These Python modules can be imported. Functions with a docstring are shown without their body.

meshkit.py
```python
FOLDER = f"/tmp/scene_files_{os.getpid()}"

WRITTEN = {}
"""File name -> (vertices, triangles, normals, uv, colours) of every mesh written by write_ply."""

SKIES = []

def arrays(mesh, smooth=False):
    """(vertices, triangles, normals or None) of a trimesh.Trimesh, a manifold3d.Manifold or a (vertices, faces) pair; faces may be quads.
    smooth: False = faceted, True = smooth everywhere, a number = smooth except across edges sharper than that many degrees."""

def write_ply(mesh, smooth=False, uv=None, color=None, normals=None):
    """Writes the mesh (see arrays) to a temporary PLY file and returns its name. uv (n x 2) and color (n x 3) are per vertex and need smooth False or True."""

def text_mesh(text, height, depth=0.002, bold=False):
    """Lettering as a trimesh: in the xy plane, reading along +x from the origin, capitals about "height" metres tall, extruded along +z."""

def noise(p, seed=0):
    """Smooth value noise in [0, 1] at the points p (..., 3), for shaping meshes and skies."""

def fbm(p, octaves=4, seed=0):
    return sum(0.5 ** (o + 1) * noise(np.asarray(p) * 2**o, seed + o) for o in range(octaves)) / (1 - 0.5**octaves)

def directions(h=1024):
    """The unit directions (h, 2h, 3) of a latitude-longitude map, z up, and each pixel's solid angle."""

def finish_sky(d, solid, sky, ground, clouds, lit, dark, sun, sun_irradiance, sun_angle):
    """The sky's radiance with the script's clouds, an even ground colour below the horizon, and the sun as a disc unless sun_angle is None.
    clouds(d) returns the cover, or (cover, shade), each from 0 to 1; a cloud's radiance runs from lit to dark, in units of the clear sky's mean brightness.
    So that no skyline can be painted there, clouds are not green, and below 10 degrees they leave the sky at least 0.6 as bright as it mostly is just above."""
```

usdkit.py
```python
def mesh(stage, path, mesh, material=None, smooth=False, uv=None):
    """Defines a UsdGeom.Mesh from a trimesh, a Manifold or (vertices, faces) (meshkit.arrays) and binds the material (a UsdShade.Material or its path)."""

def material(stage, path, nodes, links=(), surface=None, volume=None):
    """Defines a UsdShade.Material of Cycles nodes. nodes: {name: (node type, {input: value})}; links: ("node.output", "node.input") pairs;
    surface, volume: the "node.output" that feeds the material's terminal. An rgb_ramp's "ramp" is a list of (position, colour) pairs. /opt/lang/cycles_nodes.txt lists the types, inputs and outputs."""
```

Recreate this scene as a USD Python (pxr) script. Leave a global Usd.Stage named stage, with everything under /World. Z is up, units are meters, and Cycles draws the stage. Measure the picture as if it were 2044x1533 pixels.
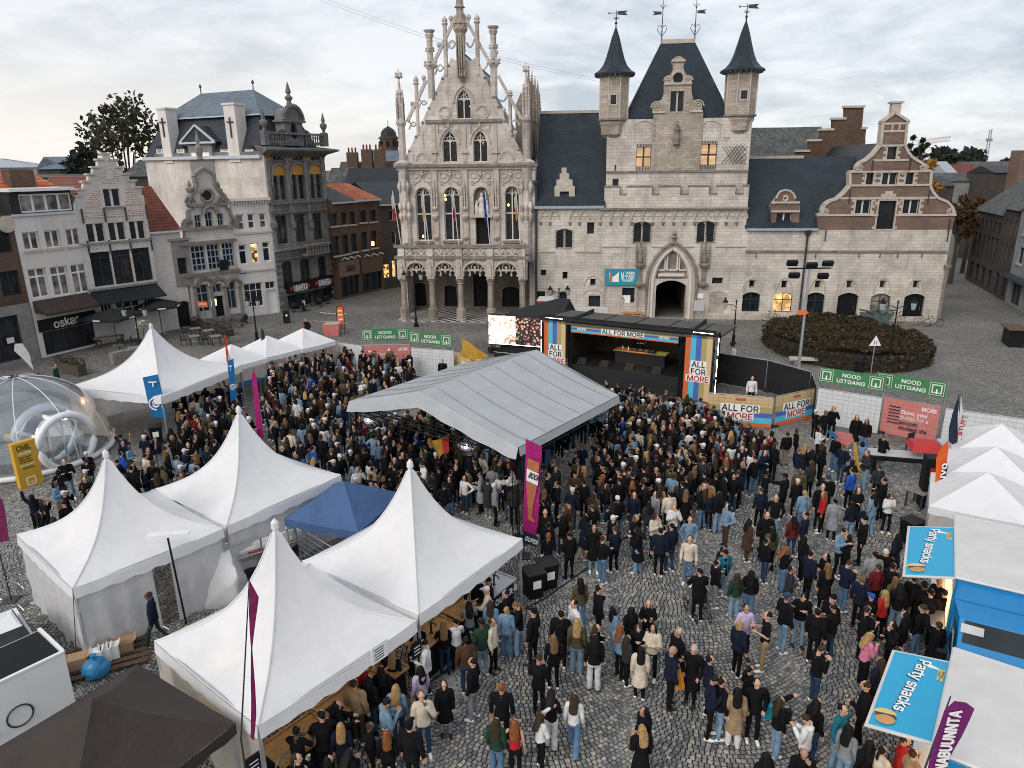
import math,random
import numpy as np,trimesh,manifold3d,usdkit,meshkit
import shapely
from shapely.geometry import Polygon
from shapely.ops import unary_union
from pxr import Usd,UsdGeom,UsdShade,UsdLux,Gf,Sdf,Vt
stage=Usd.Stage.CreateInMemory()
UsdGeom.SetStageUpAxis(stage,'Z');UsdGeom.SetStageMetersPerUnit(stage,1.0)
UsdGeom.Xform.Define(stage,'/World');UsdGeom.Scope.Define(stage,'/World/Looks')
pi,cos,sin=math.pi,math.cos,math.sin
# camera (a drone 13.6 m above the square)
H=13.6;FPX=1419.0;PITCH=math.atan((766.5-330)/FPX);ROLL=-0.0112
_fw=np.array([0,cos(PITCH),-sin(PITCH)]);_up0=np.array([0,sin(PITCH),cos(PITCH)]);_rt0=np.array([1.0,0,0])
_rt=cos(ROLL)*_rt0+sin(ROLL)*_up0;_up=-sin(ROLL)*_rt0+cos(ROLL)*_up0
camera=UsdGeom.Camera.Define(stage,'/World/camera')
_m=np.eye(4);_m[0,:3],_m[1,:3],_m[2,:3],_m[3,:3]=_rt,_up,-_fw,(0,0,H)
camera.AddTransformOp().Set(Gf.Matrix4d(*[float(x)for x in _m.ravel()]))
camera.CreateHorizontalApertureAttr(36.0);camera.CreateVerticalApertureAttr(27.0)
camera.CreateFocalLengthAttr(36.0*FPX/2044);camera.CreateClippingRangeAttr((0.1,5000.0))
camera.CreateExposureAttr(0.5)
# sky and sun (overcast late afternoon, the low sun behind cloud at the back of the camera, a brighter break low at the left)
SUN_EL,SUN_AZ=math.radians(36),math.radians(-142)
SKY_STRENGTH,SUN_INT,SUN_ANGLE=0.10,0.38,40.0
CLOUD_LIT,CLOUD_GREY,CLOUD_WARM=(6.8,6.95,7.2),(4.0,4.4,4.95),(7.9,7.4,6.95)
GLOW_AZ=math.radians(-48)
dome=UsdLux.DomeLight.Define(stage,'/World/sky')
dome.GetPrim().SetCustomDataByKey('kind','structure')
_sk=usdkit.material(stage,'/World/Looks/sky_air',{'tc':('texture_coordinate',{}),'sky':('sky_texture',{'sky_type':'single_scattering','sun_disc':False,'sun_elevation':SUN_EL,'sun_rotation':SUN_AZ,'aerosol_density':1.5}),'sep':('separate_xyz',{}),'zz':('math',{'math_type':'add','value2':0.24}),'zc':('math',{'math_type':'maximum','value2':0.10}),'dx':('math',{'math_type':'divide'}),'dy':('math',{'math_type':'divide'}),'cv':('combine_xyz',{'z':3.7}),'n1':('noise_texture',{'scale':1.05,'detail':8.0,'roughness':0.58,'distortion':0.3}),'n2':('noise_texture',{'scale':3.2,'detail':6.0,'roughness':0.6,'distortion':0.4}),'mixn':('mix_float',{'fac':0.30}),'ramp':('rgb_ramp',{'ramp':[(0.0,CLOUD_LIT),(0.44,CLOUD_LIT),(0.58,CLOUD_GREY),(1.0,tuple(c*.82 for c in CLOUD_GREY))]}),'dot':('vector_math',{'math_type':'dot_product','vector2':(sin(GLOW_AZ),cos(GLOW_AZ),0.0)}),'wr':('map_range',{'range_type':'smoothstep','from_min':0.55,'from_max':1.0,'to_min':0.0,'to_max':1.0}),'wz':('map_range',{'range_type':'smoothstep','from_min':0.02,'from_max':0.21,'to_min':1.0,'to_max':0.0}),'wm':('math',{'math_type':'multiply'}),'wm2':('math',{'math_type':'multiply','value2':0.9}),'warm':('mix_color',{'b':CLOUD_WARM}),'cover':('mix_color',{'fac':0.86}),'bg':('background_shader',{'strength':SKY_STRENGTH})},[('tc.generated','sep.vector'),('sep.z','zz.value1'),('zz.value','zc.value1'),('sep.x','dx.value1'),('zc.value','dx.value2'),('sep.y','dy.value1'),('zc.value','dy.value2'),('dx.value','cv.x'),('dy.value','cv.y'),('cv.vector','n1.vector'),('cv.vector','n2.vector'),('n1.fac','mixn.a'),('n2.fac','mixn.b'),('mixn.result','ramp.fac'),('tc.generated','dot.vector1'),('dot.value','wr.value'),('sep.z','wz.value'),('wr.result','wm.value1'),('wz.result','wm.value2'),('wm.value','wm2.value1'),('wm2.value','warm.fac'),('ramp.color','warm.a'),('sky.color','cover.a'),('warm.result','cover.b'),('cover.result','bg.color')],surface='bg.background')
UsdShade.MaterialBindingAPI.Apply(dome.GetPrim()).Bind(_sk)
sun=UsdLux.DistantLight.Define(stage,'/World/sun')
sun.CreateNormalizeAttr(True);sun.CreateIntensityAttr(SUN_INT);sun.CreateAngleAttr(SUN_ANGLE);sun.CreateColorAttr(Gf.Vec3f(1.0,0.93,0.85))
sun.AddRotateXYZOp().Set(Gf.Vec3f(math.degrees(pi/2-SUN_EL),0,-math.degrees(SUN_AZ)+180))
# measuring helpers: where a line of sight of the photograph meets the ground or a wall
def ray(px,py):return _fw*FPX+_rt*(px-1022.0)-_up*(py-766.5)
def G(px,py,z=0.0):
 d=ray(px,py);t=(z-H)/d[2];return np.array([0,0,H])+t*d
def PX(p):
 d=np.asarray(p,float)-[0,0,H];k=d@_fw;return 1022+FPX*(d@_rt)/k,766.5-FPX*(d@_up)/k
def ZF(ox,oy,s):return lambda x,y:(ox+x/s,oy+y/s)
class Fr:
 "upright wall frame: x along the wall, y into the building, z up"
 def __init__(s,O,ang):s.O=np.array([O[0],O[1],0.0]);s.a=ang;s.U=np.array([cos(ang),sin(ang),0]);s.N=np.array([-sin(ang),cos(ang),0])
 def at(s,px,py,y=0.0):
  d=ray(px,py);o=np.array([0,0,H]);t=((s.O+s.N*y-o)@s.N)/(d@s.N);p=o+t*d
  return np.array([(p-s.O)@s.U,p[2]])
 def rect(s,x0,y0,x1,y1,y=0.0):
  xm,ym=(x0+x1)/2,(y0+y1)/2
  return s.at(x0,ym,y)[0],s.at(x1,ym,y)[0],s.at(xm,y1,y)[1],s.at(xm,y0,y)[1]
 def w(s,u,y,z):return s.O+s.U*u+s.N*y+np.array([0,0,z])
def between(a,b):return Fr(a[:2],math.atan2(b[1]-a[1],b[0]-a[0])),float(np.hypot(b[0]-a[0],b[1]-a[1]))
# object helpers
_used=set()
def npath(parent,name):
 base='/World' if parent is None else(parent if isinstance(parent,str)else str(parent.GetPath()))
 p=base+'/'+name;k=0
 while p in _used:k+=1;p='%s/%s_%03d'%(base,name,k)
 _used.add(p);return p
LABELS={}
def tag(o,label=None,cat=None,group=None,kind=None):
 o=o.GetPrim()if hasattr(o,'GetPrim')else o
 for k,v in(('label',label),('category',cat),('group',group),('kind',kind)):
  if v:o.SetCustomDataByKey(k,v)
 return o
def thing(name,label,cat,loc=(0,0,0),rz=0.0,group=None,kind=None):
 x=UsdGeom.Xform.Define(stage,npath(None,name))
 x.AddTranslateOp().Set(Gf.Vec3d(*[float(c)for c in loc]));x.AddRotateZOp().Set(math.degrees(rz))
 return tag(x.GetPrim(),label,cat,group,kind)
def thing_fr(name,label,cat,fr,group=None):return thing(name,label,cat,fr.O,fr.a,group)
def copy_of(src,loc,rz=0.0,label=None,group=None,name=None):
 was=src.GetCustomData();nm=name or src.GetName().rstrip('0123456789').rstrip('_')
 r=thing(nm,label or was.get('label'),was.get('category'),loc,rz,group or was.get('group'))
 r.GetReferences().AddInternalReference(src.GetPath());r.SetInstanceable(True)
 return r
def set_tone(m,per,seed=5):
 'one random tone for every run of per points'
 n=len(m.GetPointsAttr().Get());t=np.repeat(np.random.default_rng(seed+n).random(n//per+1),per)[:n]
 UsdGeom.PrimvarsAPI(m).CreatePrimvar('tone',Sdf.ValueTypeNames.FloatArray,'vertex').Set(Vt.FloatArray.FromNumpy(t.astype(np.float32)))
 return m
class MB:
 def __init__(s,*ops):s.v=[];s.f=[];s.n=0
 def add(s,v,f):
  v=np.asarray(v,float);f=np.asarray(f,int)
  if f.shape[1]==4:f=np.vstack([f[:,[0,1,2]],f[:,[0,2,3]]])
  s.v.append(v);s.f.append(f+s.n);s.n+=len(v);return s
 def tm(s,m,T=None):
  v=np.array(m.vertices);v=v if T is None else v@T[:3,:3].T+T[:3,3]
  return s.add(v,m.faces)
 def box(s,x0,x1,y0,y1,z0,z1):
  v=[(x,y,z)for z in(z0,z1)for x,y in((x0,y0),(x1,y0),(x1,y1),(x0,y1))]
  return s.add(v,[(0,3,2,1),(4,5,6,7),(0,1,5,4),(1,2,6,5),(2,3,7,6),(3,0,4,7)])
 def cbox(s,x0,x1,y0,y1,z0,z1,c=0.01):
  p=trimesh.creation.box(bounds=[[x0,y0,z0],[x1,y1,z1]])
  vv=[]
  for a in p.vertices:
   ctr=np.array([(x0+x1)/2,(y0+y1)/2,(z0+z1)/2]);d=np.sign(ctr-a)
   for k in range(3):q=a+d*c;q[k]=a[k];vv.append(q)
  return s.tm(trimesh.convex.convex_hull(np.array(vv)))
 def beam(s,a,b,w,h=None,upv=(0,0,1)):
  a,b=np.asarray(a,float),np.asarray(b,float);h=w if h is None else h
  d=b-a;L=np.linalg.norm(d);d=d/max(L,1e-9);u=np.asarray(upv,float)
  if abs(d@u)>.98:u=np.array([1.0,0,0])
  r=np.cross(d,u);r/=np.linalg.norm(r);u=np.cross(r,d)
  v=[p+r*i*w/2+u*j*h/2 for p in(a,b)for i,j in((-1,-1),(1,-1),(1,1),(-1,1))]
  return s.add(v,[(0,3,2,1),(4,5,6,7),(0,1,5,4),(1,2,6,5),(2,3,7,6),(3,0,4,7)])
 def tube(s,pts,r,n=6,closed=False,cap=True):
  P=np.asarray(pts,float);m=len(P);R=np.full(m,r,float)if np.ndim(r)==0 else np.asarray(r,float)
  t=np.gradient(P,axis=0)if not closed else np.roll(P,-1,0)-np.roll(P,1,0)
  t/=np.maximum(np.linalg.norm(t,axis=1,keepdims=True),1e-9)
  ref=np.array([0,0,1.0])if abs(t[:,2]).mean()<.8 else np.array([1.0,0,0])
  a=np.cross(t,ref);a/=np.maximum(np.linalg.norm(a,axis=1,keepdims=True),1e-9);b=np.cross(t,a)
  an=np.arange(n)*2*pi/n
  V=(P[:,None]+R[:,None,None]*(a[:,None]*np.cos(an)[None,:,None]+b[:,None]*np.sin(an)[None,:,None])).reshape(-1,3)
  F=[]
  for i in range(m if closed else m-1):
   for k in range(n):
    j=(i+1)%m;F.append((i*n+k,i*n+(k+1)%n,j*n+(k+1)%n,j*n+k))
  F=np.array(F);F=np.vstack([F[:,[0,1,2]],F[:,[0,2,3]]])
  if cap and not closed:
   F=np.vstack([F,[(0,k+1,k)for k in range(1,n-1)],[((m-1)*n,(m-1)*n+k,(m-1)*n+k+1)for k in range(1,n-1)]])
  return s.add(V,F)
 def lathe(s,prof,c=(0,0,0),n=12,sx=1.0,sy=1.0,ph=0.0):
  an=np.arange(n)*2*pi/n+ph;m=len(prof)
  V=np.array([(c[0]+r*sx*cos(a),c[1]+r*sy*sin(a),c[2]+z)for r,z in prof for a in an])
  F=[(i*n+k,i*n+(k+1)%n,(i+1)*n+(k+1)%n,(i+1)*n+k)for i in range(m-1)for k in range(n)]
  F=np.array(F);F=np.vstack([F[:,[0,1,2]],F[:,[0,2,3]],[(0,k+1,k)for k in range(1,n-1)],[((m-1)*n,(m-1)*n+k,(m-1)*n+k+1)for k in range(1,n-1)]])
  return s.add(V,F)
 def poly(s,pts,y0,y1,holes=()):
  "outline in x,z pushed from y0 to y1"
  P=pts if hasattr(pts,'geom_type')else Polygon(pts,holes)
  P=P if P.is_valid else P.buffer(0)
  for g in getattr(P,'geoms',[P]):
   if g.is_empty or g.area<1e-6:continue
   m=trimesh.creation.extrude_polygon(g,abs(y1-y0),engine='earcut');v=np.array(m.vertices)
   s.add(np.stack([v[:,0],max(y0,y1)-v[:,2],v[:,1]],1),m.faces)
  return s
 def polyz(s,pts,z0,z1):
  P=pts if hasattr(pts,'geom_type')else Polygon(pts);P=P if P.is_valid else P.buffer(0)
  for g in getattr(P,'geoms',[P]):
   m=trimesh.creation.extrude_polygon(g,z1-z0,engine='earcut');s.add(np.array(m.vertices)+[0,0,z0],m.faces)
  return s
 def quad(s,a,b,c,d):return s.add([a,b,c,d],[(0,1,2,3)])
 def tri(s,a,b,c):return s.add([a,b,c],[(0,1,2)])
 def grid(s,P):
  P=np.asarray(P,float);n,m=P.shape[:2];i=np.arange(n*m).reshape(n,m)
  return s.add(P.reshape(-1,3),np.stack([i[:-1,:-1].ravel(),i[:-1,1:].ravel(),i[1:,1:].ravel(),i[1:,:-1].ravel()],1))
 def hull(s,pts):return s.tm(trimesh.convex.convex_hull(np.asarray(pts,float)))
 def xf(s,T):
  s.v=[v@T[:3,:3].T+T[:3,3]for v in s.v];return s
 def arr(s):return np.vstack(s.v),np.vstack(s.f)
 def build(s,name,mat,parent=None,smooth=False,label=None,cat=None,group=None,kind=None,tone=None):
  if not s.v:return None
  m=usdkit.mesh(stage,npath(parent,name),s.arr(),MAT(mat),smooth=smooth)
  if tone:set_tone(m,tone)
  return tag(m.GetPrim(),label,cat,group,kind)
def T_(loc=(0,0,0),rz=0.0,rx=0.0,ry=0.0,sc=1.0):
 M=trimesh.transformations.euler_matrix(rx,ry,rz,'sxyz');M[:3,:3]*=sc;M[:3,3]=loc;return M
def arc(cx,cz,r,a0,a1,n=10):return[(cx+r*cos(a0+(a1-a0)*i/n),cz+r*sin(a0+(a1-a0)*i/n))for i in range(n+1)]
def arched(u0,u1,z0,z1,kind='round',n=8):
 "opening outline with an arched head whose top is at z1"
 w=u1-u0;m=(u0+u1)/2
 if kind=='round':return[(u0,z0),(u1,z0)]+arc(m,z1-w/2,w/2,0,pi,n)
 if kind=='seg':
  r=(w*w/4+(.18*w)**2)/(2*.18*w);a=math.asin(w/2/r);return[(u0,z0),(u1,z0)]+arc(m,z1-r,r,pi/2-a,pi/2+a,n)
 if kind=='gothic':
  h=.866*w;zs=z1-h;return[(u0,z0),(u1,z0)]+arc(u0,zs,w,0,pi/3,n)+arc(u1,zs,w,2*pi/3,pi,n)[1:]
 return[(u0,z0),(u1,z0),(u1,z1),(u0,z1)]
def ringpts(pts,y):return[(p[0],y,p[1])for p in pts]
# materials
_mats={}
SPEC={}
def MAT(name):
 if not isinstance(name,str):return name
 if name not in _mats:
  kind,a=SPEC[name];_mats[name]=globals()['mk_'+kind]('/World/Looks/'+name,**a)
 return _mats[name]
def spec(kind,**table):
 for k,a in table.items():SPEC[k]=(kind,a)
OBJ=[('tc.object','n.vector')]
def mk_plain(path,c,rough=0.6,var=0.12,scale=3.0,metal=0.0,bump=0.0,bscale=40.0,spec_=0.5,coat=0.0):
 c=np.array(c,float);N={'tc':('texture_coordinate',{}),'n':('noise_texture',{'scale':scale,'detail':5.0,'roughness':.6}),'r':('rgb_ramp',{'ramp':[(.25,c*(1-var)),(.75,np.minimum(c*(1+var),1))]}),'p':('principled_bsdf',{'roughness':rough,'metallic':metal,'specular_ior_level':spec_,'coat_weight':coat})}
 L=OBJ+[('n.fac','r.fac'),('r.color','p.base_color')]
 if bump:
  N['b']=('noise_texture',{'scale':bscale,'detail':4.0});N['bm']=('bump',{'strength':bump,'distance':.02})
  L+=[('tc.object','b.vector'),('b.fac','bm.height'),('bm.normal','p.normal')]
 return usdkit.material(stage,path,N,L,surface='p.BSDF')
def mk_masonry(path,c1,c2,mortar,bw=0.5,rh=0.25,ms=0.012,stain=(.12,.11,.1),amt=.5,rough=.85,streak=.6,bump=.4):
 "coursed blocks with dirt that runs down; x+y is the running direction, so returns and faces both show courses"
 N={'tc':('texture_coordinate',{}),'sp':('separate_xyz',{}),'ad':('math',{'math_type':'add'}),'cv':('combine_xyz',{}),'bk':('brick_texture',{'color1':c1,'color2':c2,'mortar':mortar,'scale':1.0,'mortar_size':ms,'mortar_smooth':.3,'brick_width':bw,'row_height':rh,'bias':-.1}),'bid':('brick_texture',{'color1':(0,0,0),'color2':(1,1,1),'mortar':(.5,.5,.5),'scale':1.0,'mortar_size':ms,'brick_width':bw*2.02,'row_height':rh*2,'bias':.3}),'vs':('mapping',{'scale':(1.0,1.0,.22)}),'ns':('noise_texture',{'scale':1.3,'detail':6.0,'roughness':.65}),'rs':('map_range',{'from_min':.52,'from_max':.78,'to_min':0.0,'to_max':streak,'clamp':True}),'nb':('noise_texture',{'scale':.35,'detail':3.0}),'rb':('map_range',{'from_min':.3,'from_max':.7,'to_min':1-amt*.5,'to_max':1+amt*.25}),'nf':('noise_texture',{'scale':9.0,'detail':5.0,'roughness':.7}),'rf':('map_range',{'from_min':.3,'from_max':.7,'to_min':.86,'to_max':1.1}),'m1':('mix_color',{'blend_type':'multiply','fac':1.0}),'m2':('mix_color',{'b':stain}),'m3':('mix_color',{'blend_type':'multiply','fac':1.0}),'m0':('mix_color',{'blend_type':'overlay','fac':.12}),'bm':('bump',{'strength':bump,'distance':.02,'invert':True}),'p':('principled_bsdf',{'roughness':rough,'specular_ior_level':.25})}
 L=[('tc.object','sp.vector'),('sp.x','ad.value1'),('sp.y','ad.value2'),('ad.value','cv.x'),('sp.z','cv.y'),('cv.vector','bk.vector'),('cv.vector','bid.vector'),('tc.object','vs.vector'),('vs.vector','ns.vector'),('ns.fac','rs.value'),('tc.object','nb.vector'),('nb.fac','rb.value'),('tc.object','nf.vector'),('nf.fac','rf.value'),('bk.color','m0.a'),('bid.color','m0.b'),('m0.result','m1.a'),('rb.result','m1.b'),('m1.result','m3.a'),('rf.result','m3.b'),('m3.result','m2.a'),('rs.result','m2.fac'),('m2.result','p.base_color'),('bk.fac','bm.height'),('bm.normal','p.normal')]
 return usdkit.material(stage,path,N,L,surface='p.BSDF')
def mk_tiles(path,c1,c2,rw=.22,rh=.3,dark=.35,rough=.5,axis='xz',moss=None,bump=.6):
 "roof courses: rows every rh metres up the slope (measured in height), pieces every rw metres"
 N={'tc':('texture_coordinate',{}),'sp':('separate_xyz',{}),'cv':('combine_xyz',{}),'ad':('math',{'math_type':'add'}),'bk':('brick_texture',{'color1':c1,'color2':c2,'mortar':tuple(np.array(c1)*dark),'scale':1.0,'mortar_size':min(rh,rw)*.085,'mortar_smooth':.5,'brick_width':rw,'row_height':rh}),'n':('noise_texture',{'scale':.8,'detail':6.0,'roughness':.65}),'r':('map_range',{'from_min':.3,'from_max':.72,'to_min':.72,'to_max':1.25}),'m':('mix_color',{'blend_type':'multiply','fac':1.0}),'bm':('bump',{'strength':bump,'distance':.03,'invert':True}),'p':('principled_bsdf',{'roughness':rough,'specular_ior_level':.28})}
 L=[('tc.object','sp.vector'),('sp.x','ad.value1'),('sp.y','ad.value2'),('ad.value' if axis=='sum' else 'sp.x','cv.x'),('sp.z','cv.y'),('cv.vector','bk.vector'),('tc.object','n.vector'),('n.fac','r.value'),('bk.color','m.a'),('r.result','m.b'),('m.result','p.base_color'),('bk.fac','bm.height'),('bm.normal','p.normal')]
 return usdkit.material(stage,path,N,L,surface='p.BSDF')
def mk_glass(path,c=(.02,.024,.028),rough=.08,curtain=None):
 N={'tc':('texture_coordinate',{}),'n':('noise_texture',{'scale':1.1,'detail':2.0}),'r':('rgb_ramp',{'ramp':[(.35,c),(.7,curtain or tuple(x*2.2 for x in c))]}),'p':('principled_bsdf',{'roughness':rough,'specular_ior_level':.35})}
 return usdkit.material(stage,path,N,OBJ+[('n.fac','r.fac'),('r.color','p.base_color')],surface='p.BSDF')
def mk_lit(path,c,e,scale=2.0,lo=.1,a=.42,b=.66):
 "a lit window: lamps seen through the glass"
 N={'tc':('texture_coordinate',{}),'n':('noise_texture',{'scale':scale,'detail':3.0}),'r':('map_range',{'from_min':a,'from_max':b,'to_min':e*lo,'to_max':e,'clamp':True}),'p':('principled_bsdf',{'base_color':(.03,.03,.03),'roughness':.25,'specular_ior_level':.12,'emission_color':c})}
 return usdkit.material(stage,path,N,OBJ+[('n.fac','r.value'),('r.result','p.emission_strength')],surface='p.BSDF')
def mk_emit(path,c,e):return usdkit.material(stage,path,{'p':('principled_bsdf',{'base_color':c,'emission_color':c,'emission_strength':e,'roughness':.5})},surface='p.BSDF')
def mk_cloth(path,c,rough=.6,trans=.25,var=.05,wr=.25,wscale=2.5):
 c=np.array(c,float);N={'tc':('texture_coordinate',{}),'n':('noise_texture',{'scale':wscale,'detail':4.0,'roughness':.55,'distortion':.6}),'r':('rgb_ramp',{'ramp':[(.3,c*(1-var)),(.7,np.minimum(c*(1+var),1))]}),'bm':('bump',{'strength':wr,'distance':.08}),'p':('principled_bsdf',{'roughness':rough,'specular_ior_level':.3}),'t':('translucent_bsdf',{'color':c}),'m':('mix_closure',{'fac':trans})}
 return usdkit.material(stage,path,N,OBJ+[('n.fac','r.fac'),('r.color','p.base_color'),('n.fac','bm.height'),('bm.normal','p.normal'),('p.BSDF','m.closure1'),('t.BSDF','m.closure2')],surface='m.closure')
def mk_clear(path,c=(.9,.93,.96),fac=.12,rough=.05):
 return usdkit.material(stage,path,{'t':('transparent_bsdf',{'color':c}),'g':('glossy_bsdf',{'color':(.9,.92,.95),'roughness':rough}),'lw':('fresnel',{'IOR':1.33}),'a':('math',{'math_type':'add','value2':fac,'use_clamp':True}),'m':('mix_closure',{})},[('lw.fac','a.value1'),('a.value','m.fac'),('t.BSDF','m.closure1'),('g.BSDF','m.closure2')],surface='m.closure')
def mk_leaf(path,c,c2):
 return usdkit.material(stage,path,{'g':('attribute',{'attribute':'tone'}),'r':('rgb_ramp',{'ramp':[(0.0,c),(1.0,c2)]}),'p':('principled_bsdf',{'roughness':.6,'specular_ior_level':.3}),'t':('translucent_bsdf',{}),'m':('mix_closure',{'fac':.3})},[('g.fac','r.fac'),('r.color','p.base_color'),('r.color','t.color'),('p.BSDF','m.closure1'),('t.BSDF','m.closure2')],surface='m.closure')
def mk_island(path,ramp,rough=.6,nvar=.25,nscale=20.0):
 return usdkit.material(stage,path,{'tc':('texture_coordinate',{}),'g':('attribute',{'attribute':'tone'}),'n':('noise_texture',{'scale':nscale,'detail':4.0}),'nr':('map_range',{'from_min':.3,'from_max':.7,'to_min':1-nvar,'to_max':1+nvar}),'r':('rgb_ramp',{'ramp':ramp}),'m':('mix_color',{'blend_type':'multiply','fac':1.0}),'p':('principled_bsdf',{'roughness':rough,'specular_ior_level':.45})},OBJ+[('g.fac','r.fac'),('n.fac','nr.value'),('r.color','m.a'),('nr.result','m.b'),('m.result','p.base_color')],surface='p.BSDF')
def mk_checker(path,c1,c2,scale):
 return usdkit.material(stage,path,{'tc':('texture_coordinate',{}),'k':('checker_texture',{'color1':c1,'color2':c2,'scale':scale}),'p':('principled_bsdf',{'roughness':.5})},[('tc.object','k.vector'),('k.color','p.base_color')],surface='p.BSDF')
def mk_fans(path,period=2.4,amp=.75,pitch=.14):
 "far paving: small setts laid in arched bands that run across the square, each row an arch; joints darker"
 N={'g':('geometry',{}),'sp':('separate_xyz',{}),'wn':('noise_texture',{'scale':.12,'detail':2.0}),'rx':('math',{'math_type':'multiply_add','value2':.12}),'yb':('math',{'math_type':'divide','value2':period}),'fr':('math',{'math_type':'fraction'}),'ce':('math',{'math_type':'subtract','value2':.5}),'sq':('math',{'math_type':'multiply'}),'am':('math',{'math_type':'multiply','value2':4*amp}),'row':('math',{'math_type':'add'}),'rp':('math',{'math_type':'divide','value2':pitch}),'rf':('math',{'math_type':'fraction'}),'fl':('math',{'math_type':'floor'}),'rc':('math',{'math_type':'pingpong','value2':.5}),'jr':('map_range',{'from_min':.03,'from_max':.16,'to_min':.30,'to_max':1.0,'clamp':True}),'cp':('math',{'math_type':'divide','value2':pitch}),'wh':('white_noise_texture',{'dimensions':'1D'}),'cq':('math',{'math_type':'add'}),'cf':('math',{'math_type':'pingpong','value2':.5}),'cfl':('math',{'math_type':'floor'}),'jc':('map_range',{'from_min':.03,'from_max':.14,'to_min':.45,'to_max':1.0,'clamp':True}),'id':('combine_xyz',{}),'wc':('white_noise_texture',{'dimensions':'3D'}),'cr':('rgb_ramp',{'ramp':[(0,(.12,.122,.12)),(.5,(.19,.185,.175)),(.85,(.25,.235,.205)),(1,(.32,.28,.23))]}),'big':('noise_texture',{'scale':.16,'detail':5.0,'roughness':.6}),'br':('map_range',{'from_min':.3,'from_max':.7,'to_min':.72,'to_max':1.28}),'m1':('math',{'math_type':'multiply'}),'m2':('math',{'math_type':'multiply'}),'mc':('mix_color',{'blend_type':'multiply','fac':1.0}),'bm':('bump',{'strength':.6,'distance':.03}),'p':('principled_bsdf',{'roughness':.62,'specular_ior_level':.45})}
 L=[('g.position','sp.vector'),('sp.x','rx.value1'),('sp.y','rx.value3'),('rx.value','yb.value1'),('yb.value','fr.value1'),('fr.value','ce.value1'),('ce.value','sq.value1'),('ce.value','sq.value2'),('sq.value','am.value1'),('sp.x','row.value1'),('am.value','row.value2'),('row.value','rp.value1'),('rp.value','rf.value1'),('rp.value','fl.value1'),('rp.value','rc.value1'),('rc.value','jr.value'),('rx.value','cp.value1'),('fl.value','wh.w'),('cp.value','cq.value1'),('wh.value','cq.value2'),('cq.value','cf.value1'),('cq.value','cfl.value1'),('cf.value','jc.value'),('fl.value','id.x'),('cfl.value','id.y'),('id.vector','wc.vector'),('wc.value','cr.fac'),('g.position','big.vector'),('big.fac','br.value'),('jr.result','m1.value1'),('jc.result','m1.value2'),('m1.value','m2.value1'),('br.result','m2.value2'),('cr.color','mc.a'),('m2.value','mc.b'),('mc.result','p.base_color'),('m1.value','bm.height'),('bm.normal','p.normal')]
 return usdkit.material(stage,path,N,L,surface='p.BSDF')
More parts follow.
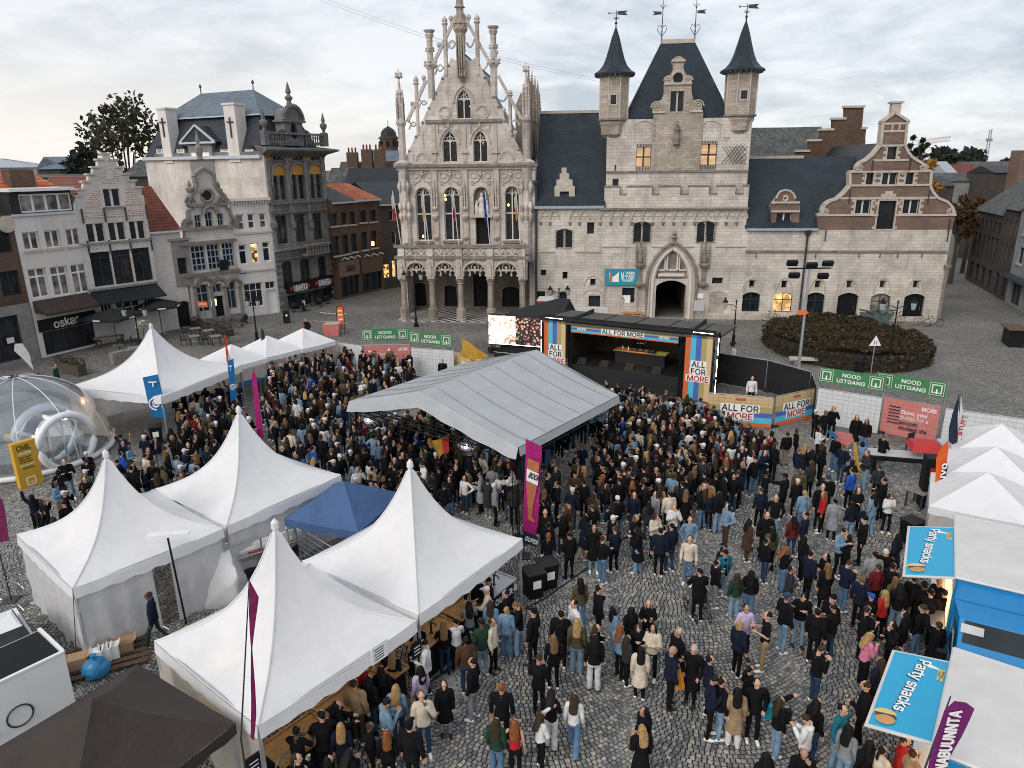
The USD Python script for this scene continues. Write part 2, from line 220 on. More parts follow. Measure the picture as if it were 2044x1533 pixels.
spec('masonry',sandstone=dict(c1=(.57,.52,.465),c2=(.475,.425,.37),mortar=(.32,.285,.25),bw=.62,rh=.27,ms=.012,stain=(.13,.112,.098),amt=.5,streak=.62),sandstone_worn=dict(c1=(.43,.375,.315),c2=(.31,.265,.215),mortar=(.21,.18,.15),bw=.46,rh=.2,ms=.012,stain=(.12,.095,.075),amt=.6,streak=.6),gothic_stone=dict(c1=(.56,.50,.455),c2=(.485,.43,.39),mortar=(.33,.29,.26),bw=.7,rh=.33,ms=.008,stain=(.075,.062,.054),amt=.55,streak=.88),gothic_dark=dict(c1=(.33,.285,.235),c2=(.27,.23,.19),mortar=(.17,.145,.12),bw=.5,rh=.4,ms=.006,stain=(.06,.05,.043),amt=.6,streak=.85),grey_stone=dict(c1=(.225,.215,.20),c2=(.17,.165,.155),mortar=(.09,.088,.085),bw=.6,rh=.3,ms=.01,stain=(.05,.048,.046),amt=.6,streak=.7),white_brick=dict(c1=(.60,.555,.52),c2=(.53,.49,.455),mortar=(.42,.385,.36),bw=.24,rh=.085,ms=.008,stain=(.22,.20,.18),amt=.3,streak=.35),white_render=dict(c1=(.62,.575,.545),c2=(.61,.565,.535),mortar=(.60,.555,.525),bw=2.0,rh=1.0,ms=.002,stain=(.26,.23,.21),amt=.22,streak=.35,bump=.05),worn_render=dict(c1=(.55,.50,.455),c2=(.52,.47,.43),mortar=(.46,.41,.37),bw=.8,rh=.4,ms=.004,stain=(.15,.13,.115),amt=.5,streak=.7,bump=.1),red_brick=dict(c1=(.175,.10,.073),c2=(.115,.068,.053),mortar=(.24,.20,.165),bw=.24,rh=.09,ms=.011,stain=(.07,.05,.042),amt=.6,streak=.5),brown_brick=dict(c1=(.12,.068,.045),c2=(.08,.046,.034),mortar=(.10,.08,.065),bw=.22,rh=.075,ms=.010,stain=(.04,.03,.025),amt=.5,streak=.4),dark_brick=dict(c1=(.075,.062,.054),c2=(.055,.047,.042),mortar=(.05,.045,.04),bw=.24,rh=.08,ms=.01,stain=(.03,.027,.025),amt=.5,streak=.4),pattern_brick=dict(c1=(.36,.19,.145),c2=(.28,.145,.11),mortar=(.62,.57,.53),bw=.28,rh=.14,ms=.04,stain=(.2,.16,.14),amt=.2,streak=.2),grey_render=dict(c1=(.25,.26,.27),c2=(.24,.25,.26),mortar=(.23,.24,.25),bw=2.,rh=1.,ms=.002,stain=(.12,.12,.12),amt=.3,streak=.4,bump=.05))
spec('tiles',slate_blue=dict(c1=(.024,.036,.048),c2=(.016,.025,.034),rw=.24,rh=.15,dark=.5,rough=.42),slate_dark=dict(c1=(.022,.026,.031),c2=(.014,.017,.021),rw=.26,rh=.16,dark=.5,rough=.45),slate_light=dict(c1=(.13,.17,.205),c2=(.095,.13,.165),rw=.3,rh=.17,dark=.45,rough=.4,axis='sum'),slate_old=dict(c1=(.11,.115,.11),c2=(.05,.052,.052),rw=.3,rh=.2,dark=.5,rough=.7),roof_tile_orange=dict(c1=(.60,.165,.05),c2=(.44,.105,.035),rw=.26,rh=.24,dark=.22,rough=.6,bump=1.0),roof_tile_red=dict(c1=(.21,.058,.032),c2=(.13,.038,.025),rw=.26,rh=.24,dark=.25,rough=.65,bump=1.0))
spec('glass',window_glass=dict(c=(.012,.014,.016)),window_curtain=dict(c=(.05,.05,.05),curtain=(.34,.30,.26)),shop_glass=dict(c=(.010,.012,.015),rough=.05),windscreen=dict(c=(.015,.02,.022),rough=.04))
spec('lit',window_lit=dict(c=(1.0,.50,.16),e=2.2,scale=2.6,lo=.02),window_warm=dict(c=(1.0,.55,.22),e=1.6,scale=1.6,lo=.25),lattice_lit=dict(c=(1.0,.60,.32),e=1.2,scale=.8,lo=.7))
spec('plain',stone_trim=dict(c=(.44,.385,.33),rough=.85,var=.22,scale=2.2,bump=.3,bscale=14),stone_white=dict(c=(.58,.54,.50),rough=.8,var=.12),stone_dirty=dict(c=(.20,.17,.145),rough=.9,var=.45,scale=2.0,bump=.4,bscale=10),stone_grey=dict(c=(.20,.19,.18),rough=.85,var=.3,scale=2.5,bump=.3,bscale=12),black_paint=dict(c=(.007,.0075,.009),rough=.55,var=.2,spec_=.2),black_cloth=dict(c=(.010,.011,.013),rough=.9,var=.3),steel=dict(c=(.36,.38,.40),rough=.35,metal=.9,var=.2),galvanised=dict(c=(.42,.44,.46),rough=.45,metal=.7,var=.15),alu=dict(c=(.55,.57,.6),rough=.35,metal=.8,var=.1),dark_metal=dict(c=(.03,.032,.036),rough=.5,var=.2),white_paint=dict(c=(.70,.70,.70),rough=.45,var=.06),lead=dict(c=(.30,.34,.38),rough=.5,var=.2),zinc_light=dict(c=(.45,.49,.53),rough=.5,var=.15),gold=dict(c=(.55,.30,.055),rough=.35,metal=.6,var=.35,scale=9.0),wood=dict(c=(.42,.235,.085),rough=.5,var=.3,scale=5.0),wood_dark=dict(c=(.10,.062,.04),rough=.7,var=.35,scale=4.0),wood_grey=dict(c=(.20,.18,.155),rough=.8,var=.3,scale=4.0),blue_grey_paint=dict(c=(.30,.36,.42),rough=.55,var=.1),asphalt=dict(c=(.05,.05,.052),rough=.9,var=.25,scale=2.0),joint_sand=dict(c=(.018,.017,.016),rough=.95,var=.5,scale=8.0),soil=dict(c=(.045,.036,.028),rough=.95,var=.4),bark=dict(c=(.06,.048,.038),rough=.95,var=.4),bronze_green=dict(c=(.055,.085,.08),rough=.5,var=.4,metal=.3),cardboard=dict(c=(.36,.235,.14),rough=.85,var=.15),rubber=dict(c=(.014,.014,.015),rough=.85,var=.2),red_paint=dict(c=(.42,.02,.02),rough=.4,var=.08),red_cloth=dict(c=(.45,.03,.03),rough=.8,var=.1),orange_sign=dict(c=(.75,.16,.04),rough=.5,var=.05),silver=dict(c=(.75,.77,.8),rough=.12,metal=1.0,var=.05),letter_white=dict(c=(.78,.78,.76),rough=.5,var=.02),letter_black=dict(c=(.012,.012,.014),rough=.5,var=.1),letter_red=dict(c=(.36,.028,.022),rough=.5,var=.05),letter_grey=dict(c=(.45,.45,.45),rough=.5,var=.1))
spec('clear',clear_vinyl=dict(c=(.86,.90,.94),fac=.17,rough=.12),clear_sheet=dict(fac=.22,rough=.25))
SKYLINE=0
# the ground
spec('fans',paving_far={})
spec('island',sett=dict(ramp=[(0,(.11,.114,.12)),(.35,(.185,.188,.19)),(.62,(.25,.246,.238)),(.84,(.30,.282,.25)),(.95,(.36,.32,.26)),(1.0,(.44,.39,.31))],rough=.8,nvar=.3,nscale=14.0))
NEAR_Y1=33.0
def build_ground():
 m=MB().quad((-1500,-300,-.012),(1500,-300,-.012),(1500,3000,-.012),(-1500,3000,-.012));m.build('ground','paving_far',kind='structure',label='grey sett paved market square between the houses',cat='ground')
 rng=np.random.default_rng(7);per,pitch=5.0,.135
 x0,x1,y0,y1=-22.0,21.0,13.0,NEAR_Y1
 MB().quad((x0,y0,-.008),(x1,y0,-.008),(x1,y1,-.008),(x0,y1,-.008)).build('paving_bed','joint_sand',kind='structure',label='dark joint sand bed under the near setts',cat='ground')
 C=[]
 for b in range(int((x1-x0)/per)+1):
  cx=x0+(b+.5)*per;R=per*.68;amax=math.asin(per/2/R)*1.01
  n=int(2*amax*R/pitch)
  for r in range(-4,int((y1-y0)/pitch)+14):
   yc=y0+r*pitch
   off=rng.uniform(-.5,.5)*.8;k=np.arange(n);w=rng.uniform(.84,1.12,n);e=np.concatenate([[0],np.cumsum(w)]);e=(e/e[-1]-.5)*2*amax
   am=(e[1:]+e[:-1])/2;aw=(e[1:]-e[:-1])*R
   C.append(np.stack([cx+R*np.sin(am),yc-R*(np.cos(am)-1)-R*.25,am,aw,np.full(n,pitch)*(.55+.45*np.cos(am))],1))
 C=np.vstack(C);C=C[(C[:,1]>y0)&(C[:,1]<y1)&(C[:,0]>x0)&(C[:,0]<x1)]
 pxs=np.array([PX((c[0],c[1],0))for c in C]);C=C[(pxs[:,0]>-60)&(pxs[:,0]<2110)&(pxs[:,1]<1600)]
 n=len(C);hw=C[:,3]/2-.009;hd=C[:,4]/2-.009;hgt=rng.uniform(.004,.016,n);tilt=rng.uniform(-.05,.05,(n,2));rot=C[:,2]+rng.uniform(-.08,.08,n)
 sq=np.array([(-1,-1),(1,-1),(1,1),(-1,1)],float)
 V=np.zeros((n,8,3))
 for k in range(4):
  jx,jy=rng.uniform(.88,1.0,n),rng.uniform(.88,1.0,n)
  for lvl,(s_,zz)in enumerate(((1.0,-.012),(.84,None))):
   lx,ly=sq[k,0]*hw*s_*jx,sq[k,1]*hd*s_*jy
   V[:,lvl*4+k,0]=C[:,0]+lx*np.cos(rot)-ly*np.sin(rot);V[:,lvl*4+k,1]=C[:,1]+lx*np.sin(rot)+ly*np.cos(rot)
   V[:,lvl*4+k,2]=zz if zz is not None else hgt+tilt[:,0]*lx+tilt[:,1]*ly
 F1=np.array([(4,5,6),(4,6,7),(0,1,5),(0,5,4),(1,2,6),(1,6,5),(2,3,7),(2,7,6),(3,0,4),(3,4,7)])
 par=thing('sett_paving','near part of the square, grey and buff stone setts laid in arched rows','paving',kind='structure')
 order=np.argsort(np.abs(C[:,0]-5.5)**2+(C[:,1]-16.6)**2*3)
 for i in order[:300]:set_tone(usdkit.mesh(stage,npath(par,'sett'),(V[i],F1),MAT('sett')),8,int(i))
 rest=order[300:];F=(F1[None]+(np.arange(len(rest))*8)[:,None,None]).reshape(-1,3)
 tag(set_tone(usdkit.mesh(stage,npath(par,'sett_field'),(V[rest].reshape(-1,3),F),MAT('sett')),8),kind='stuff')
build_ground()
Z1,Z2,Z3,Z4,Z5,Z6,Z7,Z8=ZF(0,180,3.065),ZF(280,160,3.065),ZF(640,240,3.83),ZF(770,0,4.644),ZF(770,300,4.259),ZF(1050,0,4.088),ZF(1050,300,4.088),ZF(1480,180,3.193)
Z9=ZF(820,0,7.665)
FA=-0.11
FH=Fr(G(1340,636)[:2],FA)
FL=Fr((FH.O-FH.N*2.5)[:2],FA)
def zr(fr,Z,x0,y0,x1,y1,y=0.0):a=Z(x0,y0);b=Z(x1,y1);return fr.rect(a[0],a[1],b[0],b[1],y)
def zp(fr,Z,pts,y=0.0):return[tuple(fr.at(*Z(*p),y))for p in pts]
def window(par,u0,u1,z0,z1,kind=None,y=0.22,glass='window_glass',frame='white_paint',nx=2,nz=2,bar=.05,fw=.07,sill=None,name='window',tracery=None,cross=None):
 "pane set back in its opening, with frame and glazing bars; returns the opening"
 o=arched(u0,u1,z0,z1,kind);P=Polygon(o);fw=fw*.8
 w=MB().poly(P,y+.03,y+.06).build(name,glass,par)
 f=MB();ring=P.difference(P.buffer(-fw,join_style=2))
 bars=[]
 for i in range(1,nx):x=u0+(u1-u0)*i/nx;bars.append(Polygon([(x-bar/2,z0),(x+bar/2,z0),(x+bar/2,z1),(x-bar/2,z1)]))
 zs=cross if cross is not None else[j/nz for j in range(1,nz)]
 for t in zs:zz=z0+(z1-z0)*t;bars.append(Polygon([(u0,zz-bar/2),(u1,zz-bar/2),(u1,zz+bar/2),(u0,zz+bar/2)]))
 S=unary_union([ring]+[b.intersection(P)for b in bars]);f.poly(S,y-.04,y+.032);f.build('frame',frame,w)
 if tracery:
  t=MB();c=(u0+u1)/2;W=u1-u0;r=W*.19;zc=z1-W*(.36 if kind!='gothic' else.5)
  t.tube([(p[0],y-.02,p[1])for p in arc(c,zc,r,0,2*pi,14)],.035,5)
  for sx in(-1,1):
   t.tube([(p[0],y-.02,p[1])for p in arc(c+sx*W*.25,zc-r-W*.16,W*.24,0,pi,8)],.032,5)
   t.tube([(p[0],y-.02,p[1])for p in arc(c+sx*W*.26,zc-r*.2,W*.13,0,2*pi,8)],.025,4)
  t.build('tracery',tracery,w)
 if sill:MB().box(u0-.12,u1+.12,-.12,.04,z0-.16,z0-.005).build('sill',sill,w)
 return o
def ornament(mb,u0,u1,z0,z1,y,r=.05,kind='arch'):
 "carved blind tracery: raised mouldings on the wall"
 c,W,h=(u0+u1)/2,u1-u0,z1-z0
 for i in(-1,0,1):
  mb.tube(ringpts(arc(c+i*W/3,z1-h*.22,W/6,0,pi,7),y),r,4)
  mb.tube(ringpts(arc(c+i*W/3,z1-h*.45,W/7.2,pi*.1,pi*1.9,9),y),r*.8,4)
 mb.tube(ringpts([(u0+W*.06,z0),(u0+W*.2,z0+h*.1),(c-W*.12,z0+h*.22),(c,z0+h*.5),(c+W*.12,z0+h*.22),(u1-W*.2,z0+h*.1),(u1-W*.06,z0)],y),r,4)
 mb.lathe([(.02,0),(.16,.08),(.2,.2),(.12,.3),(.2,.42),(.02,.6)],(c,y,z0+h*.48),6)
 for i in(-1,1):mb.tube(ringpts(arc(c+i*W*.38,z0+h*.08,W*.09,0,pi*1.6,8),y),r*.8,4)
def pinnacle(mb,x,y,z,w,h,n=4):
 "slender shaft, crocketed spirelet and finial"
 mb.lathe([(w*.5,0),(w*.5,h*.5),(w*.66,h*.52),(w*.66,h*.56),(w*.45,h*.58),(w*.08,h*.93),(w*.22,h*.95),(w*.05,h)],(x,y,z),n,ph=pi/4)
 for k in range(3):
  zz=z+h*(.62+.1*k);rr=w*(.42-.1*k)
  for a in range(4):mb.lathe([(.01,0),(w*.13,w*.12),(.01,w*.3)],(x+rr*cos(a*pi/2),y+rr*sin(a*pi/2),zz),5)
def build_gothic_wing():
 fr=FH;th=thing_fr('town_hall','pale carved gothic town hall wing with pointed gable and open arcade','building',fr)
 S='gothic_stone'
 zc=fr.at(*Z5(640,135))[1];zfl=fr.at(*Z5(640,800))[1];uL=fr.at(*Z5(118,450))[0];uR=fr.at(*Z5(1268,450))[0]
 # upper storey wall with windows
 wins=[(250,770,392,312),(488,765,638,308),(1005,765,1142,300)]
 outer=[(uL,zfl-1.6),(uR,zfl-1.6),(uR,zc),(uL,zc)];holes=[]
 glows=['window_glass','window_glass','window_lit']
 for(x0,yb,x1,yt),g in zip(wins,glows):
  a=zr(fr,Z5,x0+8,yt,x1-6,yb);holes.append(window(th,*a,kind='round',y=.3,glass='window_glass',frame=('stone_white'),nx=2,cross=[.5],bar=.11,fw=.09,tracery='stone_white'))
  MB().box(a[0]-.2,a[1]+.2,-.25,.02,a[2]-.22,a[2]-.02).build('sill','stone_dirty',th)
 for k,(x,y)in enumerate([(505,430),(1040,478),(312,745),(500,398)]):
  p=fr.at(*Z5(x,y));MB().lathe([(.01,0),(.07,.03),(.1,.12),(.07,.2),(.01,.26)],(p[0],.30,p[1]),8).build('lamp','lamp_glow',th)
 nb=zr(fr,Z5,745,305,880,545);holes.append(arched(*nb,'round'))
 db=zr(fr,Z5,765,575,888,800);holes.append(arched(*db,None))
 MB().poly(outer,0,.6,holes).build('wall',S,th)
 MB().poly(arched(*nb,'round'),.4,.5).build('niche_back','stone_dirty',th)
 MB().poly(arched(*db,None),.45,.5).build('balcony_door','black_paint',th)
 st=MB();c=(nb[0]+nb[1])/2;h=nb[3]-nb[2]
 st.lathe([(.28,0),(.34,h*.12),(.26,h*.3),(.22,h*.42),(.3,h*.5),(.24,h*.58),(.09,h*.62),(.13,h*.68),(.11,h*.74),(.02,h*.78)],(c,.18,nb[2]),9,sy=.7)
 for s_ in(-1,1):st.lathe([(.16,0),(.2,h*.2),(.14,h*.36),(.08,h*.4),(.09,h*.46),(.02,h*.5)],(c+s_*.48,.22,nb[2]),7);st.beam((c+s_*.2,.1,nb[2]+h*.52),(c+s_*.4,0,nb[2]+h*.38),.1)
 st.build('niche_statue','stone_white',th)
 MB().box(nb[0]-.3,nb[1]+.3,-.35,.3,nb[2]-.25,nb[2]-.02).build('niche_ledge','stone_trim',th)
 for n_,(x0,x1)in enumerate([(220,395),(455,640),(715,895),(975,1150)]):
  o=MB();a=zr(fr,Z5,x0,150,x1,290);ornament(o,*a,-.04,.055);o.build('blind_tracery','stone_trim',th)
 hm=[holes[0],holes[1],holes[3],holes[2]]
 for h_ in hm:
  pts=[(p[0],-.03,p[1])for p in h_[2:]];MB().tube(pts,.10,6).build('hood_mould','stone_trim',th)
 for x in(420,675,940):
  u=fr.at(*Z5(x,480))[0];p=MB();p.box(u-.3,u+.3,-.14,.02,zfl,zc-.1)
  zt=fr.at(*Z5(x,300))[1];zb=fr.at(*Z5(x,560))[1]
  for k in range(3):pinnacle(p,u+(k-1)*.22,-.26,zt-2.0,.17,2.0+(.5 if k==1 else 0))
  p.lathe([(.05,-.5),(.34,-.1),(.36,.05),(.3,.12)],(u,-.18,zb),8);p.lathe([(.26,0),(.3,.15),(.1,.3)],(u,-.2,zt-2.1),6)
  zq=fr.at(*Z5(x,740))[1];p.lathe([(.03,-.35),(.3,-.05),(.33,.1),(.25,.16)],(u,-.16,zq),8)
  for dx in(-.26,.26):p.tube([(u+dx,-.15,zfl+.1),(u+dx,-.15,zc-.4)],.05,5)
  p.build('pilaster','stone_trim',th)
 MB().box(uL-.3,uR+.25,-.42,.5,zc-.06,zc+.2).build('cornice','stone_dirty',th)
 MB().box(uL-.12,uR+.1,-.2,.02,zc-.3,zc-.07).build('frieze','stone_trim',th)
 # corner buttress turrets
 for side,ux,ztop in((-1,uL+.55,fr.at(*Z4(135,640))[1]),(1,uR-.75,fr.at(*Z4(1290,575))[1])):
  t=MB();w=.40
  t.lathe([(w,zfl-1.5),(w,zc-.2),(w+.35,zc+.1),(w+.45,zc+.3),(w*.9,zc+.55),(w*.82,zc+.6),(w*.8,zc+(ztop-zc)*.42),(w*1.15,zc+(ztop-zc)*.45),(w*1.0,zc+(ztop-zc)*.48),(w*.55,zc+(ztop-zc)*.50),(w*.52,zc+(ztop-zc)*.74),(w*.7,zc+(ztop-zc)*.76),(w*.35,zc+(ztop-zc)*.80),(w*.16,zc+(ztop-zc)*.9),(w*.75,zc+(ztop-zc)*.925),(w*.2,zc+(ztop-zc)*.935),(w*.10,ztop)],(ux,-.1,0),8,ph=pi/8)
  for a in range(4):
   an=a*pi/2+pi/4;pinnacle(t,ux+w*.85*cos(an),-.1+w*.85*sin(an),zc+(ztop-zc)*.46,.2,(ztop-zc)*.34)
   t.lathe([(.01,0),(.12,.06),(.05,.3),(.12,.36),(.01,.5)],(ux+w*.72*cos(an),-.1+w*.72*sin(an),zc+(ztop-zc)*.91),5)
  for zt_ in(310,480,560):
   zz=fr.at(*Z5(180 if side<0 else 1200,zt_))[1]
   for k in(-1,0,1):t.lathe([(.03,-.5),(.2,-.1),(.22,.1),(.05,.5)],(ux+k*.38,-.1-w*.8,zz),6)
  t.build('corner_turret','gothic_stone',th)
  # gable wall
 A=zp(fr,Z4,[(225,1440),(1240,1440),(790,560),(650,560)])
 zg=zc+.2;A[0]=(uL+1.0,zg);A[1]=(uR-1.3,zg);gh=[]
 for(x0,y0,x1,y1)in((525,1215,660,1515),(808,1210,942,1510),(655,830,787,1100)):
  a=zr(fr,Z4,x0,y0,x1,y1);a=(a[0],a[1],max(a[2],zg+.15),a[3])
  gh.append(window(th,*a,kind='gothic',y=.28,glass='gable_lit',frame='stone_white',nx=2,cross=[.70],bar=.09,fw=.08,tracery='stone_white'))
 MB().poly(A,0,.7,gh).build('gable_wall',S,th)
 for h_ in gh:
  b=MB().tube([(p[0],-.03,p[1])for p in Polygon(h_).buffer(.25).exterior.coords if p[1]>(min(q[1]for q in h_)+.35*(max(q[1]for q in h_)-min(q[1]for q in h_)))],.09,5)
  top=max(h_,key=lambda q:q[1]);b.lathe([(.02,0),(.16,.1),(.05,.25),(.14,.34),(.01,.6)],(top[0],-.05,top[1]+.2),6);b.build('hood_mould','stone_trim',th)
 o=MB()
 for(x,y,r)in((345,1480,62),(1125,1470,66),(548,1045,55),(895,1040,60)):
  p=fr.at(*Z4(x,y));q=fr.at(*Z4(x+r,y));rr=q[0]-p[0];a0=0 if y<1200 else-.1;o.tube(ringpts(arc(p[0],p[1],rr,a0,(2*pi if y<1200 else pi+.1),16),-.02),.07,5);o.tube(ringpts(arc(p[0],p[1],rr*.72,a0,(2*pi if y<1200 else pi+.1),14),-.01),.04,4)
 for(x,y0,y1)in((440,1150,1500),(726,1150,1500),(1012,1150,1500),(480,1150,1230),(680,1150,1230),(780,1150,1230),(960,1150,1230)):
  a,b=fr.at(*Z4(x,y0)),fr.at(*Z4(x,y1));w=.16 if y1>1300 else.05;o.box(a[0]-w,a[0]+w,-.09,.02,max(b[1],zg),a[1])
  if y1>1300:cz=fr.at(*Z4(x,1420))[1];o.box(a[0]-.3,a[0]+.3,-.22,.02,cz,cz+.18)
 for(x0,x1)in((480,680),(770,970)):a=zr(fr,Z4,x0,1155,x1,1220);ornament(o,a[0],a[1],a[2],a[3],-.02,.035)
 o.build('gable_mouldings','stone_trim',th)
 b0,b1=fr.at(*Z4(400,1130)),fr.at(*Z4(1045,1115));MB().box(b0[0]-.3,b1[0]+.3,-.22,.1,b0[1]-.1,b0[1]+.14).build('string_course','stone_dirty',th)
 for a,b in((A[0],A[3]),(A[1],A[2])):
  MB().beam((a[0],.25,a[1]),(b[0],.25,b[1]),.95,.42,upv=(0,1,0)).build('coping','gothic_stone',th)
  kn=MB()
  for t in(.08,.22,.36,.5,.64,.78,.9):
   x,z=a[0]+(b[0]-a[0])*t,a[1]+(b[1]-a[1])*t;d=-1 if b[0]>a[0]else 1
   kn.lathe([(.04,-.1),(.07,.15),(.17,.28),(.18,.4),(.08,.5),(.02,.54)],(x+d*.2,.15,z+.1),7)
  kn.build('crockets','stone_dirty',th)
  # central turret over the gable
 t=MB();u=fr.at(*Z9(770,600))[0]
 zz=lambda y:fr.at(*Z9(770,y))[1];k_=.66
 t.lathe([(.03,zz(1265)),(.35,zz(1215)),(.62,zz(1180)),(.58,zz(1165)),(.5,zz(1060)),(.5,zz(830)),(.60,zz(800)),(.66,zz(520)),(.95,zz(465)),(.95,zz(440)),(.72,zz(400)),(.62,zz(330)),(.5,zz(300)),(.46,zz(130)),(.72,zz(122)),(.5,zz(90)),(.44,zz(-30)),(.4,zz(-60)),(.10,zz(-150)),(.3,zz(-160)),(.05,zz(-200))],(u,-.25,0),8,sx=.66,sy=.66,ph=pi/8)
 for dx in(-.3,-.1,.1,.3):t.box(u+dx-.045,u+dx+.045,-.72,-.45,zz(1060),zz(560));t.box(u+dx-.05,u+dx+.05,-.68,-.45,zz(1180),zz(1070))
 for a in range(8):an=a*pi/4;t.lathe([(.02,0),(.16,.1),(.05,.25),(.18,.34),(.01,.5)],(u+.48*cos(an),-.25+.48*sin(an),zz(440)),5)
 t.build('centre_turret','gothic_dark',th)
 # open struts and pinnacles along the gable
 def col(name,zx,ztop_y,zbot_y,w,cap):
  a=fr.at(*Z9(zx,zbot_y));b=fr.at(*Z9(zx,ztop_y));m=MB();h=b[1]-a[1]
  if cap=='flat':
   m.lathe([(w*.62,0),(w*.62,h*.42),(w*.85,h*.45),(w*.95,h*.5),(w*.62,h*.54),(w*.55,h*.55),(w*.5,h*.82),(w*.56,h*.84),(w*.5,h*.87),(w*.8,h*.93),(w*.62,h*.95),(w*1.0,h*.985),(w*1.0,h),(.05,h*1.005)],(b[0],.1,a[1]),8,ph=pi/8)
   for a_ in range(4):an=a_*pi/2;m.lathe([(.02,0),(.2,.12),(.08,.3),(.18,.4),(.02,.55)],(b[0]+w*.9*cos(an),.1+w*.9*sin(an),a[1]+h*.46),5);m.lathe([(.02,0),(.14,.1),(.05,.2),(.12,.28),(.02,.4)],(b[0]+w*.62*cos(an),.1+w*.62*sin(an),a[1]+h*.68),5)
  else:
   m.lathe([(w*.5,0),(w*.5,h*.84),(w*.85,h*.87),(w*.55,h*.89),(w*.72,h*.93),(w*.5,h*.96),(w*.1,h*.99),(.02,h)],(b[0],.1,a[1]),6)
  m.build(name,'gothic_stone',th)
 col('capped_shaft',275,455,1500,.50,'flat');col('capped_shaft',1255,395,1480,.50,'flat')
 col('strut_shaft',510,240,1160,.36,'bud');col('strut_shaft',1005,210,1150,.36,'bud')
 for(x,y0,y1)in((275,700,1250),(1150,830,1220)):
  a=fr.at(*Z4(x,y1));b=fr.at(*Z4(x,y0));m=MB();h=b[1]-a[1]
  m.lathe([(.16,0),(.16,h*.84),(.30,h*.87),(.18,h*.89),(.25,h*.93),(.08,h*.99),(.02,h)],(b[0],.1,a[1]),6);m.build('strut_shaft','gothic_stone',th)
 for p,q in(((345,970),(690,240)),((1200,950),(795,215))):
  a,b=fr.at(*Z9(*p)),fr.at(*Z9(*q));MB().beam((a[0],.1,a[1]),(b[0],.1,b[1]),.26,.26).build('raking_strut','gothic_stone',th)
 for p,q in(((195,1130),(375,740)),((1255,1100),(1040,700))):
  a,b=fr.at(*Z4(*p)),fr.at(*Z4(*q));MB().beam((a[0],.1,a[1]),(b[0],.1,b[1]),.26,.26).build('raking_strut','gothic_stone',th)
 for Z,p,q,bulge in((Z9,(545,620),(680,660),-.5),(Z9,(545,790),(680,665),.5),(Z9,(850,650),(975,590),-.5),(Z9,(380,1020),(500,1035),-.3),(Z9,(370,1140),(500,1040),.5),(Z9,(1050,1010),(1180,960),-.4),(Z4,(310,920),(380,950),-.3),(Z4,(300,1010),(380,955),.4),(Z4,(215,1120),(280,1150),-.3),(Z4,(215,1200),(285,1155),.4),(Z4,(1050,920),(1130,880),-.3),(Z4,(1170,1130),(1240,1160),.3)):
  a,b=fr.at(*Z(*p)),fr.at(*Z(*q));t=np.linspace(0,1,7);MB().tube(np.stack([a[0]+(b[0]-a[0])*t,np.full(7,.1),a[1]+(b[1]-a[1])*t+bulge*np.sin(t*pi)],1),.08,5).build('tracery_brace','gothic_stone',th)
 for Z,x,y in((Z9,610,310),(Z9,885,290),(Z9,430,720),(Z4,350,740),(Z4,245,980),(Z9,1300,830),(Z4,1090,1040),(Z4,1200,1250)):
  p=fr.at(*Z(x,y));MB().lathe([(.04,-.4),(.10,-.05),(.2,.1),(.2,.26),(.10,.36),(.02,.38)],(p[0],.1,p[1]),7).build('carved_knob','gothic_stone',th)
  # roof behind, and the row of small gables along the side
 zr_=A[2][1];um=(A[2][0]+A[3][0])/2;D=17.0
 r=MB()
 for s_,e in((1,A[1]),(-1,A[0])):
  r.quad((um,.5,zr_-.2),(e[0],.5,e[1]),(e[0],D,e[1]),(um,D,zr_-.2))
 r.tri((A[0][0],D,A[0][1]),(A[1][0],D,A[1][1]),(um,D,zr_-.2));r.build('roof','slate_dark',th)
 def side_gable(yy,sc,u):
  g=MB();z0=zc+.2
  g.box(u-.9*sc,u+.3,yy-.9*sc,yy+.9*sc,z0,z0+4.4*sc);g.hull([(u-.9*sc,yy-.9*sc,z0+4.4*sc),(u+.3,yy-.9*sc,z0+4.4*sc),(u-.9*sc,yy+.9*sc,z0+4.4*sc),(u+.3,yy+.9*sc,z0+4.4*sc),(u,yy,z0+5.4*sc),(u-.6,yy,z0+5.4*sc)])
  for dy in(-.9,-.3,.3,.9):pinnacle(g,u+.25,yy+dy*sc,z0+3.4*sc,.3,2.9*sc)
  pinnacle(g,u+.1,yy,z0+5.2*sc,.32,2.2*sc)
  for k in range(5):g.box(u+.28,u+.38,yy-.8*sc+k*.4*sc-.04,yy-.8*sc+k*.4*sc+.04,z0+.4,z0+4.2*sc)
  g.build('side_gable','gothic_dark',th)
 for yy in(3.2,7.0,10.8,14.6):side_gable(yy,1.12,uR-.9)
 cr=MB()
 for k in range(34):
  y_=.8+k*.48;cr.beam((um,y_,zr_-.1),(um,y_,zr_+.55),.05);cr.lathe([(.01,0),(.08,.07),(.01,.18)],(um,y_,zr_+.5),4)
 cr.box(um-.06,um+.06,.5,D,zr_-.25,zr_-.02);cr.build('ridge_cresting','dark_metal',th)
 # arcade and balcony in front
 y0=-2.5;P=lambda x,y:FL.at(*Z5(x,y))
 cols=[P(155,1300)[0],P(395,1300)[0],P(636,1300)[0],P(893,1300)[0],P(1160,1300)[0]]
 zt=P(640,812)[1];zrail=P(640,915)[1];zcap=P(640,1100)[1]
 sp=[(cols[0]-.45,zcap),(cols[-1]+.45,zcap),(cols[-1]+.45,zrail-.1),(cols[0]-.45,zrail-.1)]
 holes=[];tr=MB()
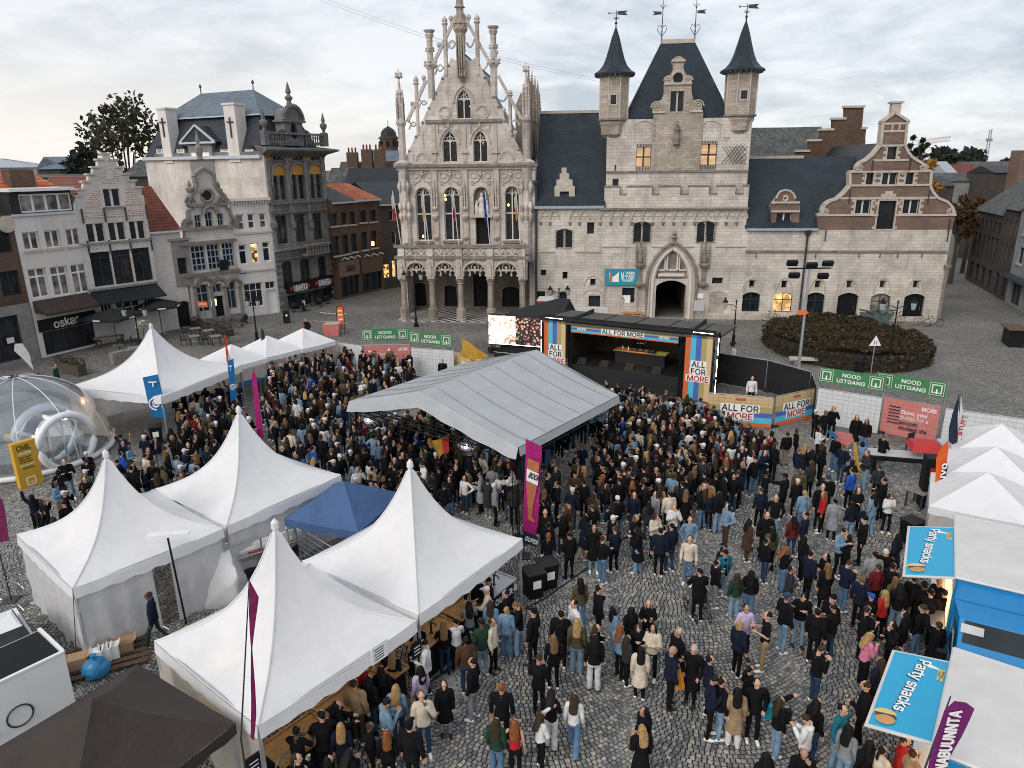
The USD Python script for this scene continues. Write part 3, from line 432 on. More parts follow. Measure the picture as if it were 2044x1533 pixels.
 for a,b in zip(cols[:-1],cols[1:]):
  c=(a+b)/2;w=(b-a)/2-.3;ztop=P(500,948)[1]
  o=[(c-w,zcap-.01)]+[(c-w,zcap+.3)]+[(c+x*w,zcap+.3+(ztop-zcap-.3)*h)for x,h in((-.97,.35),(-.85,.62),(-.6,.84),(-.3,.96),(0,1.0),(.3,.96),(.6,.84),(.85,.62),(.97,.35))]+[(c+w,zcap+.3),(c+w,zcap-.01)]
  holes.append(Polygon(o));pts=[(p[0],y0-.08,p[1])for p in o[1:-1]];tr.tube(pts,.11,6)
  for s_ in(-1,1):
   tr.tube(ringpts(arc(c+s_*w*.66,zcap+.55,w*.26,-pi*.3,pi*1.2,9),y0+.1),.07,5)
   tr.tube(ringpts(arc(c+s_*w*.26,zcap+1.15,w*.32,pi*.95,pi*2.05,9),y0+.1),.07,5)
   tr.lathe([(.01,-.18),(.1,-.05),(.1,.06),(.01,.16)],(c+s_*w*.42,y0+.1,zcap+.42),6)
  tr.tube(ringpts(arc(c,ztop-.48,.34,-pi*.45,pi*1.45,12),y0+.1),.07,5);tr.lathe([(.01,-.25),(.1,-.1),(.1,.06),(.01,.2)],(c,y0+.1,ztop-.82),6)
  for s_ in(-1,1):
   for k,(dx,dz,rr)in enumerate(((.98,1.55,.3),(1.02,.9,.22),(.62,1.85,.2))):tr.tube(ringpts(arc(c+s_*(w+.02)*dx,zcap+dz,rr,0,2*pi,10),y0-.03),.055,4)
  tr.lathe([(.02,0),(.14,.1),(.05,.3),(.16,.42),(.02,.62)],(c,y0-.1,ztop+.05),6)
 SP=Polygon(sp).difference(unary_union(holes));MB().poly(SP,y0,y0+.5).build('arcade_spandrel','gothic_stone',th)
 tr.build('arcade_tracery','stone_trim',th)
 for u in cols:
  k=MB().lathe([(.52,0),(.52,.25),(.42,.3),(.44,1.15),(.38,1.25),(.27,1.3),(.25,zcap-.45),(.33,zcap-.38),(.26,zcap-.3),(.42,zcap-.05),(.46,zcap)],(u,y0+.25,0),8,ph=pi/8);k.build('column','gothic_dark',th)
  k=MB().box(u-.3,u+.3,y0-.22,y0,zcap+.1,zrail-.1);pinnacle(k,u,y0-.2,zcap+.3,.34,zrail-zcap-.3);k.build('arcade_buttress','stone_trim',th)
 MB().box(cols[0]-.6,cols[-1]+.6,y0-.25,0,zrail-.09,zrail+.16).build('balcony_floor','stone_dirty',th)
 MB().box(cols[0]-.6,cols[-1]+.6,y0-.25,y0+.22,zt-.16,zt+.06).build('balcony_rail','stone_dirty',th)
 bal=MB();zb0=zrail+.165;zb1=zt-.165;hb=zb1-zb0
 for a,b in zip(cols[:-1],cols[1:]):
  bal.box(a-.28,a+.28,y0-.16,y0+.2,zb0,zb1)
  for j in range(4):
   c=a+.3+(b-a-.6)*(j+.5)/4;rw=(b-a-.6)/8
   bal.tube(ringpts([(c+rw*1.0*cos(t),zb0+hb/2+hb*.46*sin(t))for t in np.linspace(0,2*pi,13)],y0),.06,5)
   bal.tube([(c-rw,y0,zb0+.04),(c,y0,zb0+hb/2),(c+rw,y0,zb1-.04)]if j%2 else[(c-rw,y0,zb1-.04),(c,y0,zb0+hb/2),(c+rw,y0,zb0+.04)],.055,5)
 bal.box(cols[-1]-.28,cols[-1]+.28,y0-.16,y0+.2,zb0,zb1);bal.build('balustrade','gothic_stone',th)
 s=MB()
 for yy in(-1.4,):s.box(cols[-1]-.2,cols[-1]+.3,y0+.5,0,zcap+.9,zrail-.1);s.box(cols[0]-.3,cols[0]+.2,y0+.5,0,zcap+.9,zrail-.1)
 for u in(cols[0],cols[-1]):s.tube([(u,y0+.25+t*2.2,zb0+hb/2+.3*sin(t*9))for t in np.linspace(0,1,8)],.06,5);s.box(u-.1,u+.1,y0+.22,0,zt-.16,zt+.06)
 s.build('arcade_return','stone_trim',th)
 b=MB().box(uL,uR,3.72,D,-.2,zc).box(uL,uR,.61,3.71,zrail+.11,zc).box(uL,cols[0]-.41,.61,3.71,-.2,zrail+.1).box(cols[-1]+.41,uR,.61,3.71,-.2,zrail+.1);b.build('side_walls','gothic_stone',th)
 bw=[(cols[0]-.4,0),(cols[-1]+.4,0),(cols[-1]+.4,zrail-.15),(cols[0]-.4,zrail-.15)];dh=[]
 for x0,x1,yt,kk in((250,350,1120,'seg'),(500,610,1140,'seg'),(745,870,1060,None),(990,1140,1150,'seg')):
  a,b=FH.at(*Z5(x0,1300),3.3)[0],FH.at(*Z5(x1,1300),3.3)[0];zt_=FH.at(*Z5(x0,yt),3.3)[1];o=arched(a,b,.3,zt_,kk);dh.append(o);MB().poly(o,3.58,3.7).build('arcade_door','black_paint',th)
  MB().tube([(p[0],3.27,p[1])for p in o[1:]+o[:1]],.09,5).build('door_moulding','stone_dirty',th)
 MB().poly(bw,3.3,3.58,dh).build('arcade_back_wall','arcade_stone',th);MB().box(cols[0]-.4,cols[-1]+.4,.61,3.59,zrail-.15,zrail+.1).build('arcade_ceiling','stone_dirty',th)  # back wall takes the stone with arcade shade painted in
 MB().box(cols[0]-.7,cols[-1]+.7,y0-.4,3.29,-.01,.12).build('arcade_floor','checker_floor',th)
 MB().box(cols[0]-.7,cols[-1]+.7,y0-.7,y0-.4,-.01,.07).build('arcade_step','stone_grey',th)
 u=uR+.12;MB().tube([(u,-.12,0),(u,-.12,zfl+5.2)],.1,8).lathe([(.1,0),(.3,.4),(.3,.6)],(u,-.12,zfl+5.0),8).build('drainpipe','dark_metal',th)
 for nm,lab,x0,y0_,x1,y1,m1,m2 in(('flag','striped red white and yellow flag hanging left of the gothic town hall',130,795,78,345,'flag_white','flag_red'),('flag','white and yellow flag at the leftmost tall town hall window',368,800,330,345,'flag_white','flag_yellow'),('flag','white and crimson flag at the second tall town hall window',620,798,588,345,'flag_white','flag_crimson'),('flag','plain blue flag before the carved niche of the town hall',885,800,855,340,'flag_blue','flag_blue'),('flag','yellow and red flag at the rightmost tall town hall window',1145,795,1115,340,'flag_white','flag_gold')):
  a,b=FL.at(*Z5(x0,y0_)),FL.at(*Z5(x1,y1));yb=-3.3
  f=thing_fr(nm,lab,'flag',fr,'flags on poles along the town hall balcony')
  MB().tube([(a[0],-2.55,a[1]),(b[0],yb,b[1])],.035,6).build('pole','white_paint',f)
  d=np.array([b[0]-a[0],yb+2.55,b[1]-a[1]]);L=np.linalg.norm(d);d/=L;top=np.array([b[0],yb,b[1]])
  for mat,s0,s1,off in((m1,.04,.30,0.0),(m2,.30,.58,.0)):
   g=np.zeros((7,5,3))
   for i in range(7):
    t=s0+(s1-s0)*i/6
    for j in range(5):g[i,j]=top-d*L*t*.82+np.array([-.05*j*(1 if i<6 else.8),.10*sin(j*1.9+i*.8),-.12*j])
   MB().grid(g).build('cloth',mat,f,smooth=True)
spec('masonry',arcade_stone=dict(c1=(.21,.175,.14),c2=(.16,.135,.11),mortar=(.10,.085,.07),bw=.5,rh=.25,stain=(.05,.042,.036),amt=.6,streak=.7))  # hall stone darkened: the deep shade of the arcade put into its colour
spec('plain',flag_white=dict(c=(.62,.58,.50),rough=.8),flag_red=dict(c=(.42,.03,.03),rough=.8),flag_yellow=dict(c=(.62,.48,.18),rough=.8),flag_crimson=dict(c=(.30,.02,.05),rough=.8),flag_blue=dict(c=(.02,.07,.30),rough=.8),flag_gold=dict(c=(.55,.25,.06),rough=.8,var=.5,scale=5.0))
spec('emit',lamp_glow=dict(c=(1.0,.55,.2),e=3.0),lamp_white=dict(c=(1.0,.85,.65),e=5.0))
spec('lit',gable_lit=dict(c=(1.0,.5,.17),e=1.1,scale=3.0,lo=0.0,a=.66,b=.74))
spec('checker',checker_floor=dict(c1=(.5,.48,.45),c2=(.06,.06,.06),scale=2.2))
build_gothic_wing()
# the cloth hall with its gate tower
def barred(par,u0,u1,z0,z1,kind='seg',glass='window_glass',y=.35,bars=True):
 o=window(par,u0,u1,z0,z1,kind,y=y,glass=glass,frame='stone_white',nx=2,nz=1,bar=.16,fw=.10)
 if bars:
  b=MB()
  for k in range(9):x=u0+(u1-u0)*(k+.5)/9;b.tube([(x,-.06,z0-.05),(x,-.06,z1-.1)],.016,4)
  for k in range(8):zz=z0+(z1-z0)*(k+.4)/8;b.tube([(u0-.12,-.04,zz),(u1+.12,-.04,zz)],.014,4)
  b.build('window_grille','dark_metal',par)
 return o
def build_cloth_hall():
 fr=FH;th=thing_fr('cloth_hall','long pale stone hall with a gate tower, twin pointed turrets and slate roofs','building',fr)
 a7=lambda x,y,d=0.:fr.at(*Z7(x,y),d);r7=lambda x0,y0,x1,y1,d=0.:zr(fr,Z7,x0,y0,x1,y1,d)
 a6=lambda x,y,d=0.:fr.at(*Z6(x,y),d);r6=lambda x0,y0,x1,y1,d=0.:zr(fr,Z6,x0,y0,x1,y1,d)
 a8=lambda x,y,d=0.:fr.at(*Z8(x,y),d);r8=lambda x0,y0,x1,y1,d=0.:zr(fr,Z8,x0,y0,x1,y1,d)
 uL=a7(66,600)[0];uT0,uT1=a7(638,420)[0],a7(1812,420)[0];zE=a7(300,470)[1];zS=a7(1200,468)[1];zB=a7(1175,297)[1];zN=a7(1290,362)[1]
 uB1=a8(1335,930)[0];uB0=a8(485,860)[0];zEb=a8(250,890)[1]
 holes=[];W=lambda*a,**k:holes.append(barred(th,*a,**k))
 W(*r7(243,640,382,800));W(*r7(875,580,1022,758));W(*r7(1393,575,1545,758))
 for b in((497,587,558,685),(118,975,165,1025),(297,993,340,1052),(523,1048,570,1105),(1518,1040,1608,1092),(1822,1060,1868,1120)):holes.append(window(th,*r7(*b),y=.3,nx=1,nz=1,frame='stone_trim',fw=.05))
 for b in((275,1158,333,1300),(510,1185,605,1290),(783,1122,885,1245)):holes.append(window(th,*r7(*b),y=.25,nx=2,nz=2,frame='dark_metal',bar=.05))
 b=r7(88,1150,155,1320);holes.append(window(th,b[0],b[1],b[2],b[3],y=.3,nx=1,nz=1,frame='dark_metal'))
 for k,(x0,y0,x1,y1)in enumerate(((5,1287,117,1412),(205,1290,323,1415),(412,1290,528,1430),(822,1297,947,1425))):holes.append(window(th,*r8(x0,y0,x1,y1),kind='seg',y=.25,glass=['shop_glass','window_warm','shop_glass','window_curtain'][k],frame='dark_metal',nx=2,cross=[.62],bar=.06))
 doors=[]
 for x0,y0,x1,y1 in((608,1292,740,1472),(1030,1298,1162,1482)):
  b=r8(x0,y0,x1,y1);o=arched(b[0],b[1],0.0,b[3],'seg');holes.append(o);d=MB().poly(o,.28,.36).build('door','black_paint',th)
  MB().tube([(b[1]-.25,.25,1.0),(b[1]-.25,.25,1.3)],.025,5).build('handle','steel',d)
 for x in(68,273,487,688,900,1112):holes.append(window(th,*r8(x-18,1213,x+20,1262),y=.3,nx=1,nz=1,frame='stone_trim',fw=.05))
 g=r7(1057,1062,1303,1380);gate=arched(g[0],g[1],0.0,g[3],'seg');holes.append(gate)
 lower=[(uL,-.1),(uB1,-.1),(uB1,zEb),(uT1,zEb),(uT1,zS),(uT0,zS),(uT0,zE),(uL,zE)]
 rec=[tuple(p)for p in zp(fr,Z7,[(1040,1060),(1062,980),(1100,905),(1150,845),(1195,815),(1245,850),(1290,905),(1322,975),(1335,1060)])];rec=[(g[0]-.15,g[3]+.12)]+rec[1:-1]+[(g[1]+.15,g[3]+.12)]
 holes.append(rec)
 MB().poly(lower,0,.9,holes).build('wall','sandstone',th)
 MB().poly(rec,.45,.6).build('tympanum','sandstone_worn',th)
 n=MB();c=(g[0]+g[1])/2
 for dx,w,h in((-.95,.5,1.6),(0,.8,2.6),(.95,.5,1.6)):
  o=arched(c+dx-w/2,c+dx+w/2,g[3]+.95,g[3]+.95+h,'gothic');n.poly(Polygon(o).buffer(.12).difference(Polygon(o)),.25,.46);MB().poly(o,.40,.449).build('niche','stone_dirty',th)
 for s_ in(-.45,.45):n.lathe([(.1,0),(.13,.1),(.09,.2),(.09,1.9),(.16,2.0),(.05,2.4)],(c+s_,.25,g[3]+.9),7)
 n.build('niche_frames','stone_white',th);q=r7(1078,1008,1292,1030);MB().box(q[0],q[1],.02,.449,q[2],q[3]).build('lintel','stone_white',th)
 def ogee(w,ztop,zs):return[(c-w,0),(c-w,zs)]+[(c-w*x,zs+(ztop-zs)*h)for x,h in((.97,.2),(.88,.42),(.70,.64),(.42,.84),(.14,.965),(0,1.0),(-.14,.965),(-.42,.84),(-.70,.64),(-.88,.42),(-.97,.2))]+[(c+w,zs),(c+w,0)]
 zs=g[3]-.3
 for i,(x,y,r_,mt,yy)in enumerate(((985,752,.16,'stone_dirty',-.16),(1005,772,.13,'stone_trim',-.08),(1030,800,.16,'stone_white',-.02),(1045,815,.09,'stone_trim',.06))):
  w=c-a7(x,1100)[0];zt=a7(1195,y)[1];MB().tube([(p[0],yy,p[1])for p in ogee(w,zt,zs)],r_,7).build('gate_moulding',mt,th)
 zt=a7(1195,752)[1];MB().lathe([(.06,0),(.12,.3),(.3,.45),(.1,.62),(.2,.78),(.03,1.1)],(c,-.15,zt),7).build('gate_finial','stone_dirty',th)
 dp=14.0
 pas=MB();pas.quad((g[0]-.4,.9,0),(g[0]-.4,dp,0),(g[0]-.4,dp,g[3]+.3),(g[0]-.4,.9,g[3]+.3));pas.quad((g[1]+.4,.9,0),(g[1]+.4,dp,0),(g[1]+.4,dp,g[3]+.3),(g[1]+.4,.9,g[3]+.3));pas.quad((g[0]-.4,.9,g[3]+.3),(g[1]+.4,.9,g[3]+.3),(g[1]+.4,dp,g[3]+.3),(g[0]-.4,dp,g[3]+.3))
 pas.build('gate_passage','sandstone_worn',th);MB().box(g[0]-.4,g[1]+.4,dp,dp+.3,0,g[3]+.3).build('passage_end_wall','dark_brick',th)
 for x in(930,1455):
  p=MB();u=a7(x,900)[0];zt=a7(x,800)[1];zb=a7(x,1000)[1]
  for k in(-.35,0,.35):pinnacle(p,u+k,-.22,zt-1.4,.2,2.0+(.5 if k==0 else 0))
  p.lathe([(.05,-.6),(.2,-.3),(.42,-.1),(.48,.05),(.4,.2)],(u,-.2,a7(x,935)[1]),8);p.box(u-.18,u+.18,-.2,0,a7(x,1080)[1],a7(x,960)[1]);p.lathe([(.1,0),(.24,.15),(.2,.6),(.1,.8),(.14,1.0),(.02,1.15)],(u,-.22,a7(x,930)[1]+.1),7)
  p.lathe([(.02,-.3),(.4,0),(.45,.18),(.1,.4)],(u,-.3,a7(x,1100)[1]),8);p.build('bracket_niche','stone_dirty',th)
 zz0,zz1=a7(1200,560)[1],a7(1200,485)[1];arcs=MB();corb=MB()
 xs=[(118,195),(195,272),(357,437),(437,520)]+[(605+86*k,605+86*(k+1))for k in range(14)]
 for x0,x1 in xs:
  u0,u1=a7(x0,520)[0],a7(min(x1,1810),520)[0];w=u1-u0;h=w*.80;arcs=MB();corb=MB()
  for s_ in(0,1):
   pa=arc(u0,zz1-h,w,0,pi/3,5)if s_ else arc(u1,zz1-h,w,2*pi/3,pi,5);arcs.tube([(p[0],-.05,p[1]-.05)for p in pa],.07,5)
   arcs.tube([(p[0],-.02,p[1])for p in arc((u0+u1)/2+(s_-.5)*w*.42,zz1-h*.95,w*.2,(0 if s_==0 else pi*.2),(pi*.8 if s_==0 else pi),5)],.045,4)
  corb.lathe([(.03,-.25),(.12,-.1),(.14,.05),(.02,.1)],(u0,-.06,a7(x0,590)[1]),6)
  arcs.build('blind_arch','stone_trim',th);corb.build('corbel','stone_dirty',th)
 for x0,x1,y,d,h in((600,1812,468,.28,.16),(80,233,822,.1,.12),(395,612,822,.1,.12),(620,856,780,.1,.12),(1028,1110,780,.1,.12),(1285,1372,778,.1,.12),(1548,1790,778,.1,.12)):
  u0,u1=a7(x0,y)[0],a7(x1,y)[0];z=a7((x0+x1)/2,y)[1];MB().box(u0,u1,-d,.01,z-h,z).build('string_course','stone_dirty' if d>.2 else 'stone_trim',th)
 z=a8(700,1025)[1];MB().box(a8(25,1022)[0],a8(1320,1030)[0],-.14,.01,z-.12,z+.04).build('string_course','stone_dirty',th)
 MB().box(uL,uT0-.02,-.35,.3,zE-.05,zE+.18).build('gutter','lead',th)
 MB().box(uT1+.02,uB0,-.35,.3,zEb-.05,zEb+.16).build('gutter','lead',th)
 o=MB()
 for x in(68,273,487,688,900,1112):
  o=MB();u=a8(x,1240)[0];zb,zt=a8(x,1290)[1],a8(x,1193)[1];w=(a8(x+52,1240)[0]-u)
  o.tube([(u+w*s_,-.02,zb+(zt-zb)*h)for s_,h in((-1,0),(-.95,.3),(-.78,.6),(-.45,.86),(0,1),(.45,.86),(.78,.6),(.95,.3),(1,0))],.06,5);o.build('relieving_arch','stone_trim',th)
 for x,y0,y1,w_ in((545,1110,1022,72),(1845,1140,1035,75)):
  o=MB();u=a7(x,1080)[0];zb,zt=a7(x,y0)[1],a7(x,y1)[1];w=a7(x+w_,1080)[0]-u;o.tube([(u+w*s_,-.02,zb+(zt-zb)*h)for s_,h in((-1,0),(-.95,.3),(-.78,.6),(-.45,.86),(0,1),(.45,.86),(.78,.6),(.95,.3),(1,0))],.06,5);o.build('relieving_arch','stone_trim',th)
 o=MB();b=r7(1480,1145,1630,1330);o.tube([(p[0],-.02,p[1])for p in arched(b[0],b[1],b[2],b[3],'seg')[1:]],.06,5);o.build('relieving_arch','stone_trim',th)
 o=MB();b=r7(470,1135,620,1290);o.tube([(p[0],-.02,p[1])for p in arched(b[0],b[1],b[2],b[3],'seg')[1:]],.06,5);o.build('relieving_arch','stone_trim',th)
 b=r7(1490,1155,1622,1325);MB().poly(arched(*b,'seg'),-.012,.02).build('blocked_opening','sandstone_worn',th)
 MB().box(uL+.3,g[0]-.9,-.1,.01,0,.45).box(g[1]+.9,uB1+.04,-.1,.01,0,.45).build('plinth','stone_trim',th)
 for x in(535,1315):p=a8(x,925);MB().beam((p[0],-.06,p[1]-.5),(p[0],-.06,p[1]+.5),.07).build('wall_anchor','dark_metal',th)
 for x in(92,472,748,882,1148,994):p=a8(x,1055);MB().beam((p[0],-.05,p[1]-.18),(p[0],-.05,p[1]+.18),.06).build('wall_anchor','dark_metal',th)
 u=a8(400,1100)[0];MB().tube([(u,-.14,.1),(u,-.14,zEb-.4)],.09,8).lathe([(.09,-.5),(.3,-.1),(.32,.1)],(u,-.14,zEb-.1),8).build('drainpipe','dark_metal',th)
 u=a8(1285,1250)[0];z=a8(1290,1130)[1];MB().lathe([(.14,0),(.14,z-.3),(.3,z),(.32,z+.25)],(u,-.2,0),8).build('corner_shaft','stone_dirty',th)
 # battlemented base of the tower, tower wall set behind it
 ym=.45;mer=[(uT0,zS),(uT1,zS)]+[None]
 cren=[(762,825),(1027,1090),(1258,1330),(1492,1562),(1707,1778)]
 top=[(uT1,zB)]
 for x0,x1 in cren[::-1]:
  v0,v1=a7(x0,330)[0],a7(x1,330)[0];top+=[(v1,zB),(v1,zN),(v0,zN),(v0,zB)]
 top+=[(uT0,zB)]
 MB().poly([(uT0,zS+.001),(uT1,zS+.001)]+top,0,.42).build('battlement','sandstone',th)
 cp=MB();last=uT0
 for x0,x1 in cren+[(None,None)]:
  v0=a7(x0,330)[0]if x0 else uT1;cp.box(last-.04,v0+.04,-.06,.44,zB+.003,zB+.12)
  if x0:last=a7(x1,330)[0];cp.box(v0+.045,last-.045,-.06,.41,zN+.003,zN+.1)
 cp.build('battlement_coping','stone_dirty',th)
 zTop=a6(1200,965)[1];zM=a7(1200,170)[1];h2=[]
 t0,t1=uT0+.12,uT1-.12
 for b,gl in(((897,1200,1022,1362),'lattice_lit'),((1427,1175,1558,1348),'lattice_lit')):
  q=r6(*b,ym);o=window(th,*q,y=ym+.3,glass=gl,frame='dark_metal',nx=2,nz=2,bar=.12,fw=.06);h2.append(o)
  l=MB()
  for k in range(1,16):x=q[0]+(q[1]-q[0])*k/16;l.box(x-.012,x+.012,ym+.27,ym+.3,q[2],q[3])
  for k in range(1,18):zz=q[2]+(q[3]-q[2])*k/18;l.box(q[0],q[1],ym+.255,ym+.268,zz-.012,zz+.012)
  l.build('window_lattice','dark_metal',th);gr=MB()
  for k in range(10):x=q[0]+(q[1]-q[0])*(k+.5)/10;gr.beam((x,ym-.02,q[2]-.35),(x,ym-.02,q[2]),.05);gr.beam((x,ym-.02,q[3]),(x,ym-.02,q[3]+.25),.05)
  gr.build('window_grille','dark_metal',th)
 for b in((705,233,757,296),(722,120,737,170)):h2.append(window(th,*r7(*b,ym),y=ym+.3,nx=1,nz=1,frame='stone_trim',fw=.05))
 MB().poly([(t0,zN-.3),(t1,zN-.3),(t1,zTop),(t0,zTop)],ym,ym+.8,h2).build('tower_wall','sandstone',th)
 MB().box(t0-.03,t1+.03,ym-.14,ym+.005,zM-.1,zM+.06).build('string_course','stone_dirty',th)
 q=r6(1030,930,1430,1385,ym);q=(q[0],q[1],zM+.07,a6(1230,920,ym)[1]);MB().box(q[0],q[1],ym-.12,ym-.002,q[2],q[3]).build('tower_panel','sandstone_worn',th)
 s_=r6(1197,985,1262,1185,ym);MB().tube([(p[0],ym-.14,p[1])for p in arched(*s_,'round')+arched(*s_,'round')[:1]],.05,5).build('statue_niche','stone_trim',th)
 u=(s_[0]+s_[1])/2;hh=s_[3]-s_[2];MB().lathe([(.1,-.1),(.3,.1),(.26,.3),(.3,hh*.3),(.2,hh*.55),(.26,hh*.66),(.08,hh*.72),(.13,hh*.78),(.12,hh*.84),(.02,hh*.9)],(u,ym-.25,s_[2]),8).build('statue','stone_dirty',th)
 for x0,x1 in((890,1040),(1433,1585)):bl=MB();q=r6(x0,985,x1,1180,ym);bl.tube([(p[0],ym-.02,p[1])for p in arched(*q,'seg')[1:]+arched(*q,'seg')[:1]],.06,5);bl.build('blind_arch','stone_trim',th)
 q=r6(1598,1170,1800,1345,ym);sd=MB()
 for k in range(7):x=q[0]+(q[1]-q[0])*k/6;sd.beam((q[0]+(q[1]-q[0])*k/8,ym-.06,q[3]-.2),(min(q[1],q[0]+(q[1]-q[0])*(k+4)/8),ym-.06,q[2]+.1+max(0,k-4)*.5),.03);sd.beam((q[0]+(q[1]-q[0])*k/7,ym-.07,q[2]+.1),(min(q[1],q[0]+(q[1]-q[0])*(k+4.2)/7),ym-.07,q[3]-.1-max(0,k-2.8)*.5),.03)
 sd.beam((a6(1605,1125,ym)[0],ym-.5,a6(1605,1125,ym)[1]),(a6(1660,1125,ym)[0],ym,a6(1660,1125,ym)[1]),.05);sd.build('sundial_lines','dark_metal',th)
 MB().box(t0,t1,ym+.8,9.5,zS-2,zTop-.1).build('tower_sides','sandstone',th)
 # turrets
 for side,ax0,ax1,yt0,yb0,ydark in((0,597,843,600,975,(690,775,735,850)),(1,1640,1900,570,940,(1752,738,1803,808))):
  um=a6((ax0+ax1)/2,800)[0];r=(a6(ax1,800)[0]-a6(ax0,800)[0])/2*1.02;yc=ym+(.55*r);m=(ax0+ax1)/2
  z=lambda y:a6(m,y)[1]
  t=MB().lathe([(r*.2,z(yb0+190)),(r*.86,z(yb0+120)),(r*.88,z(yb0+60)),(r*.98,z(yb0+30)),(r*.98,z(yb0)),(r,z(yb0-5)),(r,z(yt0))],(um,yc,0),8,ph=pi/8);t.build('turret','sandstone_worn',th)
  MB().lathe([(r+.02,z(yb0+12)),(r+.16,z(yb0+4)),(r+.16,z(yb0-8)),(r+.02,z(yb0-12))],(um,yc,0),8,ph=pi/8).build('turret_moulding','stone_dirty',th)
  e=MB()
  for k in range(8):an=pi/8+k*pi/4;e.beam((um+r*1.0*cos(an),yc+r*1.0*sin(an),z(yb0-14)),(um+r*1.0*cos(an),yc+r*1.0*sin(an),z(yt0)),.10)
  e.build('turret_quoins','stone_trim',th)
  c=MB()
  for k in range(24):an=k*pi/12;c.beam((um+r*.9*cos(an),yc+r*.9*sin(an),z(yt0)-.1),(um+(r+.35)*cos(an),yc+(r+.35)*sin(an),z(yt0)-.02),.14,.22)
  c.build('turret_brackets','stone_dirty',th)
  yr=yt0;zt=z(225 if side==0 else 175);zb=z(yt0);hh=zt-zb;R=r+.5
  MB().lathe([(R+.05,-.15),(R+.05,0),(R*.82,hh*.06),(R*.62,hh*.17),(R*.48,hh*.32),(R*.34,hh*.55),(R*.2,hh*.8),(.10,hh),(.05,hh+.1)],(um,yc,zb+.1),8,ph=pi/8).build('turret_spire','slate_blue',th)
  v=MB();ht=z(60 if side==0 else 5)-zt
  v.tube([(um,yc,zt),(um,yc,zt+ht)],[.07,.03],6);v.lathe([(.02,-.15),(.13,0),(.02,.15)],(um,yc,zt+ht*.35),8);v.lathe([(.02,-.1),(.1,0),(.02,.1)],(um,yc,zt+ht*.6),8)
  zz=zt+ht*.86;v.poly([(um+.1,zz-.13),(um+.95,zz-.2),(um+.75,zz),(um+.95,zz+.16),(um+.1,zz+.13)],yc-.02,yc+.02);v.beam((um-.6,yc,zz),(um+.1,yc,zz),.04);v.lathe([(.01,0),(.08,.1),(.01,.2)],(um-.6,yc,zz-.1),6)
  for s_ in(-1,1):v.tube([(um,yc,zt+ht*.55),(um+s_*.25,yc,zt+ht*.6),(um+s_*.12,yc,zt+ht*.68)],.025,4)
  v.build('weather_vane','dark_metal',th)
  q=r6(*ydark,0);p=MB();an=-pi/2;w=(q[1]-q[0])/2;yy=yc-r*cos(pi/8);um2=(q[0]+q[1])/2;MB().box(um2-w,um2+w,yy-.03,yy+.1,q[2],q[3]).build('turret_window','window_glass',th);
  p.poly(Polygon([(um2-w-.12,q[2]-.12),(um2+w+.12,q[2]-.12),(um2+w+.12,q[3]+.12),(um2-w-.12,q[3]+.12)]).difference(Polygon([(um2-w,q[2]),(um2+w,q[2]),(um2+w,q[3]),(um2-w,q[3])])),yy-.06,yy+.05);p.build('turret_window_frame','stone_trim',th)
  # tower roof: steep hip with short ridge
 d0=ym+.3;zr0=zTop-.1
 rg=[a6(1105,345,5.0),a6(1375,330,5.0)];zr1=(rg[0][1]+rg[1][1])/2
 e0,e1=a6(790,960,d0)[0],a6(1690,935,d0)[0];yb=9.7
 R=MB();A,B=(e0,d0,zr0),(e1,d0,zr0);C,D=(e1,yb,zr0),(e0,yb,zr0);P,Q=(rg[0][0],5.0,zr1),(rg[1][0],5.0,zr1)
 R.quad(A,B,Q,P);R.tri(B,C,Q);R.quad(C,D,P,Q);R.tri(D,A,P);R.build('tower_roof','slate_blue',th)
 MB().beam((P[0],5,zr1),(Q[0],5,zr1),.3,.35).build('tower_ridge','stone_trim',th)
 for P_,flip in((P,-1),(Q,1)):
  v=MB();h=3.4;x,zz=P_[0],zr1;v.tube([(x,5,zz),(x,5,zz+h)],[.06,.025],6);v.lathe([(.01,0),(.1,.1),(.01,.2)],(x,5,zz+.7),6)
  for s_ in(-1,1):v.tube([(x+s_*.05,5,zz+.5),(x+s_*.42,5,zz+1.0),(x+s_*.3,5,zz+1.35),(x+s_*.05,5,zz+1.2)],.03,4);v.tube([(x,5,zz+2.6),(x+s_*.2,5,zz+3.0),(x+s_*.3,5,zz+2.8)],.025,4)
  v.poly([(x+flip*.1,zz+2.2),(x+flip*.9,zz+2.15),(x+flip*.7,zz+2.32),(x+flip*.9,zz+2.48),(x+flip*.1,zz+2.42)],4.98,5.02);v.build('weather_vane','dark_metal',th)
  # scrolled stone dormer at the front of the tower roof
 D6=[(1035,920),(1035,870),(1050,835),(1085,825),(1110,810),(1128,760),(1128,690),(1135,680),(1132,650),(1145,625),(1180,610),(1200,575),(1205,545),(1190,505),(1190,490),(1215,465),(1243,457),(1275,465),(1297,488),(1295,505),(1283,545),(1290,575),(1310,610),(1335,625),(1350,650),(1345,680),(1350,690),(1352,760),(1365,810),(1390,825),(1425,840),(1435,870),(1435,920)]
 dq=r6(1178,742,1290,912,ym-.12);dm=window(th,*dq,y=ym+.1,nx=2,nz=1,frame='stone_trim',bar=.14,fw=.05)
 oc=a6(1240,640,ym);ohole=arc(oc[0],oc[1],.42,0,2*pi,14)
 MB().poly(zp(fr,Z6,D6,ym-.1),ym-.1,ym+.5,[dm,ohole]).build('dormer','sandstone_worn',th)
 MB().poly(ohole,ym+.3,ym+.36).build('dormer_oculus','window_glass',th)
 MB().tube(ringpts(arc(oc[0],oc[1],.52,0,2*pi,16),ym-.12),.09,6).build('oculus_ring','stone_trim',th)
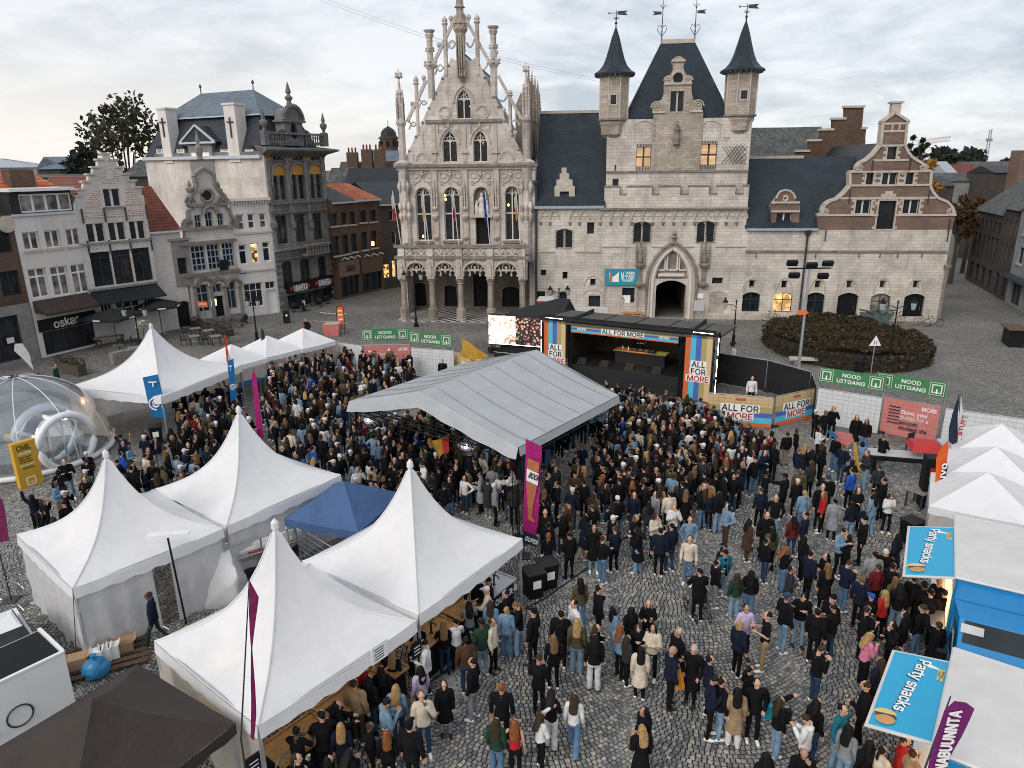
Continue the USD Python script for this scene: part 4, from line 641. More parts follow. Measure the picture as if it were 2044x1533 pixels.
 for x,y,sg in((1068,880,1),(1400,865,-1),(1160,660,1),(1322,655,-1)):
  p=a6(x,y,ym);t=np.linspace(0,2.6*2*pi,26);rr=np.linspace(.52 if y>800 else.38,.04,26);sc=MB();sc.tube(np.stack([p[0]+sg*-rr*np.cos(t),np.full(26,ym-.13),p[1]+rr*np.sin(t)],1),.06,5);sc.build('dormer_scroll','stone_trim',th)
 for x0,x1,y in((1125,1352,688),(1030,1135,920),(1330,1440,912),(1188,1298,500)):p,q=a6(x0,y,ym),a6(x1,y,ym);MB().box(p[0],q[0],ym-.24,ym+.02,p[1]-.06,p[1]+.1).build('dormer_ledge','stone_trim',th)
 q0,q1=a6(1140,900,ym)[0],a6(1340,900,ym)[0];zt=a6(1240,600,ym)[1];zb=zTop;MB().hull([(q0,ym+.5,zb),(q1,ym+.5,zb),(q0,ym+.5,zt-1.2),(q1,ym+.5,zt-1.2),((q0+q1)/2,ym+.5,zt),(q0,3.3,zb),(q1,3.3,zb),((q0+q1)/2,4.2,zt-.2)]).build('dormer_roof','slate_blue',th)
 # roofs left and right
 def lean(u0,u1,ze,pr,depth,name='roof',mat='slate_blue',back=None):
  r=MB();zr_=pr;r.quad((u0,-.3,ze),(u1,-.3,ze),(u1,depth,zr_),(u0,depth,zr_));r.quad((u0,depth,zr_),(u1,depth,zr_),(u1,2*depth,ze),(u0,2*depth,ze));r.tri((u0,-.3,ze),(u0,depth,zr_),(u0,2*depth,ze));r.tri((u1,-.3,ze),(u1,2*depth,ze),(u1,depth,zr_));r.build(name,mat,th)
  MB().beam((u0,depth,zr_),(u1,depth,zr_),.3,.25).build('ridge','stone_trim',th)
 lean(uL+.1,uT0+.1,zE+.19,a6(300,915,6.0)[1],6.0)
 lean(uT1-.1,uB0,zEb+.17,a8(430,425,6.5)[1],6.5)
 zt_=a8(430,425,6.5)[1];sl=(zt_-zEb-.17)/6.8;ux=a8(800,420,6.5)[0];MB().quad((uB0,.62,zEb+.17+.92*sl),(ux-.6,.62,zEb+.17+.92*sl),(ux,6.5,zt_),(uB0,6.5,zt_)).build('roof','slate_blue',th)
 Dm=[(233,455),(233,293),(248,290),(248,240),(275,238),(275,190),(290,188),(290,142),(330,140),(330,186),(350,188),(352,236),(378,238),(380,290),(398,295),(398,455)]
 q=r7(275,335,350,455,.4);q=(q[0],q[1],zE+.25,q[3]);o=window(th,*q,y=.55,nx=1,nz=1,frame='stone_trim',fw=.05)
 pts=zp(fr,Z7,Dm,.3);pts[0]=(pts[0][0],zE+.2);pts[-1]=(pts[-1][0],zE+.2);MB().poly(pts,.3,.75,[o]).build('dormer','stone_trim',th)
 x0,x1=pts[0][0]+.15,pts[-1][0]-.15;zt=pts[7][1]-1.2;MB().hull([(x0,.76,zE),(x1,.76,zE),(x0,.76,zt-1.0),(x1,.76,zt-1.0),((x0+x1)/2,.76,zt+.3),(x0,3,zE+2.4),(x1,3,zE+2.4),((x0+x1)/2,3.5,zt+.2)]).build('dormer_roof','lead',th)
 MB().lathe([(.06,-.2),(.12,0),(.05,.1)],(0,0,0),6)
 q=r8(222,782,318,874,.2);o=window(th,q[0],q[1],zEb+.25,q[3],y=.45,nx=2,nz=1,frame='stone_white',bar=.12,fw=.05)
 Dr=[(190,880),(190,718),(220,712),(222,690),(235,660),(255,643),(283,637),(310,643),(332,662),(343,690),(345,712),(368,716),(368,880)];pts=zp(fr,Z8,Dr,.2);pts[0]=(pts[0][0],zEb+.18);pts[-1]=(pts[-1][0],zEb+.18)
 MB().poly(pts,.2,.6,[o]).build('dormer','red_brick',th);tr=MB();tr.tube([(p[0],.18,p[1])for p in pts[3:10]],.1,6)
 for y in(716,772):p,r_=fr.at(*Z8(188,y),.2),fr.at(*Z8(370,y),.2);tr.box(p[0],r_[0],.06,.22,p[1]-.08,p[1]+.08)
 p=fr.at(*Z8(280,690),.2);tr.tube(ringpts(arc(p[0],p[1],.2,0,2*pi,10),.18),.1,5);tr.build('dormer_trim','stone_trim',th)
 x0,x1=pts[0][0],pts[-1][0];zt=pts[6][1];MB().hull([(x0,.61,zEb),(x1,.61,zEb),(x0,.61,zt-1.4),(x1,.61,zt-1.4),((x0+x1)/2,.61,zt-.1),(x0,3.6,zEb+2),(x1,3.6,zEb+2),((x0+x1)/2,4.2,zt-.1)]).build('dormer_roof','lead',th)
 # brick gable wing on the right
 Gb=[(485,884),(485,802),(522,792),(513,772),(530,735),(560,712),(610,695),(650,660),(690,612),(690,525),(738,520),(735,490),(760,465),(800,445),(840,410),(870,372),(885,355),(900,215),(893,208),(978,147),(1068,205),(1053,215),(1040,355),(1060,400),(1090,435),(1150,470),(1172,490),(1170,515),(1208,520),(1200,610),(1215,650),(1250,690),(1310,715),(1345,755),(1348,785),(1362,800),(1355,884)]
 gp=zp(fr,Z8,Gb);gp[0]=(gp[0][0],zEb+.002);gp[-1]=(uB1,zEb+.002)
 gh=[]
 for b,n_ in(((930,360,985,440),1),((795,528,838,602),1),((897,525,992,603),2),((1047,528,1093,602),1),((727,700,822,787),2),((1030,698,1130,787),2),((868,705,975,884),1)):
  q=r8(*b);q=(q[0],q[1],max(q[2],zEb+.05),q[3]);gh.append(window(th,*q,y=.22,nx=n_,nz=1,frame='stone_white' if n_==2 else 'black_paint',bar=.12,fw=.05))
  k=MB();P_=Polygon(arched(*q,None));k.poly(P_.buffer(.14,join_style=2).difference(P_.buffer(.01,join_style=2)),-.05,.05)
  for j in range(0,5,2):
   zz=q[2]+(q[3]-q[2])*j/4.6;k.box(q[0]-.34,q[0]-.142,-.045,.03,zz,zz+.22);k.box(q[1]+.142,q[1]+.34,-.045,.03,zz,zz+.22)
  k.build('window_surround','stone_trim',th)
 MB().poly(gp,-.03,.6,gh).build('gable_wall','red_brick',th)
 cp=MB();pts=[(p[0],.25,p[1]+.05)for p in gp[1:-1]]
 for a,b in zip(pts[:-1],pts[1:]):cp.beam(a,b,.8,.2,upv=(0,1,0))if False else cp.beam(a,b,.2,.8,upv=(0,1,0))
 cp.build('gable_coping','stone_trim',th);bd=MB()
 for x0,x1,y in((482,868,797),(975,1366,797),(690,1210,608),(688,1212,522),(885,1042,355),(900,1053,263),(897,1058,215),(620,1240,690),(840,1065,448)):
  p,q=a8(x0,y),a8(x1,y);thick=.1 if y in(797,608,522,355)else.05;bd.box(p[0],q[0],-.03-thick,-.025,p[1]-.07,p[1]+.09)
 for x in(957,1002):p,q=a8(x,263),a8(x,215);bd.box(p[0]-.07,p[0]+.07,-.07,-.025,p[1],q[1])
 for(x,y,sg)in((530,780,1),(1330,778,-1),(748,500,1),(1160,497,-1)):p=a8(x,y);t=np.linspace(0,4*pi,18);rr=np.linspace(.36,.05,18);bd.tube(np.stack([p[0]-sg*rr*np.cos(t),np.full(18,-.08),p[1]+rr*np.sin(t)],1),.07,5)
 p=a8(937,670);bd.box(p[0]-.6,p[0]+.6,-.07,-.025,p[1]-.12,p[1]+.12);bd.box(p[0]-.3,p[0]+.3,-.065,-.025,p[1]-.35,p[1]+.35);bd.build('gable_bands','stone_trim',th)
 p=a8(985,145);MB().box(p[0]-.35,p[0]+.35,.0,.6,p[1]-.3,p[1]+.75).box(p[0]-.5,p[0]+.5,-.1,.7,p[1]+.75,p[1]+.9).build('gable_finial','stone_trim',th)
 for x,y in((832,490),(1070,480),(687,680),(1190,680),(1320,860)):p=a8(x,y);MB().beam((p[0],-.1,p[1]-.55),(p[0],-.1,p[1]+.55),.07).build('wall_anchor','dark_metal',th)
 zk=a8(985,330)[1];x0,x1=gp[0][0]+.3,uB1-.1;um=(a8(985,300)[0]);r=MB()
 for e in(x0,x1):r.quad((um,.6,zk),(e,.6,zEb),(e,16,zEb),(um,16,zk))
 r.build('gable_roof','slate_dark',th);zq=min(zE,zEb)-.05;MB().box(uL,g[0]-.42,.91,16,-.1,zq).box(g[1]+.42,uB1-.02,.91,16,-.1,zq).box(g[0]-.41,g[1]+.41,.91,16,g[3]+.32,zq).build('rear_walls','sandstone_worn',th)
 yb=17.0;A8=lambda x,y:fr.at(*Z8(x,y),yb)
 st=[(355,520),(355,393),(430,390),(430,325),(505,320),(505,257),(582,252),(582,187),(660,183),(660,112),(780,110),(768,248),(795,250),(790,300),(790,520)]
 pts=[tuple(A8(*p))for p in st];MB().poly(pts,yb,yb+.6).build('stepped_gable','brown_brick',th);cp=MB()
 for a,b in zip(pts[1:-1],pts[2:-1]):
  if abs(a[1]-b[1])<.6:cp.box(min(a[0],b[0])-.1,max(a[0],b[0])+.1,yb-.15,yb+.75,a[1]-.02,a[1]+.2)
 cp.build('stepped_gable_coping','stone_trim',th)
 z0,z1=A8(300,420)[1],fr.at(*Z8(320,236),yb+5)[1];x0,x1=fr.at(*Z8(40,300),yb)[0],A8(600,250)[0];R=MB();R.quad((x0,yb-3,z0-2),(x1,yb-3,z0-2),(x1,yb+5,z1),(x0,yb+5,z1));R.quad((x0,yb+5,z1),(x1,yb+5,z1),(x1,yb+13,z0-2),(x0,yb+13,z0-2));R.build('rear_roof','slate_old',th)
 return th
build_cloth_hall()
spec('plain',letter_cream=dict(c=(.6,.58,.54),rough=.5),awning_brown=dict(c=(.045,.028,.024),rough=.85,var=.3),awning_slate=dict(c=(.045,.055,.062),rough=.6,var=.3))
def lettering(text,height,fr_or_T,mat,parent,name='lettering',bold=True,depth=.02,width=None):
 "letters standing on a surface: T maps text x to right, y up, z out of the surface"
 m=meshkit.text_mesh(text,height,depth,bold);v=np.array(m.vertices)
 if width:v[:,0]*=width/(v[:,0].max()-min(0,v[:,0].min()))
 m.vertices=v;return MB().tm(m,fr_or_T).build(name,mat,parent)
def TW(u,y,z,a=0.0):
 "text on a wall frame: x along wall, up z, out towards -y"
 M=np.array([[cos(a),0,0,u],[0,0,-1,y],[sin(a),0,0,z],[0,0,0,1.0]]);M[:3,1]=(-sin(a),0,cos(a));M[:3,2]=(0,-1,0);return M
def simple_house(name,label,fr,L,zE,depth,wall,wins,roof=None,ridge=None,top=None,group=None,thick=.4):
 "wall with openings, body behind and a pitched roof; wins: list of (u0,u1,z0,z1,kwargs)"
 th=thing_fr(name,label,'house',fr,group);hs=[]
 for(u0,u1,z0,z1,kw)in wins:hs.append(window(th,u0,u1,z0,z1,**kw))
 MB().poly(top or[(0,-.1),(L,-.1),(L,zE),(0,zE)],0,thick,hs).build('wall',wall,th)
 MB().box(.01,L-.01,thick+.001,depth,-.1,zE-.02).build('body_walls',wall,th)
 if roof:
  r=MB();zr_,yr=ridge;r.quad((-.1,-.25,zE),(L+.1,-.25,zE),(L+.1,yr,zr_),(-.1,yr,zr_));r.quad((-.1,yr,zr_),(L+.1,yr,zr_),(L+.1,depth,zE),(-.1,depth,zE));r.tri((0,0,zE),(0,yr,zr_),(0,depth,zE));r.tri((L,0,zE),(L,depth,zE),(L,yr,zr_));r.build('roof',roof,th)
  MB().box(-.1,L+.1,-.32,-.02,zE-.16,zE-.01).build('gutter','zinc_light',th)
 return th
def build_left_row():
 A,B,C,D,E_,F_,K=[G(*p)for p in((83,715),(197,688),(330,663),(386,651),(488,633),(560,623),(671,595.5))]
 a2=A-(B-A)/np.linalg.norm(B-A)*6.0;fr,L=between(a2,A-.02*(B-A));z1=lambda*b:zr(fr,Z1,*b)
 w=[z1(-90,870,70,1000)+(dict(nx=2,nz=1,frame='dark_metal'),),z1(5,1105,125,1262)+(dict(nx=2,nz=1,frame='dark_metal'),),z1(-160,1120,-40,1270)+(dict(nx=2,nz=1,frame='dark_metal'),)]
 gz=fr.at(*Z1(0,1390))[1];w.append((1.0,L-1.0,.3,gz,dict(nx=3,nz=1,frame='dark_metal',glass='shop_glass')))
 zt=fr.at(*Z1(0,735))[1]
 top=[(0,-.1),(L,-.1),(L,zt-.6),(L-.5,zt-.3),(L-.8,zt+.4),(L-1.3,zt+1.2),(L-2.2,zt+1.7),(L-2.6,zt+3.4),(L-3.6,zt+3.4),(L-4.2,zt+1.5),(0,zt)]
 th=simple_house('brick_house','dark brown brick house with scrolled gable at the left picture edge',fr,L,zt-1,9,'brown_brick',w,top=top)
 p=fr.at(*Z1(35,820));MB().lathe([(.02,0),(.55,0),(.6,.08),(.3,.14),(.02,.16)],(0,0,0),16).xf(T_((p[0],-.02,p[1]),rx=pi/2)).build('medallion','stone_trim',th)
 MB().poly([(0,-.1),(L,-.1),(L,gz+.7),(0,gz+.7)],-.07,-.001,[arched(*w[-1][:4],None)]).build('shopfront','stone_grey',th)
 p=fr.at(*Z1(60,1530));MB().box(p[0]-.25,p[0]+.25,-.1,-.075,p[1]-.2,p[1]+.2).build('notice','flag_white',th)
 fr,L=between(A,B);z1=lambda*b:zr(fr,Z1,*b);at=lambda x,y:fr.at(*Z1(x,y));zE=at(280,755)[1];w=[]
 for b in((143,865,243,978),(278,855,372,965),(408,845,498,952)):w.append(z1(*b)+(dict(nx=2,nz=1,sill='stone_trim',glass='window_curtain',fw=.12,bar=.14),))
 for b in((185,1088,296,1272),(320,1075,425,1258),(445,1062,543,1242)):w.append(z1(*b)+(dict(nx=2,cross=[.72],glass='window_curtain',fw=.12,bar=.14),))
 zs=at(400,1390)[1]-.25;q0,q1=at(250,1450)[0],at(580,1450)[0];w.append((q0,q1,.1,zs-.55,dict(nx=5,nz=1,frame='dark_metal',glass='shop_glass')))
 th=simple_house('white_house','white plastered house with wide attic window above the cafe awning',fr,L,zE,9,'white_render',w)
 mq=z1(120,632,440,752);at_=MB();zt=at(280,615)[1];o=window(th,mq[0],mq[1],mq[2]+.1,mq[3],y=.15,nx=4,nz=1,glass='window_curtain',fw=.14,bar=.16,name='attic_window')
 MB().poly([(.1,zE),(L,zE),(L,zt),(.1,zt)],0.0,.3,[o]).box(.1,L,.301,5,zE,zt).build('attic_storey','slate_dark',th);MB().box(-.1,L+.1,-.5,5,zt+.002,zt+.22).build('attic_roof_edge','white_paint',th);MB().box(0,L,-.18,.02,zE-.08,zE+.08).build('attic_ledge','zinc_light',th)
 zr1=fr.at(*Z1(250,500),5)[1];r=MB().quad((-6.5,1.2,zt-.1),(L+.5,1.2,zt-.1),(L+.5,5.2,zr1),(-6.5,5.2,zr1));r.quad((-6.5,5.2,zr1),(L+.5,5.2,zr1),(L+.5,9,zt-.1),(-6.5,9,zt-.1));r.build('roof','roof_tile_orange',th)
 c=fr.at(*Z1(125,540),2.5);MB().box(c[0]-.9,c[0]+.9,2.2,3.2,zt-.3,zr1+.2).build('chimney','brown_brick',th)
 zt_,zb_=at(330,1270)[1],at(330,1340)[1];MB().hull([(.2,0,zt_),(L-.1,0,zt_),(.2,-1.3,zb_),(L-.1,-1.3,zb_),(.2,-1.3,zb_-.1),(L-.1,-1.3,zb_-.1),(.2,0,zb_)]).build('awning','awning_brown',th)
 v=MB()
 for k in range(16):x=.2+(L-.3)*k/16;v.box(x,x+(L-.3)/16-.01,-1.32,-1.29,zb_-.2,zb_-.1)
 v.build('awning_valance','awning_brown',th)
 MB().box(q0-.2,q1+.2,-.12,-.001,zs-.5,zs+.42).build('fascia','black_paint',th);p=at(315,1408);lettering('oskar',.62,TW(p[0],-.121,zs-.38,.04),'letter_cream',th,width=at(475,1390)[0]-p[0])
 fr,L=between(B,C);z1=lambda*b:zr(fr,Z1,*b);at=lambda x,y:fr.at(*Z1(x,y));w=[]
 for b in((636,603,738,712),):w.append(z1(*b)+(dict(nx=2,nz=1,frame='stone_white',bar=.2,fw=.05,sill='stone_grey'),))
 for i,b in enumerate(((533,815,643,930),(667,808,770,920),(795,800,890,912))):w.append(z1(*b)+(dict(nx=2,nz=1,frame='stone_white',bar=.2,fw=.05,glass='window_glass'),))
 for b in((563,988,688,1200),(693,975,810,1185),(818,963,928,1168)):w.append(z1(*b)+(dict(nx=2,cross=[.82],frame='dark_metal',bar=.05,fw=.05),))
 zs=at(800,1280)[1]
 for b in((620,1300,692,1385),(710,1285,860,1350),(885,1265,950,1330)):q=z1(*b);w.append((q[0],q[1],q[2]-.3,q[3],dict(nx=3,nz=2,frame='white_paint',bar=.05)))
 st=[(460,665),(460,655),(488,653),(488,612),(510,612),(510,565),(540,565),(540,522),(568,520),(568,477),(598,475),(598,432),(627,430),(627,393),(672,393),(672,432),(714,432),(714,475),(752,477),(752,517),(790,517),(790,558),(828,558),(828,596),(865,598),(865,640),(905,642)]
 tp=[tuple(at(*p))for p in st];tp=[(0,-.1),(L,-.1),(L,tp[-1][1])]+[(min(max(p[0],0),L),p[1])for p in tp[::-1]]+[(0,tp[0][1]-.5)]
 th=simple_house('stepped_gable_house','white stepped gable house with patterned brick panels and a slate canopy',fr,L,at(700,700)[1],10,'white_brick',w,top=tp)
 cp=MB()
 for a,b in zip(tp[2:],tp[3:]):
  if abs(a[1]-b[1])<.15 and abs(a[0]-b[0])>.2:cp=MB();cp.box(min(a[0],b[0])-.12,max(a[0],b[0])+.12,-.1,.5,a[1]-.0,a[1]+.14);cp.build('step_coping','stone_trim',th)
 pb=[[(625,568),(622,510),(650,476),(690,476),(725,515),(725,568)],[(513,720),(560,640),(605,606),(615,712)],[(766,604),(800,600),(870,680),(870,705),(768,705)],[(520,788),(525,745),(628,735),(628,782)],[(655,778),(655,733),(753,727),(753,774)],[(783,770),(783,733),(878,725),(878,765)],[(555,978),(555,955),(595,952),(595,975)],[(618,974),(618,950),(656,946),(656,970)],[(690,968),(690,945),(724,941),(724,965)],[(750,962),(750,940),(783,937),(783,959)],[(810,957),(810,935),(845,932),(845,953)],[(870,952),(870,930),(900,928),(900,948)]]
 for pp in pb:MB().poly([tuple(at(*p))for p in pp],-.025,.01).build('brick_panel','pattern_brick',th)
 for x,y in((672,515),):p=at(x,y);MB().poly([tuple(at(*q))for q in((655,545),(652,495),(672,485),(690,495),(690,545))],-.04,-.026).build('panel_plaque','white_brick',th)
 for x,y in((503,770),(640,762),(768,755),(895,745),(540,965),(672,960),(798,952),(925,940)):p=at(x,y);MB().beam((p[0],-.06,p[1]-.55),(p[0],-.06,p[1]+.55),.1).build('wall_anchor','dark_metal',th)
 for y0,x0,x1,y1 in((945,545,915,910),(1222,575,975,1172)):p,q=at(x0,y0),at(x1,y1);MB().box(.02,L-.02,-.12,.005,(p[1]+q[1])/2-.08,(p[1]+q[1])/2+.08).build('ledge','stone_grey',th)
 zt_,zb_=at(780,1205)[1],at(800,1265)[1];MB().hull([(.1,0,zt_),(L-.1,0,zt_),(.1,-1.5,zb_),(L-.1,-1.5,zb_),(.1,-1.5,zb_-.1),(L-.1,-1.5,zb_-.1),(.1,0,zb_-.1)]).build('slate_canopy','slate_dark',th)
 zr1=fr.at(*Z1(700,520))[1];r=MB();um=L/2
 for e in(0,L):r.quad((um,.45,zr1),(e,.45,at(905,642)[1]),(e,10,at(905,642)[1]),(um,10,zr1))
 r.build('roof','roof_tile_red',th)
 fk,Lf=between(C+(C-B)*.0+np.array([-.4,.2,0]),D);zk=lambda*b:zr(fk,Z2,*b)
 zE=fk.at(*Z2(200,918))[1];zrd=fk.at(*Z2(180,645),4.5)[1]
 b1=zk(228,1085,290,1190);b2=zk(215,1010,272,1075);dd=zk(228,1350,310,1500)
 th=simple_house('white_brick_house','white brick house with red tiled roof, between the stepped gable and the curled stone gable',fk,Lf,zE,9,'white_brick',[b1+(dict(nx=1,nz=1,frame='stone_grey'),),(dd[0],dd[1],0.0,dd[3],dict(kind='seg',glass='black_paint',frame='stone_grey',nx=1,nz=1))],roof='roof_tile_red',ridge=(zrd,4.5))
 k=MB();k.poly(Polygon([(b1[0]-.3,b1[2]-1.0),(b1[1]+.3,b1[2]-1.0),(b1[1]+.3,b2[3]+.4),(b1[0]-.3,b2[3]+.4)]).difference(Polygon([(b1[0],b1[2]),(b1[1],b1[2]),(b1[1],b1[3]),(b1[0],b1[3])])),-.12,-.001);k.box(b1[0]-.5,b1[1]+.5,-.25,-.001,b2[3]+.42,b2[3]+.6);k.build('bay_surround','stone_grey',th)
 fr,L=between(D,E_);at=lambda x,y:fr.at(*Z2(x,y));z2=lambda*b:zr(fr,Z2,*b);off=(D-fk.O);
 hs=[];ff=thing_fr('curled_gable_house','narrow house with curled grey stone gable, blue-grey cross windows and arcaded shop','house',fr)
 for b in((315,1010,405,1170),(412,1000,492,1160),(505,992,578,1145)):hs.append(window(ff,*z2(*b),y=.2,nx=3,nz=4,frame='blue_grey_paint',bar=.09,fw=.14))
 for b in((335,825,375,905),(398,805,443,900),(473,815,510,890)):hs.append(window(ff,*z2(*b),y=.2,nx=2,nz=2,frame='blue_grey_paint',bar=.05,fw=.07))
 hs.append(window(ff,*z2(340,1250,425,1420),y=.25,nx=2,cross=[.68],frame='blue_grey_paint',bar=.09,fw=.1));hs.append(window(ff,*z2(527,1230,590,1400),y=.25,nx=2,cross=[.68],frame='blue_grey_paint',bar=.09,fw=.1));hs.append(window(ff,*z2(437,1245,500,1300),y=.25,nx=2,nz=1,frame='blue_grey_paint',bar=.09,fw=.1))
 q=z2(440,1320,520,1490);o=arched(q[0],q[1],0.0,q[3],None);hs.append(o);MB().poly(o,.3,.36).build('door','black_paint',ff);p=at(455,1362);MB().box(p[0]-.25,p[0]+.3,.2,.29,p[1]-.3,p[1]+.3).build('lit_notice','notice_lit',ff)
 cur=[(320,1500),(275,930),(268,905),(270,870),(300,845),(295,805),(320,780),(292,765),(292,735),(310,700),(335,690),(345,640),(330,590),(335,575),(385,538),(440,570),(450,600),(455,640),(470,670),(500,690),(525,720),(528,750),(520,775),(540,790),(552,830),(580,850),(590,880),(588,905),(597,930),(640,1440)]
 zp_=[tuple(at(*p))for p in cur];lo=-.35;zp_=[(0,-.1)]+[(max(lo,p[0]),p[1])for p in zp_[1:-1]]+[(L,-.1)];MB().poly(zp_,0,.5,hs).build('front_wall','worn_render',ff)
 tr=MB();pts=[(p[0],.1,p[1])for p in zp_[2:-2]]
 for a,b in zip(pts[:-1],pts[1:]):tr.beam(a,b,.22,.55,upv=(0,1,0))
 tr.build('gable_coping','stone_grey',ff)
 for x,y in((300,745),(500,745),(285,880),(575,870)):p=at(x,y);t=np.linspace(0,4*pi,18);rr=np.linspace(.5,.06,18);MB().tube(np.stack([p[0]+rr*np.cos(t),np.full(18,-.08),p[1]+rr*np.sin(t)],1),.1,5).build('scroll','stone_grey',ff)
 for x,y,h in((312,690,1.1),(490,695,1.1),(370,470,2.2)):p=at(x,y);MB().lathe([(.3,-.2),(.22,0),(.34,h*.2),(.36,h*.35),(.12,h*.5),(.2,h*.62),(.02,h)],(p[0],.2,p[1]),8).build('gable_urn','stone_grey',ff)
 p=at(405,705);MB().tube(ringpts(arc(p[0],p[1],.55,0,2*pi,14),-.06),.16,6).build('oculus_ring','stone_grey',ff);MB().poly(arc(p[0],p[1],.5,0,2*pi,14),-.03,.02).build('oculus','window_glass',ff)
 p=at(425,795);MB().tube([(q[0],-.1,q[1])for q in arc(p[0],p[1]-.3,.65,0,pi,10)],.2,6).build('window_hood','stone_grey',ff)
 for y0,y1,d in((910,890,.3),(1000,975,.35),(1190,1165,.4),(765,755,.25)):z=(at(300,y0)[1]+at(580,y1)[1])/2;MB().box(lo+.1 if y0>800 else at(300,765)[0],L if y0>800 else at(528,765)[0],-d,.02,z-.12,z+.12).build('cornice','stone_dirty',ff)
 for x in(395,480,570):p=at(x,1235);MB().tube([(q[0],-.1,q[1])for q in arc(p[0],p[1]-.45,.75,.1,pi-.1,10)],.16,6).build('shop_arch','stone_dirty',ff)
 for x in(330,430,515,605):p=at(x,1260);MB().lathe([(.16,0),(.16,p[1]-.2),(.28,p[1])],(p[0],-.08,0),8).build('pilaster','stone_grey',ff)
 MB().box(0,L,-.15,.0,0,.5).build('plinth','stone_grey',ff)
 p=at(480,1130);MB().box(p[0]-.4,p[0]+.4,-1.0,-.9,p[1]-.4,p[1]+.5).beam((p[0],-.95,p[1]+.5),(p[0],0,p[1]+.5),.05).build('hanging_sign','black_paint',ff)
 fr,L=between(E_,F_);at=lambda x,y:fr.at(*Z2(x,y));z2=lambda*b:zr(fr,Z2,*b);zE=(at(670,730)[1]);w=[]
 for b in((587,820,638,920),(658,815,702,910),(730,812,773,905)):w.append(z2(*b)+(dict(nx=1,nz=2,glass='window_curtain',fw=.14,bar=.12),))
 for i,b in enumerate(((605,1005,655,1130),(678,995,728,1120),(750,988,797,1110))):w.append(z2(*b)+(dict(nx=1,cross=[.7],glass='window_lit' if i==1 else 'window_glass',fw=.14,bar=.12),))
 w.append(z2(638,1240,755,1390)+(dict(nx=3,cross=[.7],frame='white_paint',glass='shop_glass',fw=.12),));q=z2(775,1250,835,1430);w.append((q[0],q[1],0.02,q[3]-.5,dict(nx=1,nz=1,frame='white_paint',glass='white_paint')));w.append((q[0],q[1],q[3]-.4,q[3]+.3,dict(nx=2,nz=1)))
 th=simple_house('narrow_white_house','narrow cream house with dentil cornice between two grey stone fronts',fr,L,zE,8,'white_render',w)
 MB().box(-.1,L+.05,-.45,.3,zE-.1,zE+.15).build('cornice','stone_white',th);dn=MB()
 for k in range(14):x=L*(k+.5)/14;MB().box(x-.06,x+.06,-.36,-.02,zE-.32,zE-.11).build('dentil','stone_white',th)
 for y0,y1 in((945,920),(1180,1150)):z=(at(600,y0)[1]+at(800,y1)[1])/2;MB().box(0,L,-.12,.0,z-.08,z+.08).build('ledge','stone_trim',th)
 p=at(628,1177);MB().box(p[0]-.3,p[0]+.3,-.06,-.01,p[1]-.12,p[1]+.12).build('street_sign','flag_blue',th)
 fr,L=between(F_,K);at=lambda x,y:fr.at(*Z2(x,y));z2=lambda*b:zr(fr,Z2,*b);zE=(at(740,430)[1]+at(1130,440)[1])/2;w=[]
 for b in((808,545,888,732),(922,540,1003,728),(1033,540,1108,722)):
  q=z2(*b);c=(q[0]+q[1])/2;sp=.12
  for u0,u1 in((q[0],c-sp),(c+sp,q[1])):w.append((u0,u1,q[2],q[2]+(q[3]-q[2])*.82,dict(kind='round',y=.25,frame='dark_metal',nx=1,nz=1,glass='window_curtain2')))
 for b in((832,828,900,1002),(948,818,1010,990),(1058,812,1112,975)):w.append(z2(*b)+(dict(nx=2,cross=[.7],frame='dark_metal',glass='window_curtain2',bar=.07),))
 for b in((872,1105,935,1278),(980,1090,1042,1262),(1090,1075,1142,1250)):w.append(z2(*b)+(dict(kind='seg',nx=2,cross=[.65],frame='dark_metal',bar=.08),))
 q=z2(905,1300,1195,1400);zsh=at(1040,1290)[1];w.append((at(905,1350)[0],L-.35,.1,zsh,dict(nx=6,nz=1,frame='black_paint',glass='shop_glass')))
 th=simple_house('ornate_corner_house','tall ornate grey stone house with gilded panels and blue slate mansard roof',fr,L,zE,15,'grey_stone',w)
 for x0,x1,yt,yb in((800,893,520,582),(915,1010,515,578),(1027,1112,515,575)):
  q=z2(x0,yt,x1,yb);c=(q[0]+q[1])/2;r_=(q[1]-q[0])/2;MB().poly(arc(c,q[2],r_*.85,0,pi,10),-.03,.04).build('gilded_panel','gold',th);MB().tube([(p[0],-.06,p[1])for p in[(c+r_*1.05,q[2]-3.2)]+arc(c,q[2],r_*1.05,0,pi,12)+[(c-r_*1.05,q[2]-3.2)]],.14,6).build('window_arch','stone_grey',th)
 for x0,x1 in((748,806),(876,924),(990,1034),(1098,1128)):q=z2(x0,458,x1,486);MB().box(max(0,q[0]),min(L,q[1]),-.06,.0,q[2],q[3]).build('gilded_panel','gold',th)
 for x0,x1 in((812,870),(930,985),(1040,1092)):q=z2(x0,460,x1,486);MB().box(q[0],q[1],-.03,.0,q[2],q[3]).build('frieze_vent','black_paint',th)
 MB().hull([(-.9,-1.3,zE+.05),(L+.9,-1.3,zE+.05),(-.9,-1.3,zE+.2),(L+.9,-1.3,zE+.2),(-.2,0,zE-.35),(L+.2,0,zE-.35),(-.2,1,zE+.5),(L+.2,1,zE+.5)]).build('cornice','stone_soot',th)
 for k in range(14):x=L*(k+.5)/14;MB().hull([(x-.1,-1.0,zE),(x+.1,-1.0,zE),(x-.1,0,zE-.1),(x+.1,0,zE-.1),(x-.1,0,zE-.7),(x+.1,0,zE-.7)]).build('bracket','stone_soot',th)
